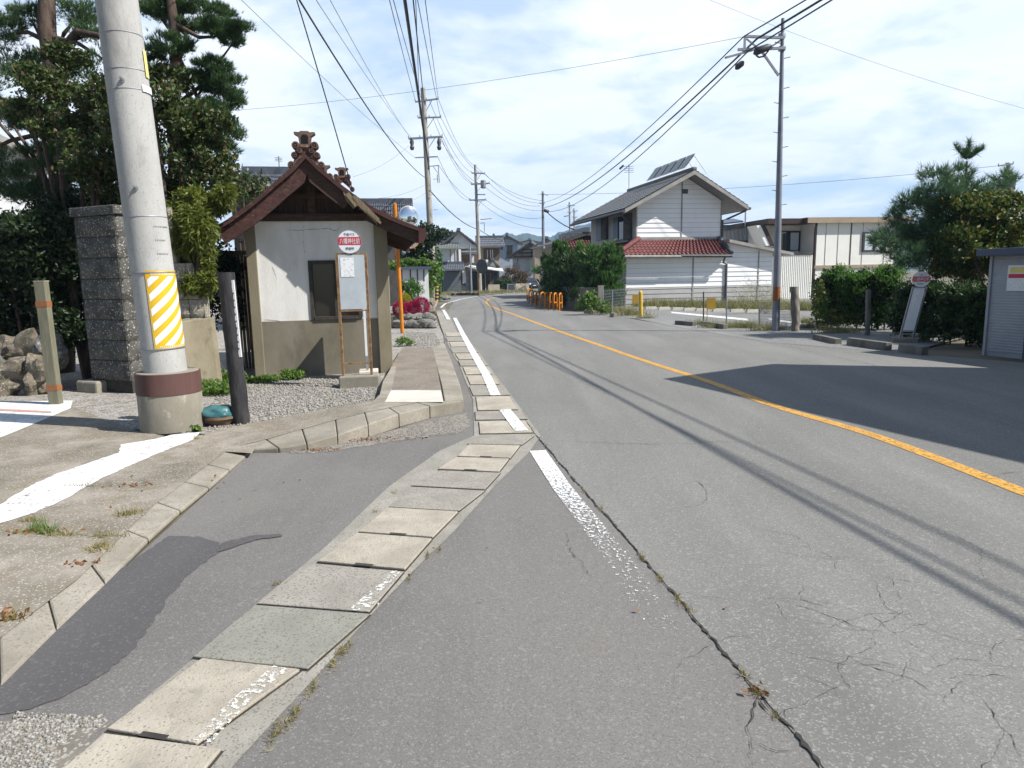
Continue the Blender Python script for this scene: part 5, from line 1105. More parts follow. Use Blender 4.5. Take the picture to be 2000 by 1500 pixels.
# ------------------------------------------------------------------ cream panelled building
def build_cream():
    Yb = 41.5; b0 = at(1587, 590, Yb); K = Fr((b0.x, Yb), 9); uz = K.uz
    t = thing('cream_building', 'cream panelled two-storey building with flat brown-edged roof behind the hedge', 'building', K.o)
    w = uz(1752, 500)[0]; zt = uz(1600, 434)[1]; zf = uz(1640, 521)[1]; D = 9
    link('wall', MB().fbox(K, 0, w, 0, D, zf + .1, zt), M['siding_cream'], t); link('lower_wall', MB().fbox(K, 0, w + .0, .02, D, 0, zf + .1), M['siding_cream'], t)
    link('floor_band', MB().fbox(K, -.02, w + .05, -.05, .0, zf - .08, zf + .10), M['fascia_tan'], t)
    for x in (1612, 1636, 1661, 1684, 1727, 1751):
        u = uz(x, 480)[0]; link('seam', MB().fbox(K, u - (.032 if x == 1661 else .011), u + (.032 if x == 1661 else .011), -.02, .0, zf + .10, zt - .02), M['fascia_grey'] if x != 1661 else M['trim_brown'], t)
    link('corner_trim', MB().fbox(K, -.06, .06, -.03, .0, 0, zt), M['trim_brown'], t)
    link('roof', MB().fbox(K, -.7, w + .7, -.25, D + .5, zt, zt + .10), M['fascia_tan'], t); 
    z1 = uz(1650, 424, -.3)[1]; link('fascia', MB().fbox(K, -.72, w + .72, -.30, -.25, zt - .06, z1), M['fascia_tan'], t)
    link('fascia', MB().fbox(K, -.77, -.72, -.30, D + .5, zt - .06, z1), M['trim_brown'], t)
    a, b_ = uz(1684, 490)[0], uz(1727, 490)[0]; zb, zw = uz(1700, 490)[1], uz(1700, 455)[1]
    wn = link('window', MB().fbox(K, a, b_, -.06, -.04, zb, zw), M['glass'], t); link('frame', MB().fbox(K, a - .05, a, -.08, 0, zb - .05, zw + .05).fbox(K, b_, b_ + .05, -.08, 0, zb - .05, zw + .05).fbox(K, a, b_, -.08, 0, zw, zw + .05).fbox(K, a, b_, -.08, 0, zb - .05, zb).fbox(K, (a + b_) / 2 - .03, (a + b_) / 2 + .03, -.085, -.061, zb, zw), M['trim_brown'], wn)
    for k in (0, 1): link('curtain', MB().fbox(K, a + .1 + k * (b_ - a) / 2, a + (b_ - a) * .42 + k * (b_ - a) / 2, -.066, -.0605, zb + .05, zw - .05), M['curtain'], wn)
    for x, m_ in ((1752, 'trim_brown'), (1585, 'trim_brown')):
        u = uz(x, 520)[0]; link('downpipe', MB().tube([K.p(u + .1, -.22, zt - .1), K.p(u + .05, -.12, zt - .4), K.p(u + .05, -.10, 0)], .055, 8), M[m_], t, 50)
    # shaded left wing with sloping parapet, set back
    v2 = 1.6; x0 = uz(1482, 500, v2)[0]; zt2 = uz(1500, 440, v2)[1]; z0 = uz(1560, 497, v2)[1]
    link('side_wall', MB().fbox(K, x0, -.02, v2, D, 0, zt2), M['siding_cream'], t)
    link('side_roof', MB().fbox(K, x0 - .3, -.03, v2 - 1.5, D, zt2 - .02, zt2 + .28), M['trim_brown'], t)
    a, b_ = uz(1523, 470, v2)[0], uz(1560, 470, v2)[0]; zb, zw = uz(1540, 490, v2)[1], uz(1540, 453, v2)[1]; wn = link('window', MB().fbox(K, a, b_, v2 - .06, v2 - .03, zb, zw), M['glass'], t)
    link('frame', MB().fbox(K, a - .06, a, v2 - .08, v2, zb - .05, zw + .05).fbox(K, b_, b_ + .06, v2 - .08, v2, zb - .05, zw + .05).fbox(K, a, b_, v2 - .08, v2, zw, zw + .06).fbox(K, (a + b_) / 2 - .03, (a + b_) / 2 + .03, v2 - .085, v2 - .061, zb, zw), M['trim_brown'], wn)
    link('curtain', MB().fbox(K, a + (b_ - a) * .5, b_ - .05, v2 - .066, v2 - .0605, zb + .05, zw - .05), M['curtain'], wn)
    for (xa, xb, m_) in ((1478, 1500, 'awning'), (1487, 1508, 'trim_brown')):
        p = [uz(xa, 440, v2 - 1.2), uz(xa + 8, 440, v2 - 1.2), uz(xb + 5, 480, v2 - 1.2), uz(xb - 3, 480, v2 - 1.2)]; link('raked_wall', MB().uzprism(K, p, v2 - 1.2 + (.03 if m_ == 'awning' else .0), v2 - .03), M[m_], t)
    # lit corrugated block in front
    v3 = -.2; a, b_ = uz(1512, 560, v3)[0], uz(1584, 560, v3)[0]; z1 = uz(1550, 498, v3)[1]; mb = MB(); n = 40
    for i in range(n):
        p0, p1 = a + (b_ - a) * i / n, a + (b_ - a) * (i + 1) / n; k = .035 if i % 2 else 0; k2 = .035 if (i + 1) % 2 else 0
        mb.add([K.p(p0, v3 - k, 0), K.p(p1, v3 - k2, 0), K.p(p1, v3 - k2, z1), K.p(p0, v3 - k, z1)], [(0, 1, 2, 3)])
    mb.fbox(K, a, b_ - .02, v3 + .005, v2 - .01, 0, z1 - .003); link('corrugated_wall', mb, M['siding_cream'], t); link('coping', MB().fbox(K, a - .05, b_, v3 - .06, v2 - .01, z1, z1 + .05), M['trim_brown'], t)
    link('downpipe', MB().tube([K.p(a + .1, v3 - .12, z1 - .1), K.p(a + .1, v3 - .12, 0)], .06, 8), M['trim_brown'], t, 50)
build_cream()
# balcony frame between the houses and a tiled ridge behind
Yk = 44; t = thing('balcony_frame', 'dark balcony railing and drying pole between white house and cream building', 'balcony', (at(1430, 470, Yk).x, Yk, 0))
x0, x1 = at(1405, 470, Yk), at(1480, 470, Yk); zt_, zb_ = at(1430, 441, Yk).z, at(1430, 470, Yk).z
link('deck', MB().box(x0.x, x1.x, Yk, Yk + 3, 0, zb_), M['wall_dark'], t)
mb = MB(); 
for i in range(24): xx = x0.x + (x1.x - x0.x) * .8 * i / 23; mb.box(xx, xx + .035, Yk, Yk + .03, zb_, zt_)
mb.box(x0.x, x0.x + (x1.x - x0.x) * .8, Yk - .02, Yk + .05, zt_, zt_ + .06); link('railing', mb, M['dark_metal'], t)
mb = MB(); p = at(1456, 440, Yk - .3); q = at(1456, 408, Yk - .3); mb.bar(V(p.x, p.y, zb_), q, .07, .07).bar(at(1441, 407, Yk - .3), at(1467, 407, Yk - .3), .06, .06); link('drying_pole', mb, M['steel'], t)
link('canopy', MB().extrude([at(1402, 440, Yk + 1), at(1452, 434, Yk + 1), at(1452, 431, Yk + 1), at(1402, 437, Yk + 1)], (0, 2, .3)), M['shed_roof'], t)

# ------------------------------------------------------------------ houses at the bend
class FH:
    """a far house built in its own frame; image columns and rows give its true size at its distance"""
    def __init__(s, name, lab, x, Y, deg, cat='house', zb=0.0):
        p = at(x, 560, Y); s.f = Fr((p.x, Y), deg); s.t = thing(name, lab, cat, s.f.o + V(0, 0, zb))
    def uz(s, x, y, v=0): return s.f.uz(x, y, v)
    def box(s, name, xa, ya, xb, yb, m_, v=0, d=.08, par=None, ground=False, depth=None):
        """front rectangle between two image corners; d is how far it stands proud, depth how deep it runs back"""
        u0, z1 = s.uz(xa, ya, v); u1, z0 = s.uz(xb, yb, v); z0 = 0 if ground else z0
        return link(name, MB().fbox(s.f, u0, u1, v - d, v + (depth or 0), z0, z1), M[m_], par or s.t)
    def roof_u(s, name, xa, xb, ye, yr, m_, ve, vr_, n=16, back=None, par=None, inset=0):
        """slope with its eave toward the viewer"""
        u0, z0 = s.uz(xa, ye, ve); u1, _ = s.uz(xb, ye, ve); zr = s.uz((xa + xb) / 2, yr, vr_)[1]; f = s.f; mb = MB()
        mb.ribs(f.p(u0, ve, z0), f.p(u1, ve, z0), f.p(u0 + inset, vr_, zr), f.p(u1 - inset, vr_, zr), n, .07, 6, 4, .05)
        vb = back if back is not None else vr_ + .3
        mb.add([f.p(u0, ve, z0 - .12), f.p(u1, ve, z0 - .12), f.p(u1 - inset, vr_, zr - .12), f.p(u0 + inset, vr_, zr - .12), f.p(u0, ve, z0 + .04), f.p(u1, ve, z0 + .04)], [(3, 2, 1, 0), (0, 1, 5, 4)])
        if back is not None: mb.add([f.p(u0 + inset, vr_, zr), f.p(u1 - inset, vr_, zr), f.p(u1, vb, z0), f.p(u0, vb, z0)], [(0, 1, 2, 3)]); mb.add([f.p(u0, ve, z0), f.p(u0 + inset, vr_, zr), f.p(u0, vb, z0), f.p(u1, ve, z0), f.p(u1 - inset, vr_, zr), f.p(u1, vb, z0)], [(0, 1, 2), (5, 4, 3)])
        r = link(name, mb, M[m_], par or s.t)
        link('ridge', MB().bar(f.p(u0 + inset, vr_, zr + .1), f.p(u1 - inset, vr_, zr + .1), .35, .3), M['tile_dark'], r); return r
    def roof_v(s, name, xl, xa, xr, ye, ya, m_, va, vb, n=14, yr=None, wall=None):
        """gable toward the viewer"""
        f = s.f; uL, zL = s.uz(xl, ye, va); uA, zA = s.uz(xa, ya, va); uR, zR_ = s.uz(xr, yr or ye, va); mb = MB()
        mb.ribs(f.p(uL, vb, zL), f.p(uL, va, zL), f.p(uA, vb, zA), f.p(uA, va, zA), n, .07, 6, 5, .05); mb.ribs(f.p(uR, va, zR_), f.p(uR, vb, zR_), f.p(uA, va, zA), f.p(uA, vb, zA), n, .07, 6, 5, .05)
        r = link(name, mb, M[m_], s.t)
        link('bargeboard', MB().uzprism(f, [(uL, zL + .05), (uA, zA + .05), (uR, zR_ + .05), (uR, zR_ - .2), (uA, zA - .25), (uL, zL - .2)], va - .04, va + .04), M['wall_dark'], r)
        link('ridge', MB().bar(f.p(uA, va - .1, zA + .12), f.p(uA, vb, zA + .12), .4, .35), M['tile_dark'], r)
        if wall: link('gable', MB().uzprism(f, [(uL + .4, min(zL, zR_) - .1), (uR - .4, min(zL, zR_) - .1), (uA, zA - .2)], va + .6, va + .75), M[wall], s.t)
        return r
a = FH('tiled_house', 'old white-walled house with grey garage shutter and layered tiled roofs at the bend', 862, 85, 6)
a.box('garage_wall', 862, 527, 909, 570, 'wall_dark', 0, .02, ground=True, depth=7); a.box('garage_shutter', 864, 531, 901, 566, 'shutter_grey', 0, .10, ground=True); a.box('side_panel', 903, 529, 910, 553, 'wall_white', 0, .10)
a.box('upper_wall', 859, 483, 895, 518, 'wall_white', .2, .02, depth=6)
for x0, x1 in ((858, 860), (879, 881), (888.5, 890), (893, 896)): a.box('timber', x0, 486, x1, 517, 'wall_dark', .2, .09)
a.box('white_return', 895.5, 487, 901, 517, 'awning', .2, .05, depth=4); a.roof_u('awning_roof', 859, 908, 527, 515, 'tile_grey', -1.3, .15, 14); a.roof_u('eave_roof', 850, 897, 485, 474, 'tile_green', -.9, 1.0, 15)
a.roof_v('main_roof', 862, 896, 940, 477, 450, 'tile_grey', .2, 9, 18, yr=483, wall='wall_white'); a.box('rear_wall', 866, 478, 931, 520, 'wall_white', 2.5, .02, ground=True, depth=5)
a.box('balcony', 902, 497, 934, 513, 'lattice', 1.4, .05, depth=.1); a.box('balcony_beam', 900, 490, 934, 492, 'awning', 1.4, .12, depth=.1); a.box('lower_eave', 896, 514, 936, 518, 'wall_dark', .6, .3, depth=1.5)
a.box('white_door', 921, 499, 926, 513, 'wall_white', 1.3, .06)
b = FH('shop_house', 'two-storey timber-fronted shop house with white awning behind the bend utility pole', 945, 88, 4)
b.box('wall', 930, 480, 976, 570, 'wall_beige', .5, .02, ground=True, depth=7); b.roof_u('main_roof', 930, 987, 481, 464, 'tile_grey', -.5, 3.5, 20, back=7.5); b.box('window_front', 944, 485, 976, 506, 'lattice', .5, .1)
for x in (951, 957, 961): b.box('shutter_slat', x, 488, x + 2, 505, 'wall_white', .5, .16)
b.box('eave_board', 938, 481, 978, 484, 'wall_beige', .5, .2); b.roof_v('porch_roof', 945, 963, 977, 521, 508, 'tile_grey', -1.2, 1.2, 8, wall='awning')  # plain board under the eave, same beige as the wall
u0, z0 = b.uz(916, 519, -3); u1, z1 = b.uz(983, 529, -3); link('awning', MB().add([b.f.p(u0, -3.2, z0), b.f.p(u1, -3.6, z1), b.f.p(u1, -.2, z1 + .35), b.f.p(u0, -.2, z0 + .35), b.f.p(u0, -3.2, z0 - .12), b.f.p(u1, -3.6, z1 - .12)], [(0, 1, 2, 3), (4, 5, 1, 0)]), M['awning'], b.t)
b.box('shop_front', 917, 530, 976, 570, 'wall_dark', -.2, .02, ground=True); 
for x, w, m_ in ((931, 2.5, 'wood_grey'), (947, 2, 'wall_white'), (956, 4, 'wood_grey'), (966, 7, 'glass'), (937, 6, 'glass')): b.box('door', x, 533, x + w, 566, m_, -.2, .08, ground=True)
b.box('dish', 949, 507, 953.5, 514, 'awning', -.4, .1)
p = gp(954, 569); mb = MB(); f = Fr((p.x, p.y), 2); mb.fbox(f, 0, f.uz(976, 560)[0], 0, .25, 0, f.uz(954, 556)[1]); tag(link('low_wall', mb, M['wall_cream']), 'low cream wall in front of the shop house', 'wall')
p = gp(1008, 568); f = Fr((p.x, p.y), 14); tag(link('low_wall', MB().fbox(f, 0, f.uz(1033, 560)[0], 0, .25, 0, f.uz(1010, 554)[1]), M['wall_cream']), 'low cream wall under the brown bush left of the parked cars', 'wall')
p = gp(991, 569); f = Fr((p.x, p.y), 10); t = thing('metal_gate', 'small dark metal gate between the two low cream walls', 'gate', f.o); w = f.uz(1007, 560)[0]; h = f.uz(1000, 555)[1]
link('panel', MB().fbox(f, .1, w - .1, 0, .04, .1, h - .05), M['dark_metal'], t); link('frame', MB().fbox(f, 0, .1, -.02, .06, 0, h).fbox(f, w - .1, w, -.02, .06, 0, h).fbox(f, .1, w - .1, -.02, .06, h - .05, h + .03), M['steel'], t)
c = FH('blue_grey_house', 'blue-grey two-storey house with central gable behind the bend', 985, 118, 0)
c.box('wall', 974, 470, 1012, 560, 'wall_blue', 0, .02, ground=True, depth=8); c.roof_v('main_roof', 965, 990, 1022, 478, 459, 'tile_grey', -.8, 8, 16, yr=476, wall='wall_blue'); c.box('gable_panel', 987, 470, 1002, 481, 'wall_dark', 0, .1); c.box('window', 990, 481, 1001, 490, 'glass', 0, .1); c.box('door_panel', 989, 490, 1001, 503, 'lattice', 0, .1); c.box('side_window', 977, 481, 982, 488, 'glass', 0, .1)
d = FH('storehouse', 'white storehouse with dark framed gable and tiled roof beside the hedge', 1030, 106, -6)
d.box('wall', 1001, 500, 1056, 560, 'wall_white', 0, .02, ground=True, depth=8); d.roof_v('main_roof', 987, 1036, 1074, 504, 473, 'tile_grey', -1.0, 8, 16, yr=497, wall='wall_beige')
for x0, y0, x1, y1 in ((1004, 500, 1056, 502), (1013, 493, 1058, 494.5), (1020, 486, 1050, 487.5), (1019, 487, 1020.5, 502), (1037, 478, 1039, 502), (1052, 490, 1053.5, 502), (1010.5, 502, 1012.5, 545), (1031, 502, 1032, 545), (1053, 502, 1056, 545)): d.box('timber', x0, y0, x1, y1, 'wall_dark', -.42 if y0 < 502 and x1 - x0 > 3 or y1 < 503 else 0, .10)
e = FH('red_eaved_house', 'dark timbered house with red lower eave between hedge and white house', 1130, 52, 8)
e.box('wall', 1095, 478, 1175, 560, 'wall_beige', 0, .02, ground=True, depth=8); e.roof_v('main_roof', 1078, 1146, 1200, 477, 452, 'tile_dark', -.8, 8, 18, yr=470, wall='wall_beige')
for x0, y0, x1, y1 in ((1095, 469, 1160, 471), (1119, 463, 1121, 490), (1145, 456, 1147.5, 485)): e.box('timber', x0, y0, x1, y1, 'wall_dark', -.3, .1)
e.roof_u('red_eave', 1105, 1190, 484, 462, 'tile_red', -1.6, -.2, 16)
# smaller roofs behind, each a house
for lab, x, Y, deg, xl, xa, xr, ye, ya, m_, w_ in (('small grey-roofed house far behind, left of the blue-grey house', 966, 150, 0, 952, 964, 984, 470, 459, 'tile_grey', 'wall_beige'), ('low grey-roofed house far behind the storehouse', 1050, 150, 0, 1010, 1034, 1060, 474, 468, 'tile_grey', 'wall_white'),
        ('grey-roofed house behind the slim steel pole', 1075, 96, 0, 1040, 1068, 1100, 482, 466, 'tile_grey', 'wall_beige'), ('dark tiled house whose ridge shows between mirror and shelter eave', 760, 40, 8, 690, 768, 860, 440, 395, 'tile_dark', 'wall_dark')):
    h = FH('tiled_house', lab, x, Y, deg)
    if Y == 40:
        h.roof_u('main_roof', 690, 808, 430, 396, 'tile_dark', 0, 3.2, 26, back=6.4); h.box('wall', 700, 432, 800, 560, 'wall_dark', .8, .02, ground=True, depth=5); h.box('window', 785, 470, 800, 500, 'wall_blue', .7, .1)
    else:
        h.roof_v('main_roof', xl, xa, xr, ye, ya, m_, -.6, 8, 14, wall=w_); h.box('wall', xl + 4, ye, xr - 4, 560, w_, 0, .02, ground=True, depth=7); h.box('window', (xl + xa) / 2 + 3, ye + 3, (xl + xa) / 2 + 9, ye + 9, 'glass', 0, .1)
# roofs seen over the shelter on its left
h = FH('tiled_house', 'dark tiled roof ridge showing left of the shelter gable', 500, 22, 10); h.roof_u('main_roof', 440, 560, 372, 341, 'tile_dark', 0, 3, 26, back=6); h.box('wall', 450, 374, 560, 560, 'wall_dark', .8, .02, ground=True, depth=4)
link('ridge_end', MB().fbox(h.f, h.uz(514, 340, 3)[0], h.uz(523, 340, 3)[0], 2.8, 3.2, h.uz(518, 352, 3)[1], h.uz(518, 329, 3)[1]), M['tile_dark'], h.t)
pa = at(547, 345, 26); mb = MB(); mb.bar(V(pa.x, 26, 3.0), at(544, 305, 26), .03, .03)
for k in range(3): mb.bar(at(537, 308 + 3 * k, 26), at(551, 309 + 3 * k, 26), .02, .02)
tag(link('tv_antenna', mb, M['steel']), 'thin television antenna left of the shelter ornament', 'antenna')
w = FH('white_house', 'white-walled house with grey tin roof behind the garden trees at the left edge', 20, 17, 36)
zw = w.uz(45, 292)[1]; uw = w.uz(72, 400)[0]; link('wall', MB().fbox(w.f, -7, uw, 0, 6, 0, zw), M['wall_white'], w.t)
u1, z1 = w.uz(98, 312, -.6); zl = w.uz(0, 262, -.6)[1]; ul = w.uz(0, 262, -.6)[0]; sl = (zl - z1) / (ul - u1); zf = z1 + sl * (-7 - u1)
link('roof', MB().uzprism(w.f, [(-7, zf), (u1, z1), (u1, z1 - .16), (-7, zf - .2)], -.6, 6.5), M['fascia_grey'], w.t)

# ------------------------------------------------------------------ parked cars
def car(lab, Y, x, body_m, yaw):
    p = at(x, 560, Y); t = thing('parked_car', lab, 'car', (0, 0, 0), 'cars parked before the storehouse'); W_, Ln = 1.66, 3.9
    secs = [(-Ln / 2, .35, .62, .80), (-Ln / 2 + .1, .30, .74, .92), (-Ln / 2 + 1.0, .28, .92, .98), (-Ln / 2 + 1.65, .28, 1.42, .80), (-Ln / 2 + 2.7, .28, 1.46, .80), (-Ln / 2 + 3.5, .30, 1.05, .92), (Ln / 2, .36, .85, .82)]
    mb = MB(); n = 12
    for y, zl, zh, k in secs:
        for i in range(n): a = 2 * pi * i / n + pi / n; cx, sx = cos(a), sin(a); ex = abs(cx) ** .45 * (1 if cx > 0 else -1); ez = abs(sx) ** .55 * (1 if sx > 0 else -1); kk = k if ez > .3 else 1; mb.v.append((ex * W_ / 2 * kk, y, (zl + zh) / 2 + ez * (zh - zl) / 2))
    for j in range(len(secs) - 1):
        for i in range(n): mb.f.append((j * n + i, j * n + (i + 1) % n, (j + 1) * n + (i + 1) % n, (j + 1) * n + i))
    mb.f.append(tuple(range(n - 1, -1, -1))); mb.f.append(tuple((len(secs) - 1) * n + i for i in range(n))); link('body', mb, body_m, t, 40)
    y0, y1 = -Ln / 2 + 1.0, -Ln / 2 + 1.65
    link('windscreen', MB().add([(-.60, y0 - .02, .97), (.60, y0 - .02, .97), (.52, y1 - .06, 1.38), (-.52, y1 - .06, 1.38)], [(0, 1, 2, 3)]), M['glass'], t)
    for s in (-1, 1):
        link('headlight', MB().lathe((s * .58, -Ln / 2 + .04, .66), [(.12, -.04), (.13, 0), (.09, .03)], 14, V(0, -1, .15)), M['lamp'], t)
        for y in (-1.25, 1.25): wh = link('wheel', MB().lathe((s * .72, y, .29), [(.2, -.09), (.29, -.07), (.29, .07), (.2, .09)], 20, V(1, 0, 0)), M['tyre'], t, 40); link('rim', MB().lathe((s * .72, y, .29), [(.17, -.095), (.18, 0), (.17, .095)], 14, V(1, 0, 0)), M['steel'], wh)
        link('side_window', MB().add([(s * .765, -.25, 1.0), (s * .765, 1.2, 1.0), (s * .672, .9, 1.36), (s * .672, .0, 1.36)], [(0, 1, 2, 3)]), M['glass'], t)
    link('number_plate', MB().box(-.17, .17, -Ln / 2 - .03, -Ln / 2 - .01, .42, .52), M['white_plate'], t); link('grille', MB().box(-.4, .4, -Ln / 2 - .015, -Ln / 2 + .05, .56, .66), M['dark_metal'], t)
    t.location = V(p.x, Y, 0); t.rotation_euler.z = yaw; return t
car('dark parked car with pale bonnet beside the low cream wall at the bend', 92, 1036, M['car_dark'], .25); car('silver parked car right of the dark one, half hidden by the hedge', 97, 1050, M['car_white'], .25)

# ------------------------------------------------------------------ roadside hedge with wall, guard arches
wp = [gp(1168, 607), gp(1140, 606), gp(1100, 600), gp(1066, 590), gp(1052, 583), V(7.5, 62, 0)]
mb = MB(); zt = at(1140, 562, wp[1].y).z
for a_, b_ in zip(wp[:-1], wp[1:]): t_ = (b_ - a_).normalized(); n__ = V(t_.y, -t_.x, 0) * .15; q = [a_, b_, b_ + n__, a_ + n__]; mb.hexa([V(p.x, p.y, -.05) for p in q] + [V(p.x, p.y, zt) for p in q])
tag(link('concrete_wall', mb, M['wall_conc']), 'stained old concrete wall below the roadside hedge', 'wall')
mb = MB(); a_ = wp[0]; mb.box(a_.x, a_.x + .25, a_.y - .1, a_.y + .15, 0, zt + .1); tag(link('gate_post', mb, M['conc_base']), 'square concrete post at the near end of the stained wall', 'post')
hl = ['feathery green conifer nearest the white house in the roadside hedge', 'tall green conifer with upright shoots in the roadside hedge', 'dark bushy tree in the middle of the roadside hedge', 'bright green bush over the wall in the roadside hedge', 'dark bush at the far end of the roadside hedge beside the steel pole']
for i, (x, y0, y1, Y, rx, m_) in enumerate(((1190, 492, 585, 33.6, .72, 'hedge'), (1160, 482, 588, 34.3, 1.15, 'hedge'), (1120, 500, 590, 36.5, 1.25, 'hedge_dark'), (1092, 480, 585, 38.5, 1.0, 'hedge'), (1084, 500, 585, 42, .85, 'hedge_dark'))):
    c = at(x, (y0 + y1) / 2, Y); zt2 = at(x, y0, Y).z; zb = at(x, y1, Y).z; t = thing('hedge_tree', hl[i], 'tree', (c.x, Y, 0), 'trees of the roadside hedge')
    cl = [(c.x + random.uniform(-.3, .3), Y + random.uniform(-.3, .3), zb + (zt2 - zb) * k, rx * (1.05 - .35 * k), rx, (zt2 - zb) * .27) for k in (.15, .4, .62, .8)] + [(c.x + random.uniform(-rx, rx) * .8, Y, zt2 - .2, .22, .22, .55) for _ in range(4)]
    leaves('foliage', cl, 7000, .30, .055, M[m_], t, sub=26, spread=.22, up=1.0, outw=.8, jitter=.35); leaves('inner_shade_foliage', cl, 2500, .16, .09, M['dark_leaf'], t, sub=20, shell=.2)  # darker leaves inside put the crown's deep shade into the colour
    link('trunk', MB().tube([V(c.x, Y, -.05), V(c.x + .1, Y, .9), V(c.x - .05, Y, zb + (zt2 - zb) * .6)], [.10, .08, .03], 8), M['bark'], t, 60)
    mb = MB()
    for k in range(5): e_ = V(cl[k][0] + random.uniform(-.6, .6), cl[k][1] - .3, cl[k][2]); mb.tube([V(c.x, Y, .7 + .2 * k), e_], [.035, .015], 6)
    link('limb', mb, M['bark'], t)
# guard arches along the kerb
pts = [(1095, 606, 1), (1085, 605, .95), (1077, 604, .95), (1068, 603, .92), (1060, 602, .9), (1051, 599, .88), (1044, 596, .85), (1038, 592, .85), (1034, 588, .9)]
gl_ = ['nearest', 'second nearest', 'third nearest', 'fourth nearest', 'fifth nearest', 'sixth nearest', 'seventh nearest', 'second farthest', 'farthest']
G0 = [gp(x, y) for x, y, _ in pts]
for i, p in enumerate(G0):
    q = G0[min(i + 1, len(G0) - 1)] - G0[max(i - 1, 0)]; t_ = V(q.x, q.y, 0).normalized(); s = V(t_.y, -t_.x, 0) * .15 + t_ * .20; h = .80
    t = thing('guard_arch', f'{gl_[i]} orange pipe arch of the row along the kerb below the hedge', 'barrier', p, 'orange guard arches along the kerb')
    path = [p - s + V(0, 0, -.05), p - s + V(0, 0, h - .24)] + [p - s * cos(a_) + V(0, 0, h - .24 + .24 * sin(a_)) for a_ in [pi * k / 8 for k in range(1, 8)]] + [p + s + V(0, 0, h - .24), p + s + V(0, 0, -.05)]
    link('arch', MB().tube(path, .038, 10), M['orange'], t, 60); link('rail', MB().bar(p - s + V(0, 0, .35), p + s + V(0, 0, .35), .05, .05), M['orange'], t)
# bushes at the bend
c = at(1003, 538, 88); bush('brown_bush', 'large reddish brown bush above the low wall at the bend', 'bush', (c.x, 88, 0), [(c.x, 88, 1.7, 1.6, 1.2, 1.2), (c.x + 1.0, 88, 1.2, 1.1, 1, 1.0), (c.x - 1.0, 88, 1.1, 1, 1, .9)], 5000, .22, .10, M['brown_leaf'])
c = at(985, 550, 86.5); bush('green_bush', 'dark green bush left of the brown bush at the bend', 'bush', (c.x, 86.5, 0), [(c.x, 86.5, .95, 1.1, .8, .85), (c.x + .8, 86.5, .7, .7, .7, .6)], 3000, .20, .10, M['hedge_dark'])
c = at(1050, 530, 80); bush('green_bush', 'loose green bush before the storehouse beside the hedge', 'bush', (c.x, 80, 0), [(c.x + .5, 80, 2.3, 1.0, 1, .5), (c.x + 1.4, 80, 1.6, 1.0, 1, 1.0)], 2600, .24, .09, M['hedge'], spread=.4)
# trees and vines left of pole two
for lab, m_, cl, n, ln in (('dark leafy tree behind the shelter eave and traffic mirror', 'dark_leaf', [(at(815, 480, 34).x, 34, at(815, 480, 34).z, 1.0, .9, .9), (at(835, 460, 34).x, 34, at(835, 465, 34).z, .8, .7, .7), (at(810, 505, 34).x, 34, at(810, 510, 34).z, .9, .8, .6)], 5500, .16),
        ('climbing vine mound with yellow-green leaves over the small shed', 'weed', [(at(800, 517, 31).x, 31, at(800, 517, 31).z, 1.1, .6, .22), (at(832, 515, 31.5).x, 31.5, at(832, 520, 31.5).z, .55, .5, .6), (at(842, 545, 32).x, 32, at(842, 545, 32).z, .38, .4, .8)], 5000, .15),
        ('leafy vine column climbing right of the mossy utility pole', 'hedge', [(at(855, 520, 50).x, 50, at(855, 520, 50).z, .35, .5, 1.3), (at(853, 555, 50).x, 50, at(853, 555, 50).z, .40, .5, 1.2)], 2600, .20)):
    b0 = (cl[0][0], cl[0][1], L); bush('leafy_tree' if 'tree' in lab else 'climbing_vine', lab, 'tree' if 'tree' in lab else 'vine', b0, cl, n, ln, ln * .6, M[m_], stem=.06)
c = at(880, 462, 150); bush('leafy_tree', 'dark tree crown far behind the old tiled house', 'tree', (c.x, 150, 0), [(at(868, 463, 150).x, 150, at(868, 463, 150).z, 2.2, 2, 1.8), (at(885, 466, 150).x, 150, at(885, 466, 150).z, 2.4, 2, 1.5), (at(872, 480, 150).x, 150, at(872, 480, 150).z, 3, 2, 2.2)], 3000, .6, .4, M['dark_leaf'], stem=.3)
# low planting bed on the corner by the bend pole
mb = MB(); mb.poly(g([(884, 578), (945, 577), (1000, 571), (1004, 568), (940, 571), (886, 574)], .03)); struct('grass_verge', mb, M['ground'])
for i in range(10):
    p = gp(886 + i * 5.2, 577, 0); tag(link('verge_stone', MB().rock((p.x, p.y, .14), (.28, .25, .2), i + 70, 1, .4), M['rock_warm'], smooth=40), 'small tan stone edging the planting strip at the bend', 'stone', 'stones edging the planting strip')
tag(grass('verge_grass', [(gp(960, 572).x, gp(960, 572).y, 0, 8, 1.2), (gp(905, 575).x, gp(905, 575).y, 0, 4, .8)], 2500, .35, .05, M['lot_weed']), kind='stuff')
p = gp(885, 568); tag(link('white_marker', MB().tube([p, p + V(0, 0, .7)], .12, 8), M['white_plate']), 'small white marker standing before the grey garage shutter', 'marker')
p = gp(871, 586); mb = MB(); mb.rock((p.x, p.y, .15), (.35, .3, .22), 5, 2, .4); tag(link('dark_stone', mb, M['rock']), 'dark stone lying on the asphalt near the left edge line', 'stone')

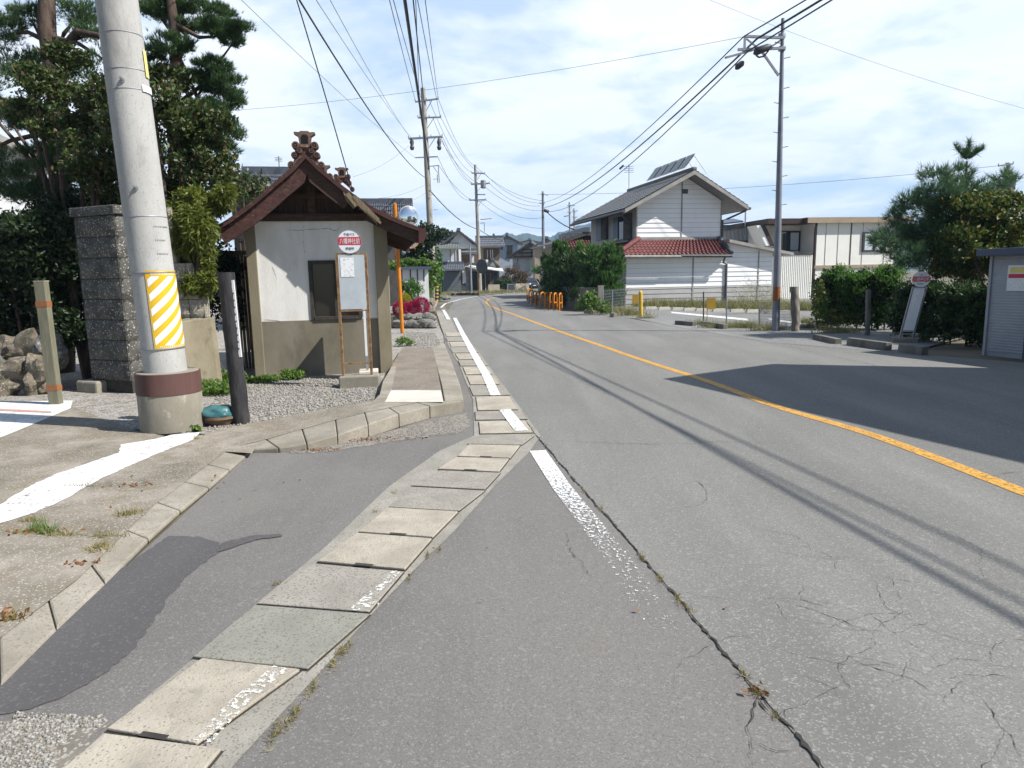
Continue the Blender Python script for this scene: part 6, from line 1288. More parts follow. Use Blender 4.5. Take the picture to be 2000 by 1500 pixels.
# ------------------------------------------------------------------ right side of the road
o = gp(1515, 647); Yr = o.y; tp = at(1529, 36, Yr); t = thing('utility_pole', 'tall slender grey steel pole with side-mounted crossarms at the parking lot edge', 'utility pole', o)
link('pole', MB().tube([o - V(0, 0, .1), o.lerp(tp, .5), tp], [.100, .075, .042], 20), M['steel_pole'], t, 50)
RA = lambda x, y, dy=-.15: at(x, y, Yr + dy)
link('crossarm', MB().bar(RA(1456, 71), RA(1532, 74), .06, .06), M['steel'], t); link('crossarm', MB().bar(RA(1441, 97), RA(1534, 94), .06, .06), M['steel'], t)
link('arm_extension', MB().bar(RA(1416, 113), RA(1470, 98), .045, .045), M['steel'], t); link('arm_post', MB().bar(RA(1455, 70), RA(1454, 97), .05, .05), M['steel'], t)
link('brace', MB().bar(RA(1486, 98), RA(1521, 148), .05, .05), M['steel'], t); link('brace', MB().bar(RA(1458, 76), RA(1488, 100), .035, .035), M['steel'], t)
link('cable_joint', MB().tube([RA(1474, 106, -.3), RA(1478, 100, -.3), RA(1500, 92, -.3), RA(1506, 88, -.3)], [.05, .10, .085, .03], 12), M['dark_metal'], t, 50)
mb = MB(); mb.tube([RA(1477, 108, -.3), RA(1482, 112, -.3), RA(1492, 110, -.3), RA(1500, 100, -.3), RA(1504, 92, -.3), RA(1514, 86, -.2), RA(1525, 78)], .022, 6); link('cable_loop', mb, M['wire'], t)
for y in (70, 95): mb = MB(); mb.lathe(RA(1527, y, -.02), [(.09, -.05), (.095, 0), (.09, .05)], 12); link('collar', mb, M['steel'], t, 40)
for k in range(15):
    f_ = .28 + k * .046; p = o.lerp(tp, f_); s = 1 if k % 2 else -1; link('step_bolt', MB().bar(p, p + V(.2 * s, -.04, .03), .018, .018), M['steel'], t)
rp = lambda y: o.lerp(tp, (gp(1515, 647).z * 0 + (at(1515, y, Yr).z) / tp.z))
a = rp(588); b = rp(560); link('orange_plate', MB().lathe(a, [(.1005, 0), (.1015, .003), (.0995, b.z - a.z)], 20), M['orange_tape'], t, 50)
q = gp(1554, 647); tq = at(1551, 560, q.y); mb = MB(); n = 24; base = 0
for j in range(n + 1):
    for k in range(16):
        w_ = 2 * pi * k / 16; r = .105 * (1 + .22 * noise.noise(V(cos(w_) * 1.3, sin(w_) * 1.3, j * .25)) + .10 * noise.noise(V(cos(w_) * 4, sin(w_) * 4, j * .5)) + (.25 if j > n * .2 and k in (0, 1, 15) and j < n * .75 else 0)); p = q.lerp(tq, j / n); mb.v.append((p.x + r * cos(w_), p.y + r * sin(w_), p.z))
for j in range(n):
    for k in range(16): mb.f.append((j * 16 + k, j * 16 + (k + 1) % 16, (j + 1) * 16 + (k + 1) % 16, (j + 1) * 16 + k))
mb.f.append(tuple(n * 16 + k for k in range(16))); tag(link('tree_stump', mb, M['bark_grey'], smooth=60), 'tall gnarled grey tree stump right of the slender steel pole', 'stump')
# kerb blocks; the right-hand ones carry their shade as dark concrete colour
for i, (x0, y0, x1, y1, h, m_, lab) in enumerate(((1317, 634, 1352, 637, .13, 'wall_conc', 'dark kerb block nearest the parking lot entrance'), (1368, 636, 1411, 643, .14, 'wall_conc', 'dark kerb block second from the parking lot entrance'), (1600, 662, 1645, 672, .12, 'wall_conc', 'long dark kerb block left of the leaning bus stop sign, farther piece'), (1652, 674, 1728, 685, .16, 'wall_conc', 'thick kerb block with lit end left of the leaning bus stop sign'), (1752, 688, 1800, 694, .16, 'wall_conc', 'kerb block in the shade below the leaning bus stop sign'), (1140, 612, 1158, 613, .14, 'conc_base', 'small kerb block at the foot of the roadside hedge'), (1190, 619, 1198, 620, .16, 'conc_base', 'small pale kerb block at the first fence post'))):
    a, b = gp(x0, y0), gp(x1, y1); d_ = (b - a).normalized(); nn = V(-d_.y, d_.x, 0) * .16; nn = nn if nn.y > 0 else -nn
    mb = MB(); mb.hexa([p + V(0, 0, -.03) for p in (a, b, b + nn, a + nn)] + [p + V(0, 0, h) + (nn * .12 if k < 2 else V(0, 0, 0)) for k, p in enumerate((a, b, b + nn, a + nn))]); tag(link('kerb_block', mb, M[m_], bevel=.012), lab, 'kerb block', 'kerb blocks along the far side of the road')
# parking lot: wheel stops, fence posts with mesh, signs
sx = [1272, 1298, 1325, 1348, 1372, 1405, 1440, 1472, 1500, 1530]
for i, x in enumerate(sx):
    a = gp(x, 604 + i * .9); mb = MB(); f_ = Fr((a.x, a.y), 8); mb.uzprism(f_, [(-.28, .004), (.28, .004), (.25, .12), (-.25, .12)], 0, .14)
    tag(link('wheel_stop', mb, M['slab_white']), f'pale wheel stop, {["leftmost", "second from the left", "third from the left", "fourth from the left", "fifth from the left", "sixth from the left", "fourth from the right", "third from the right", "second from the right", "rightmost"][i]} in the row on the parking lot', 'wheel stop', 'wheel stops on the parking lot')
fl = ['first', 'second', 'third', 'fourth', 'fifth', 'sixth']
for i, (x, y0, y1, m_) in enumerate(((1177, 613, 564, 'steel'), (1196, 617, 566, 'steel'), (1374, 627, 570, 'dark_metal'), (1419, 634, 582, 'steel'), (1483, 641, 592, 'steel'))):
    a = gp(x, y0); b = at(x, y1, a.y); tag(link('fence_post', MB().tube([a - V(0, 0, .05), b], .024, 8), M[m_]), f'thin {"dark" if m_ != "steel" else "grey"} metal fence post, {fl[i]} from the left along the parking lot edge', 'fence post', 'thin fence posts by the parking lot')
def mesh_fence(lab, x0, y0, x1, y1, h, n):
    a, b = gp(x0, y0), gp(x1, y1); mb = MB()
    for i in range(n + 1): p = a.lerp(b, i / n); mb.bar(p, p + V(0, 0, h), .009, .009)
    for k in range(8): z = V(0, 0, h * (k + .5) / 8); mb.bar(a + z, b + z, .007, .007)
    tag(link('wire_fence', mb, M['steel']), lab, 'wire fence')
mesh_fence('sagging wire mesh fence between the white house corner and the first fence posts', 1177, 613, 1222, 605, 1.0, 26); mesh_fence('low wire mesh fence panel beside the slender steel pole', 1483, 641, 1550, 646, .62, 30)
a = gp(1252, 618); tag(link('yellow_post', MB().tube([a, at(1251, 571, a.y)], .075, 12).lathe(at(1251, 571, a.y), [(.075, 0), (.05, .05), (.02, .08)], 12), M['yellow_post'], smooth=50), 'faded yellow post in the dry weeds at the parking lot entrance', 'post')
for x0, y0, x1, y1, Y, lab in ((1235, 575, 1247, 592, 25.2, 'small ochre square board beside the faded yellow post'), (1380, 582, 1398, 604, 22.2, 'ochre square board on the fence in the middle of the parking lot edge')):
    a, b = at(x0, y1, Y), at(x1, y0, Y); tag(link('ochre_board', MB().box(a.x, b.x, Y, Y + .015, a.z, b.z).bar(V(a.x + .03, Y + .03, 0), V(a.x + .03, Y + .03, b.z), .02, .02), M['yellow_sign']), lab, 'board')
# leaning bus stop sign
q = gp(1768, 668); FS = Fr((q.x, q.y), -28)
z_at = lambda y: at(1775, y, q.y).z
rg = stop_sign(FS, (-.125, .125, 0.0, .26, z_at(563), z_at(546), .165), 'leaning white bus stop sign in the shade before the dark hedge', .17)
link('base_block', MB().fbox(FS, -.25, .25, -.15, .15, -.02, .10), M['conc_base'], rg, bevel=.015)
# metal shed at the right edge
q = gp(1925, 691); SH = Fr((q.x, q.y), -72); zt = at(1940, 500, q.y).z; t = thing('metal_shed', 'grey-blue corrugated metal shed with notice poster at the right edge of the photo', 'shed', q)
mb = MB(); nr = 34; D_ = 1.5
for u0_, u1_ in ((.0, .70), (.76, 2.6)):
    for i in range(nr): z0, z1 = .05 + (zt - .05) * i / nr, .05 + (zt - .05) * (i + 1) / nr; zm = (z0 + z1) / 2; mb.add([SH.p(u0_, 0, z0), SH.p(u1_, 0, z0), SH.p(u1_, -.005, zm), SH.p(u0_, -.005, zm), SH.p(u1_, 0, z1), SH.p(u0_, 0, z1)], [(0, 1, 2, 3), (3, 2, 4, 5)])
link('wall', mb, M['shed_wall'], t); link('body', MB().fbox(SH, .0, 2.6, .005, D_, -.05, zt), M['shed_wall'], t)
link('corner_post', MB().fbox(SH, -.05, .0, -.03, .05, -.05, zt), M['shed_wall'], t); link('corner_post', MB().fbox(SH, .70, .76, -.03, .02, -.05, zt), M['shed_roof'], t)
link('roof', MB().fbox(SH, -.18, 2.8, -.22, D_ + .2, zt, zt + .13), M['shed_roof'], t, bevel=.01)
pu0, pu1 = .30, .66; pz0, pz1 = at(1980, 568, q.y - .4).z, at(1980, 518, q.y - .4).z; pp = link('poster', MB().fbox(SH, pu0, pu1, -.020, -.0135, pz0, pz1), M['paper'], t); hh = pz1 - pz0
link('yellow_band', MB().fbox(SH, pu0 + .04, pu1 - .03, -.023, -.0205, pz0 + hh * .70, pz0 + hh * .92), M['yellow_plate'], pp); link('red_band', MB().fbox(SH, pu0 + .02, pu1 - .03, -.023, -.0205, pz0 + hh * .50, pz0 + hh * .66), M['sign_red'], pp); link('print', MB().fbox(SH, pu0 + .03, pu1 - .04, -.023, -.0205, pz0 + hh * .12, pz0 + hh * .44), M['printed'], pp)
# hedges
def hedge(lab, pts, h, th, n, m_, grp=None):
    t = thing('hedge', lab, 'hedge', (pts[0].x, pts[0].y, 0)); cl = []
    for a, b in zip(pts[:-1], pts[1:]):
        k = max(2, int((b - a).length / .35))
        for i in range(k):
            p = a.lerp(b, (i + .5) / k)
            for z in (.25, .55, .82): cl.append((p.x + random.uniform(-.08, .08), p.y + random.uniform(-.08, .08), h * z * random.uniform(.95, 1.05), .36, th, h * .24))
    leaves('foliage', cl, n, .075, .03, M[m_], t, sub=12, spread=.34, up=.5, outw=.9, jitter=.6); leaves('inner_shade_foliage', cl, n // 3, .12, .08, M['dark_leaf'], t, sub=8, shell=.1)  # dark inner leaves stand in for shade within the hedge
    mb = MB()
    for i in range(len(cl) // 3): c = cl[3 * i]; mb.tube([V(c[0], c[1], -.05), V(c[0] + random.uniform(-.1, .1), c[1], h * .6)], [.02, .012], 5)
    link('stem', mb, M['bark'], t); return t
z1 = at(1660, 534, 19.6).z
hedge('bright green trimmed hedge in front of the cream building', [gp(1612, 642) + V(.1, .5, 0), gp(1660, 646) + V(.2, .5, 0), gp(1735, 648) + V(.5, .6, 0)], z1 + .12, .55, 22000, 'hedge_bright')
z2 = at(1800, 556, 15).z
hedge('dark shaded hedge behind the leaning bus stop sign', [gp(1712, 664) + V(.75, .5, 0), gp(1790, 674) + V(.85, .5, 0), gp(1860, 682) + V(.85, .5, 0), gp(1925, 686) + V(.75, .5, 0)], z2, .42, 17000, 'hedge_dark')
a = gp(1694, 655); tag(link('grey_post', MB().tube([a, at(1696, 566, a.y)], .06, 10), M['wall_conc'], smooth=50), 'plain grey post between the bright and the dark hedge', 'post')
# pine and autumn-tinged tree behind the hedge
def limb_mesh(root, ends, r):
    mb = MB()
    for e in ends: mid = root.lerp(e, .5) + V(0, 0, .12); mb.tube([root, mid, e], [r, r * .6, r * .25], 6)
    return mb
Yp = 16.6; PX = lambda x, y, Y=Yp: at(x, y, Y)
base = V(PX(1880, 600).x, Yp, 0); t = thing('pine_tree', 'blue-green pine with a bare leader shoot behind the dark hedge', 'tree', base)
tips = [(1893, 285), (1870, 292), (1915, 295), (1885, 300), (1905, 298)]; pads = [(1830, 345, 30, 18), (1840, 370, 45, 22), (1780, 395, 30, 18), (1800, 410, 50, 22), (1745, 425, 20, 14), (1760, 455, 50, 22), (1722, 468, 26, 14), (1735, 488, 22, 12), (1800, 460, 55, 30), (1850, 420, 60, 36), (1890, 380, 45, 28), (1940, 375, 34, 22), (1960, 350, 28, 16), (1880, 340, 26, 20), (1900, 430, 60, 40), (1830, 500, 70, 34), (1775, 500, 40, 24), (1900, 500, 70, 40)]
cl = []; ends = []
for x, y, rx, ry in pads: c = PX(x, y, Yp + random.uniform(-.6, .5)); k = Yp / F_PX; cl.append((c.x, c.y, c.z, rx * k, rx * k * .9, ry * k)); ends.append(V(*c))
needles('foliage', cl, 5600, 8, .20, .013, M['pine_blue'], t, sub=20, spread=.26, up=.7, outw=.7)
tl = []; lead = PX(1888, 315)
for x, y in tips: e = PX(x, y); P_ = np.array([list(lead.lerp(e, s)) for s in np.linspace(.25, 1.25, 26)]); tl.append(P_)
P_ = np.concatenate(tl); Vv, Ff = needle_tris(P_, np.tile([0, 0, 1.], (len(P_), 1)), 12, .17, .012, up=.8, outw=.2, jitter=.6); nmesh('leader_shoot', Vv, Ff, M['pine_blue'], t)
link('trunk', MB().tube([base, base + V(.05, 0, 1.5), PX(1885, 420), PX(1888, 315)], [.13, .10, .05, .02], 10), M['bark'], t, 60)
mb = limb_mesh(PX(1884, 470), ends, .035); link('limb', mb, M['bark'], t)
Yb = 15.9; k = Yb / F_PX; pads = [(1880, 400, 40, 26), (1930, 410, 50, 34), (1985, 420, 50, 40), (1960, 460, 60, 44), (1890, 470, 60, 44), (1840, 480, 50, 36), (1990, 500, 60, 44), (2060, 460, 70, 60), (1930, 525, 80, 32), (1850, 525, 40, 20), (1970, 390, 30, 20)]
cl = [(lambda c: (c.x, c.y, c.z, rx * k, rx * k, ry * k))(at(x, y, Yb + random.uniform(-.4, .6))) for x, y, rx, ry in pads]
b0 = V(at(1950, 600, Yb).x, Yb, 0); bush('leafy_tree', 'bushy tree with yellowing leaves between pine and metal shed', 'tree', b0, cl, 17000, .10, .05, M['autumn'], stem=.05, sub=24, spread=.26)
# two unseen houses added outside the right edge to cast shade over the road
def shade_house(name, lab, foot, h):
    t = thing(name, lab, 'building', foot[0]); c = sum(foot, V(0, 0, 0)) / 4
    link('wall', MB().extrude([V(p.x, p.y, -.05) for p in foot], V(0, 0, h - .15)), M['wall_beige'], t)
    link('roof', MB().extrude([V(p.x, p.y, h - .2) + (p - c).normalized() * .02 for p in foot], V(0, 0, .2)), M['fascia_grey'], t); return t
sh = lambda p, h: V(p.x + .95 * h / tan(SUN_EL), p.y - .31 * h / tan(SUN_EL), 0)
hN = 6.0; A_, C_, B_ = sh(gp(1297, 740), hN), sh(gp(2000, 905), hN), sh(gp(1510, 711), hN); dC = (C_ - A_).normalized() * 9; dB = (B_ - A_); dB = dB.normalized() * max(2.6, dB.length)
shade_house('road_shade_house', 'unseen beige house added outside the right edge to cast the shadow crossing the centre line', [A_, A_ + dC, A_ + dC + dB, A_ + dB], hN)
hN = 5.6; p0 = sh(V(8.0, 11.7, 0), hN); p1 = sh(V(8.6, 15.2, 0), hN); e_ = V(5.5, -.6, 0); shade_house('shed_shade_house', 'unseen beige house added outside the right edge to shade the metal shed and dark hedge', [p0, p0 + e_, p1 + e_, p1], hN)

# ------------------------------------------------------------------ garden trees on the left
def px_clumps(lst, Y, jit=.5):
    k = Y / F_PX; out = []
    for x, y, rx, ry in lst: c = at(x, y, Y + random.uniform(-jit, jit)); out.append((c.x, c.y, c.z, rx * k, rx * k * .85, ry * k))
    return out
Yt = 12.2
padsR = [(422, 26, 36, 15), (436, 60, 50, 18), (452, 78, 24, 16), (380, 50, 34, 14), (418, 127, 34, 16), (430, 165, 48, 20), (456, 195, 26, 18), (400, 150, 40, 18), (440, 262, 38, 22), (330, 90, 45, 20), (312, 20, 55, 20), (360, 10, 40, 16), (300, 130, 40, 20), (395, 215, 50, 22), (446, 290, 26, 14)]
base = V(at(345, 700, Yt).x, Yt, L); t = thing('pine_tree', 'cloud-pruned pine whose layered pads stand against the sky right of the big pole', 'tree', base)
cl = px_clumps(padsR, Yt, .3); needles('foliage', cl, 13000, 9, .085, .008, M['pine'], t, sub=22, spread=.24, shell=.55, up=1.1, outw=.7, jitter=.45)
tr = [base, at(350, 480, Yt), at(338, 250, Yt), at(346, 90, Yt), at(325, -60, Yt)]; link('trunk', MB().tube(tr, [.15, .13, .10, .085, .06], 12), M['bark'], t, 60)
mb = MB()
for c in cl: e = V(*c[:3]) - V(0, 0, c[5] * .5); s = tr[2].lerp(tr[3], random.uniform(0, 1)) if e.z < tr[3].z else tr[3].lerp(tr[4], .3); mb.tube([s, s.lerp(e, .5) + V(0, 0, -.12), e], [.045, .03, .012], 7)
link('limb', mb, M['bark'], t, 60)
padsL = [(15, 55, 45, 26), (60, 30, 40, 20), (150, 25, 50, 20), (170, 62, 34, 16), (215, 115, 34, 20), (150, 140, 50, 20), (30, 120, 55, 24), (10, 215, 55, 18), (50, 238, 50, 16), (105, 300, 66, 22), (20, 335, 50, 20), (140, 330, 60, 24), (60, 370, 80, 22), (200, 260, 50, 26), (-60, 160, 70, 40), (-70, 300, 80, 40)]
base = V(at(120, 700, Yt + .4).x, Yt + .4, L); t = thing('pine_tree', 'dark garden pine with thick trunk at the upper left corner', 'tree', base)
cl = px_clumps(padsL, Yt + .4, .5); needles('foliage', cl, 14000, 9, .095, .0085, M['pine'], t, sub=20, spread=.3, shell=.5, up=1.0, outw=.7, jitter=.5)
tr = [base, at(120, 420, Yt + .4), at(112, 180, Yt + .4), at(92, 60, Yt + .4), at(90, -90, Yt + .4)]; link('trunk', MB().tube(tr, [.20, .18, .16, .14, .11], 14), M['bark'], t, 60)
mb = MB()
for c in cl: e = V(*c[:3]) - V(0, 0, c[5] * .4); s = tr[1].lerp(tr[2], random.random()) if e.z < tr[2].z else tr[2].lerp(tr[3], random.random()); mb.tube([s, s.lerp(e, .5) + V(0, 0, .1), e], [.05, .035, .012], 7)
mb.tube([tr[2].lerp(tr[3], .5), at(150, 62, Yt + .2), at(205, 72, Yt), at(240, 60, Yt)], [.07, .06, .045, .02], 8); mb.tube([at(-40, 196, Yt), at(40, 206, Yt), at(92, 216, Yt + .3)], [.04, .05, .06], 8); link('limb', mb, M['bark'], t, 60)
Yc = 11.2
cam_p = [(330, 330, 80, 60), (400, 262, 56, 40), (418, 330, 46, 40), (350, 240, 70, 46), (300, 200, 60, 40), (250, 230, 60, 44), (330, 150, 46, 32), (400, 380, 50, 34), (430, 240, 30, 26), (380, 310, 60, 44), (300, 390, 70, 40), (440, 320, 26, 24)]
b0 = V(at(360, 700, Yc).x, Yc, L); bush('camellia_tree', 'glossy brown-tinged broadleaf tree directly right of the big pole', 'tree', b0, px_clumps(cam_p, Yc), 24000, .075, .036, M['camellia'], stem=.06, sub=26, spread=.24)
cam_l = [(150, 215, 60, 46), (100, 180, 56, 40), (60, 150, 44, 26), (200, 190, 46, 40), (180, 300, 64, 44), (60, 215, 50, 24), (130, 110, 44, 26), (150, 260, 60, 30), (200, 350, 50, 40), (90, 250, 34, 20)]
b0 = V(at(165, 700, Yc + .4).x, Yc + .4, L); bush('camellia_tree', 'brown-tinged broadleaf tree left of the big pole above the stone pillar', 'tree', b0, px_clumps(cam_l, Yc + .4), 20000, .075, .036, M['camellia'], stem=.06, sub=26, spread=.26)
Yy = 10.35; cy = [(385, 440, 34, 46), (392, 500, 26, 40), (378, 530, 30, 34), (360, 470, 34, 40), (420, 400, 32, 26), (440, 378, 24, 20), (372, 400, 40, 36), (350, 540, 30, 30), (400, 560, 24, 26), (410, 548, 16, 20), (405, 450, 20, 32), (404, 520, 22, 32), (345, 500, 36, 40), (372, 555, 30, 24), (436, 392, 16, 14), (340, 430, 40, 40), (398, 480, 22, 34)]
b0 = V(at(375, 700, Yy).x, Yy, L); t = thing('cypress_tree', 'yellow-green drooping cypress between the big pole and the shelter roof', 'tree', b0)
P_, D_ = cloud_points(px_clumps(cy, Yy, .25), 24000, 44, .26, .5); Vv, Ff = leaf_quads(P_, D_, .11, .022, up=-.35, outw=.8, jitter=.45); nmesh('foliage', Vv, Ff, M['cypress'], t); leaves('inner_shade_foliage', px_clumps(cy, Yy + .2, .1), 2500, .08, .05, M['dark_leaf'], t, shell=.1)  # dark leaves at the core paint the cypress's inner shade
link('trunk', MB().tube([b0, at(385, 560, Yy), at(395, 420, Yy)], [.08, .06, .02], 8), M['bark'], t, 60)
dk = [('dark clipped evergreen mass in the gateway left of the stone pillar', [(60, 450, 90, 40), (130, 410, 50, 40), (10, 470, 80, 50), (20, 500, 80, 60), (90, 520, 70, 60), (40, 590, 90, 50), (-60, 520, 90, 90), (100, 600, 40, 50), (90, 660, 60, 40), (30, 640, 70, 40), (130, 470, 60, 50), (150, 560, 50, 60), (120, 640, 50, 50)], 11.5), ('dark evergreen mass behind the block wall and big pole', [(230, 440, 80, 46), (330, 450, 70, 46), (280, 520, 90, 50), (390, 480, 60, 50), (440, 520, 40, 50), (360, 590, 80, 60), (450, 600, 30, 60), (230, 600, 90, 70), (150, 470, 70, 60), (120, 400, 60, 36), (190, 410, 60, 36), (250, 400, 60, 34)], 12.4)]
for lab, lst, Y in dk: b0 = V(at(lst[0][0], 700, Y).x, Y, L); bush('evergreen_shrub', lab, 'shrub', b0, px_clumps(lst, Y, .3), 42000, .085, .045, M['dark_leaf'], sub=30, spread=.3, shell=.3)  # near-black leaves put the unlit gateway and garden shade into the colour
Yz = 16; b0 = V(at(490, 700, Yz).x, Yz, L); bush('camellia_tree', 'thin leafy shrub top showing left of the shelter gable', 'tree', b0, px_clumps([(475, 345, 24, 16), (500, 355, 24, 14), (455, 370, 24, 22), (520, 372, 16, 12), (480, 385, 34, 20)], Yz), 1500, .10, .05, M['camellia'], spread=.5)
# weathered board fence between tree and shelter
a = at(432, 480, 12.6); f_ = Fr((a.x, a.y), 10); w = f_.uz(482, 500)[0]; mb = MB(); t = thing('board_fence', 'weathered grey board fence between cypress and shelter', 'fence', (a.x, a.y, L)); zz = f_.uz(450, 492)[1]
for i in range(7): link('board', MB().fbox(f_, w * i / 7 + .005, w * (i + 1) / 7 - .005, 0, .02, L, zz - random.uniform(.02, .10)), M['wood_grey'], t)
link('rail', MB().fbox(f_, -.05, w + .05, -.04, 0, zz - .06, zz + .02), M['wood_grey'], t)

# ------------------------------------------------------------------ weeds and fallen leaves
def gpat(lst, z): return [(gp(x, y, z).x, gp(x, y, z).y, z, rx, ry) for x, y, rx, ry in lst]
def weed_clump(name, lab, x, y, z, r, h, n, m_):
    p = gp(x, y, z); bush(name, lab, 'plant', (p.x, p.y, z), [(p.x, p.y, z + h * .45, r, r * .8, h * .5)], n, .05, .03, M[m_], stem=.006, spread=.4)
for a_ in ((425, 770, .36, .22, 1500, 'low bright green weed patch between big pole footing and marker post'), (450, 752, .34, .2, 1400, 'low bright green weed patch behind the marker post'), (520, 745, .3, .1, 800, 'low weeds along the left foot of the shelter wall'), (575, 741, .22, .16, 800, 'small leafy weed at the foot of the shelter wall'), (790, 676, .2, .2, 700, 'green leafy weed at the far end of the paved strip beside the shelter'), (385, 843, .05, .08, 90, 'tiny weed at the foot of the round pole footing')):
    weed_clump('weed', a_[5], a_[0], a_[1], L, a_[2], a_[3], a_[4], 'weed')
tag(grass('dry_grass', gpat([(60, 1040, .14, .03), (120, 1046, .12, .03), (200, 1048, .16, .02), (250, 1005, .10, .06), (190, 1075, .07, .05), (160, 950, .10, .02), (385, 858, .06, .03), (25, 1210, .05, .05), (200, 1068, .05, .04), (60, 1018, .1, .03)], L + .004), 700, .055, .006, M['dry_grass'], lean=.9), kind='stuff')
tag(grass('green_tuft', gpat([(75, 1036, .06, .03), (95, 1042, .05, .02)], L + .004), 120, .10, .006, M['weed'], lean=.8), kind='stuff')
tag(grass('seam_grass', gpat([(1175, 995, .01, .06), (1255, 1090, .015, .07), (1290, 1130, .015, .06), (1325, 1172, .015, .07), (1345, 1190, .015, .05), (1452, 1315, .015, .05), (1480, 1355, .03, .03), (1140, 960, .01, .05), (1065, 870, .01, .05), (1515, 1400, .02, .02), (800, 1130, .01, .05), (835, 1085, .015, .06), (860, 1075, .01, .05), (665, 1275, .02, .05), (650, 1298, .015, .05), (680, 1265, .015, .05), (575, 1395, .02, .08), (540, 1430, .02, .08), (610, 1345, .015, .06), (770, 962, .02, .03), (540, 1140, .03, .02), (735, 1000, .02, .02)], .002), 800, .030, .004, M['dry_grass'], lean=1.1), kind='stuff')
P_ = []
for x, y, rx, ry, n in ((20, 1205, .12, .06, 60), (70, 930 + 110, .3, .05, 30), (255, 950, .2, .05, 24), (720, 860, .5, .06, 70), (600, 880, .3, .05, 40), (170, 1100, .1, .05, 20), (1000, 1100, 1.2, .8, 8), (300, 950, 1.2, .4, 20), (1480, 1350, .06, .06, 10)):
    p = gp(x, y, L if x < 400 else .0); q = RNG.normal(size=(n, 2)) * .5; P_.append(np.stack([p.x + q[:, 0] * rx, p.y + q[:, 1] * ry, np.full(n, p.z + .012)], 1))
P_ = np.concatenate(P_); Vv, Ff = leaf_quads(P_, np.tile([1., 0, 0], (len(P_), 1)), .032, .016, up=0, outw=.4, jitter=.5); Vv[:, 2] = np.clip(Vv[:, 2], .004, .08); tag(nmesh('fallen_leaves', Vv, Ff, M['rust_leaf']), kind='stuff')
lot = [(1270 + i * 24, 598 + i * .6, .9, .5) for i in range(14)] + [(1200, 612, .8, .4), (1230, 616, .7, .3), (1180, 606, .5, .3)]
tag(grass('lot_weeds', [(gp(x, y).x, gp(x, y).y, 0, rx, ry) for x, y, rx, ry in lot], 9000, .42, .022, M['lot_weed'], lean=.5), kind='stuff')
lot2 = [(1420, 640, .7, .2), (1460, 640, .5, .25), (1500, 645, .5, .15), (1370, 634, .5, .12), (1580, 640, .5, .2), (1640, 650, .6, .15), (1260, 622, .4, .1), (1570, 630, .3, .2)]
tag(grass('verge_weeds', [(gp(x, y).x, gp(x, y).y, 0, rx, ry) for x, y, rx, ry in lot2], 3200, .26, .012, M['lot_weed'], lean=.7), kind='stuff')
c = at(1497, 585, 27); bush('feathery_weed', 'tall feathery grey-green weed against the annex wall', 'plant', (c.x, 27, 0), [(c.x - .6, 27, .75, .9, .4, .55), (c.x + .2, 27, .6, .6, .4, .5)], 2600, .10, .012, M['lot_weed'], stem=.01, spread=.5)
c = at(1150, 590, 28.5); bush('leafy_weed', 'bright leafy weed at the foot of the hedge by the concrete post', 'plant', (c.x, 28.5, 0), [(c.x, 28.5, .5, .5, .4, .45), (c.x + .6, 28.4, .35, .4, .3, .3)], 1200, .13, .07, M['weed'], stem=.01)
c = at(1600, 610, 18.9); bush('leafy_weed', 'yellow-green leafy vines at the left foot of the bright hedge', 'plant', (c.x, 18.9, 0), [(c.x, 18.9, .7, .28, .3, .6), (c.x + .5, 18.8, .3, .7, .25, .28), (c.x + 1.2, 18.8, .3, .5, .25, .25)], 1800, .085, .05, M['autumn'], stem=.01)

# ------------------------------------------------------------------ cables
def cable(lab, a, b, sag, r, m_='wire', grp='cables strung between the poles'):
    n = 24; pts = [Vector(a).lerp(Vector(b), i / n) - V(0, 0, sag * 4 * (i / n) * (1 - i / n)) for i in range(n + 1)]
    return tag(link('cable', MB().tube(pts, r, 5), M[m_], smooth=60), lab, 'cable', grp)
def through(p, px, Yq, k): q = at(px[0], px[1], Yq); return p + (q - p) * k
# from the mossy pole up and over the camera
l1 = 'thin cable running up from the mossy utility pole towards the camera'
for end, px in (((812, 199), (764, 0)), ((824, 196), (772, 0)), ((856, 193), (832, 0)), ((820, 230), (812, 0)), ((860, 229), (818, 0))):
    p = at(end[0], end[1], Y2); cable(l1, p, through(p, px, 24, 1.9), .25, .014)
p = at(826, 196, Y2 - .4); cable('thickest black cable climbing steeply along the mossy utility pole', at(838, 330, Y2 - .35), through(at(829, 200, Y2 - .4), (800, 0), 24, 1.9), .0, .050)
cable('second black cable hanging just right of the thickest one at the mossy pole', at(829, 205, Y2 - .3), through(at(829, 205, Y2 - .3), (808, 0), 24, 1.9), .2, .025)
p = at(833, 348, Y2); cable('heavy black cable sagging from upper left to the mossy pole', p, through(p, (612, 0), 15, 1.25), .75, .020)
cable('bent black service cable dropping to the shelter roof edge', at(689, 374, 10.45), through(at(689, 374, 10.45), (566, -10), 8.6, 2.6), -.25, .008)
for lab, e, px, Yq in (('thin grey wire left of the heavy black cable, upper one', (800, 268), (655, 0), 18), ('thin grey wire left of the heavy black cable, lower one', (806, 272), (630, 0), 18), ('thin grey wire crossing from the upper left towards the mossy pole', (812, 309), (490, 0), 20)):
    p = at(e[0], e[1], Y2); cable(lab, p, through(p, px, Yq, 1.4), .3, .009, 'wire_thin')
cable('thin grey wire crossing high above the road from left to right', at(300, 224, 30), at(1456, 71, Yr - .2), .35, .006, 'wire_thin')
cable('thin grey wire at the top right corner crossing behind the steel pole', at(1375, -5, 34), at(2050, 225, 34), .3, .008, 'wire_thin')
cable('thin grey wire behind the pine tree reaching the distant transformer pole', at(1050, 380, 74), at(1968, 322, 52), .5, .016, 'wire_thin')
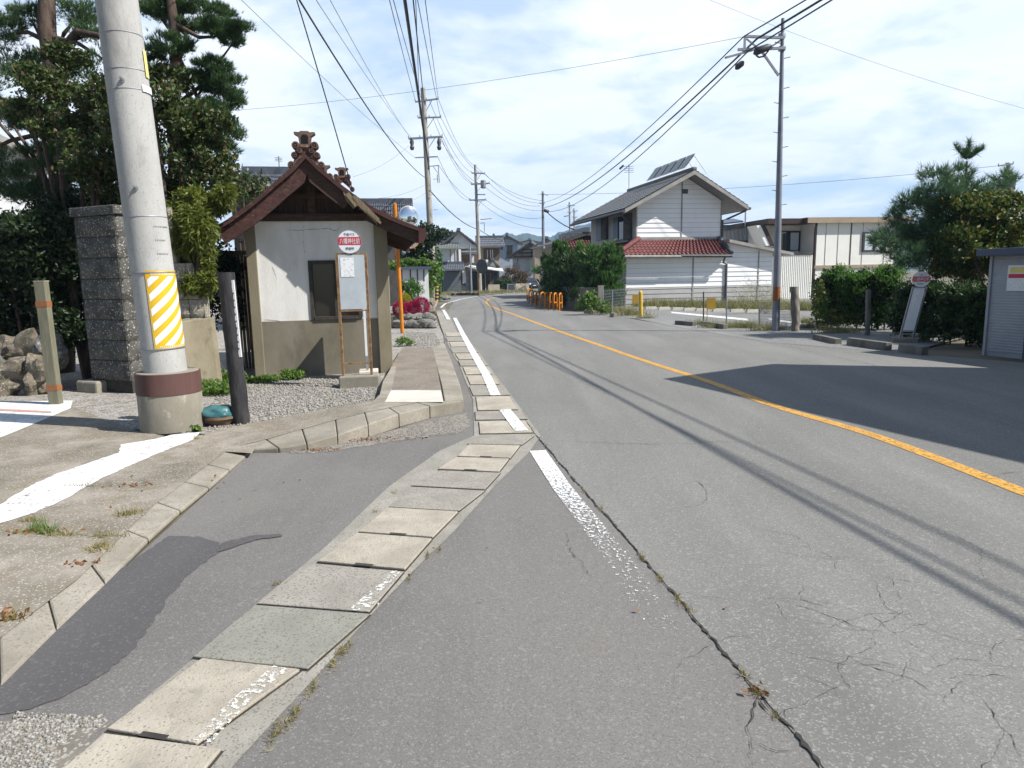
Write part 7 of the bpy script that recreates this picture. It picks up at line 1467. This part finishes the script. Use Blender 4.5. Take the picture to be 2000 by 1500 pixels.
# to houses on the left of the mossy pole
for lab, e, q in (('thin grey wire from the mossy pole to the roof over the shelter, higher one', (798, 285), (690, 345)), ('thin grey wire from the mossy pole to the roof over the shelter, middle one', (832, 360), (715, 388)), ('thin grey wire from the mossy pole to the roof over the shelter, lowest one', (832, 376), (745, 402))):
    cable(lab, at(e[0], e[1], Y2), at(q[0], q[1], 40), .25, .009, 'wire_thin')
# mossy pole to bend pole
for s_, e_ in (((856, 193), (930, 325)), ((838, 195), (922, 337)), ((861, 229), (946, 338)), ((845, 229), (921, 358)), ((864, 267), (935, 359)), ((858, 268), (950, 359)), ((855, 306), (920, 390)), ((857, 323), (948, 391))):
    cable('thin cable between the mossy utility pole and the bend utility pole', at(s_[0], s_[1], Y2), at(e_[0], e_[1], 73.8), .9, .014)
cable('heavy black cable sagging from the mossy pole to the bend pole', at(840, 372, Y2), at(936, 448, 73.8), .5, .035)
for s_, e_ in (((947, 339), (1056, 397)), ((930, 326), (1060, 392)), ((956, 358), (1055, 402)), ((940, 358), (1058, 412)), ((949, 390), (1060, 425)), ((935, 392), (1060, 446))):
    cable('thin cable between the bend utility pole and the slim steel pole', at(s_[0], s_[1], 73.8), at(e_[0], e_[1], 69.9), .7, .016)
cable('black cable leaving the slim steel pole to the right behind the hedge', at(1068, 414, 69.6), at(1135, 452, 66), .3, .05); cable('heavy black cable running down right from the bend pole', at(938, 450, 73.8), at(1000, 470, 100), .4, .035)
# slim steel pole to the parking lot pole and on over the camera
Ya = Yr - .15
for i, (s_, m, q, r, lab) in enumerate((((1064, 395), (1453, 71), (1567, 0), .016, 'uppermost of the three cables reaching the slender steel pole'), ((1064, 405), (1478, 76), (1597, 0), .026, 'thickest of the three cables reaching the slender steel pole'), ((1066, 413), (1462, 99), (1617, 0), .018, 'lowest of the three cables reaching the slender steel pole'))):
    pm = at(m[0], m[1], Ya - .1); Yq = (15.88, 15.74, 15.38)[i]; cable(lab, at(s_[0], s_[1], 69.8), pm, (.75, .8, 1.1)[i], r); cable(lab.replace('reaching', 'passing over the camera from'), pm, through(pm, q, Yq, 24 / (Ya - Yq)), .1, r)
pj = at(1444, 128, Ya - .6); mb = MB(); mb.tube([at(1437, 135, Ya - .6), at(1440, 131, Ya - .6), at(1449, 124, Ya - .6), at(1452, 120, Ya - .6)], [.03, .075, .075, .03], 10); tag(link('cable_joint', mb, M['dark_metal'], smooth=50), 'black sleeve hanging on the cable left of the slender steel pole', 'cable joint')
for x0, y0, x1, y1, Y in ((1210, 330, 1218, 323, 43),): mb = MB(); mb.tube([at(x0, y0, Y), at(x1, y1, Y)], .06, 8); tag(link('cable_joint', mb, M['dark_metal']), 'small black sleeve on the cable above the grey house roof', 'cable joint')

# ------------------------------------------------------------------ the air over the town
m_, nt_, n_, l_, b_ = nodes_of('haze'); n_.remove(b_); pv = n_.new('ShaderNodeVolumePrincipled'); pv.inputs['Color'].default_value = (.50, .72, 1, 1); pv.inputs['Density'].default_value = .00036; pv.inputs['Anisotropy'].default_value = .1
l_.new(pv.outputs[0], nt_.nodes['Material Output'].inputs['Volume'])
tag(link('haze', MB().box(-1950, 1950, -70, 2000, -1.1, 220), m_), kind='stuff')
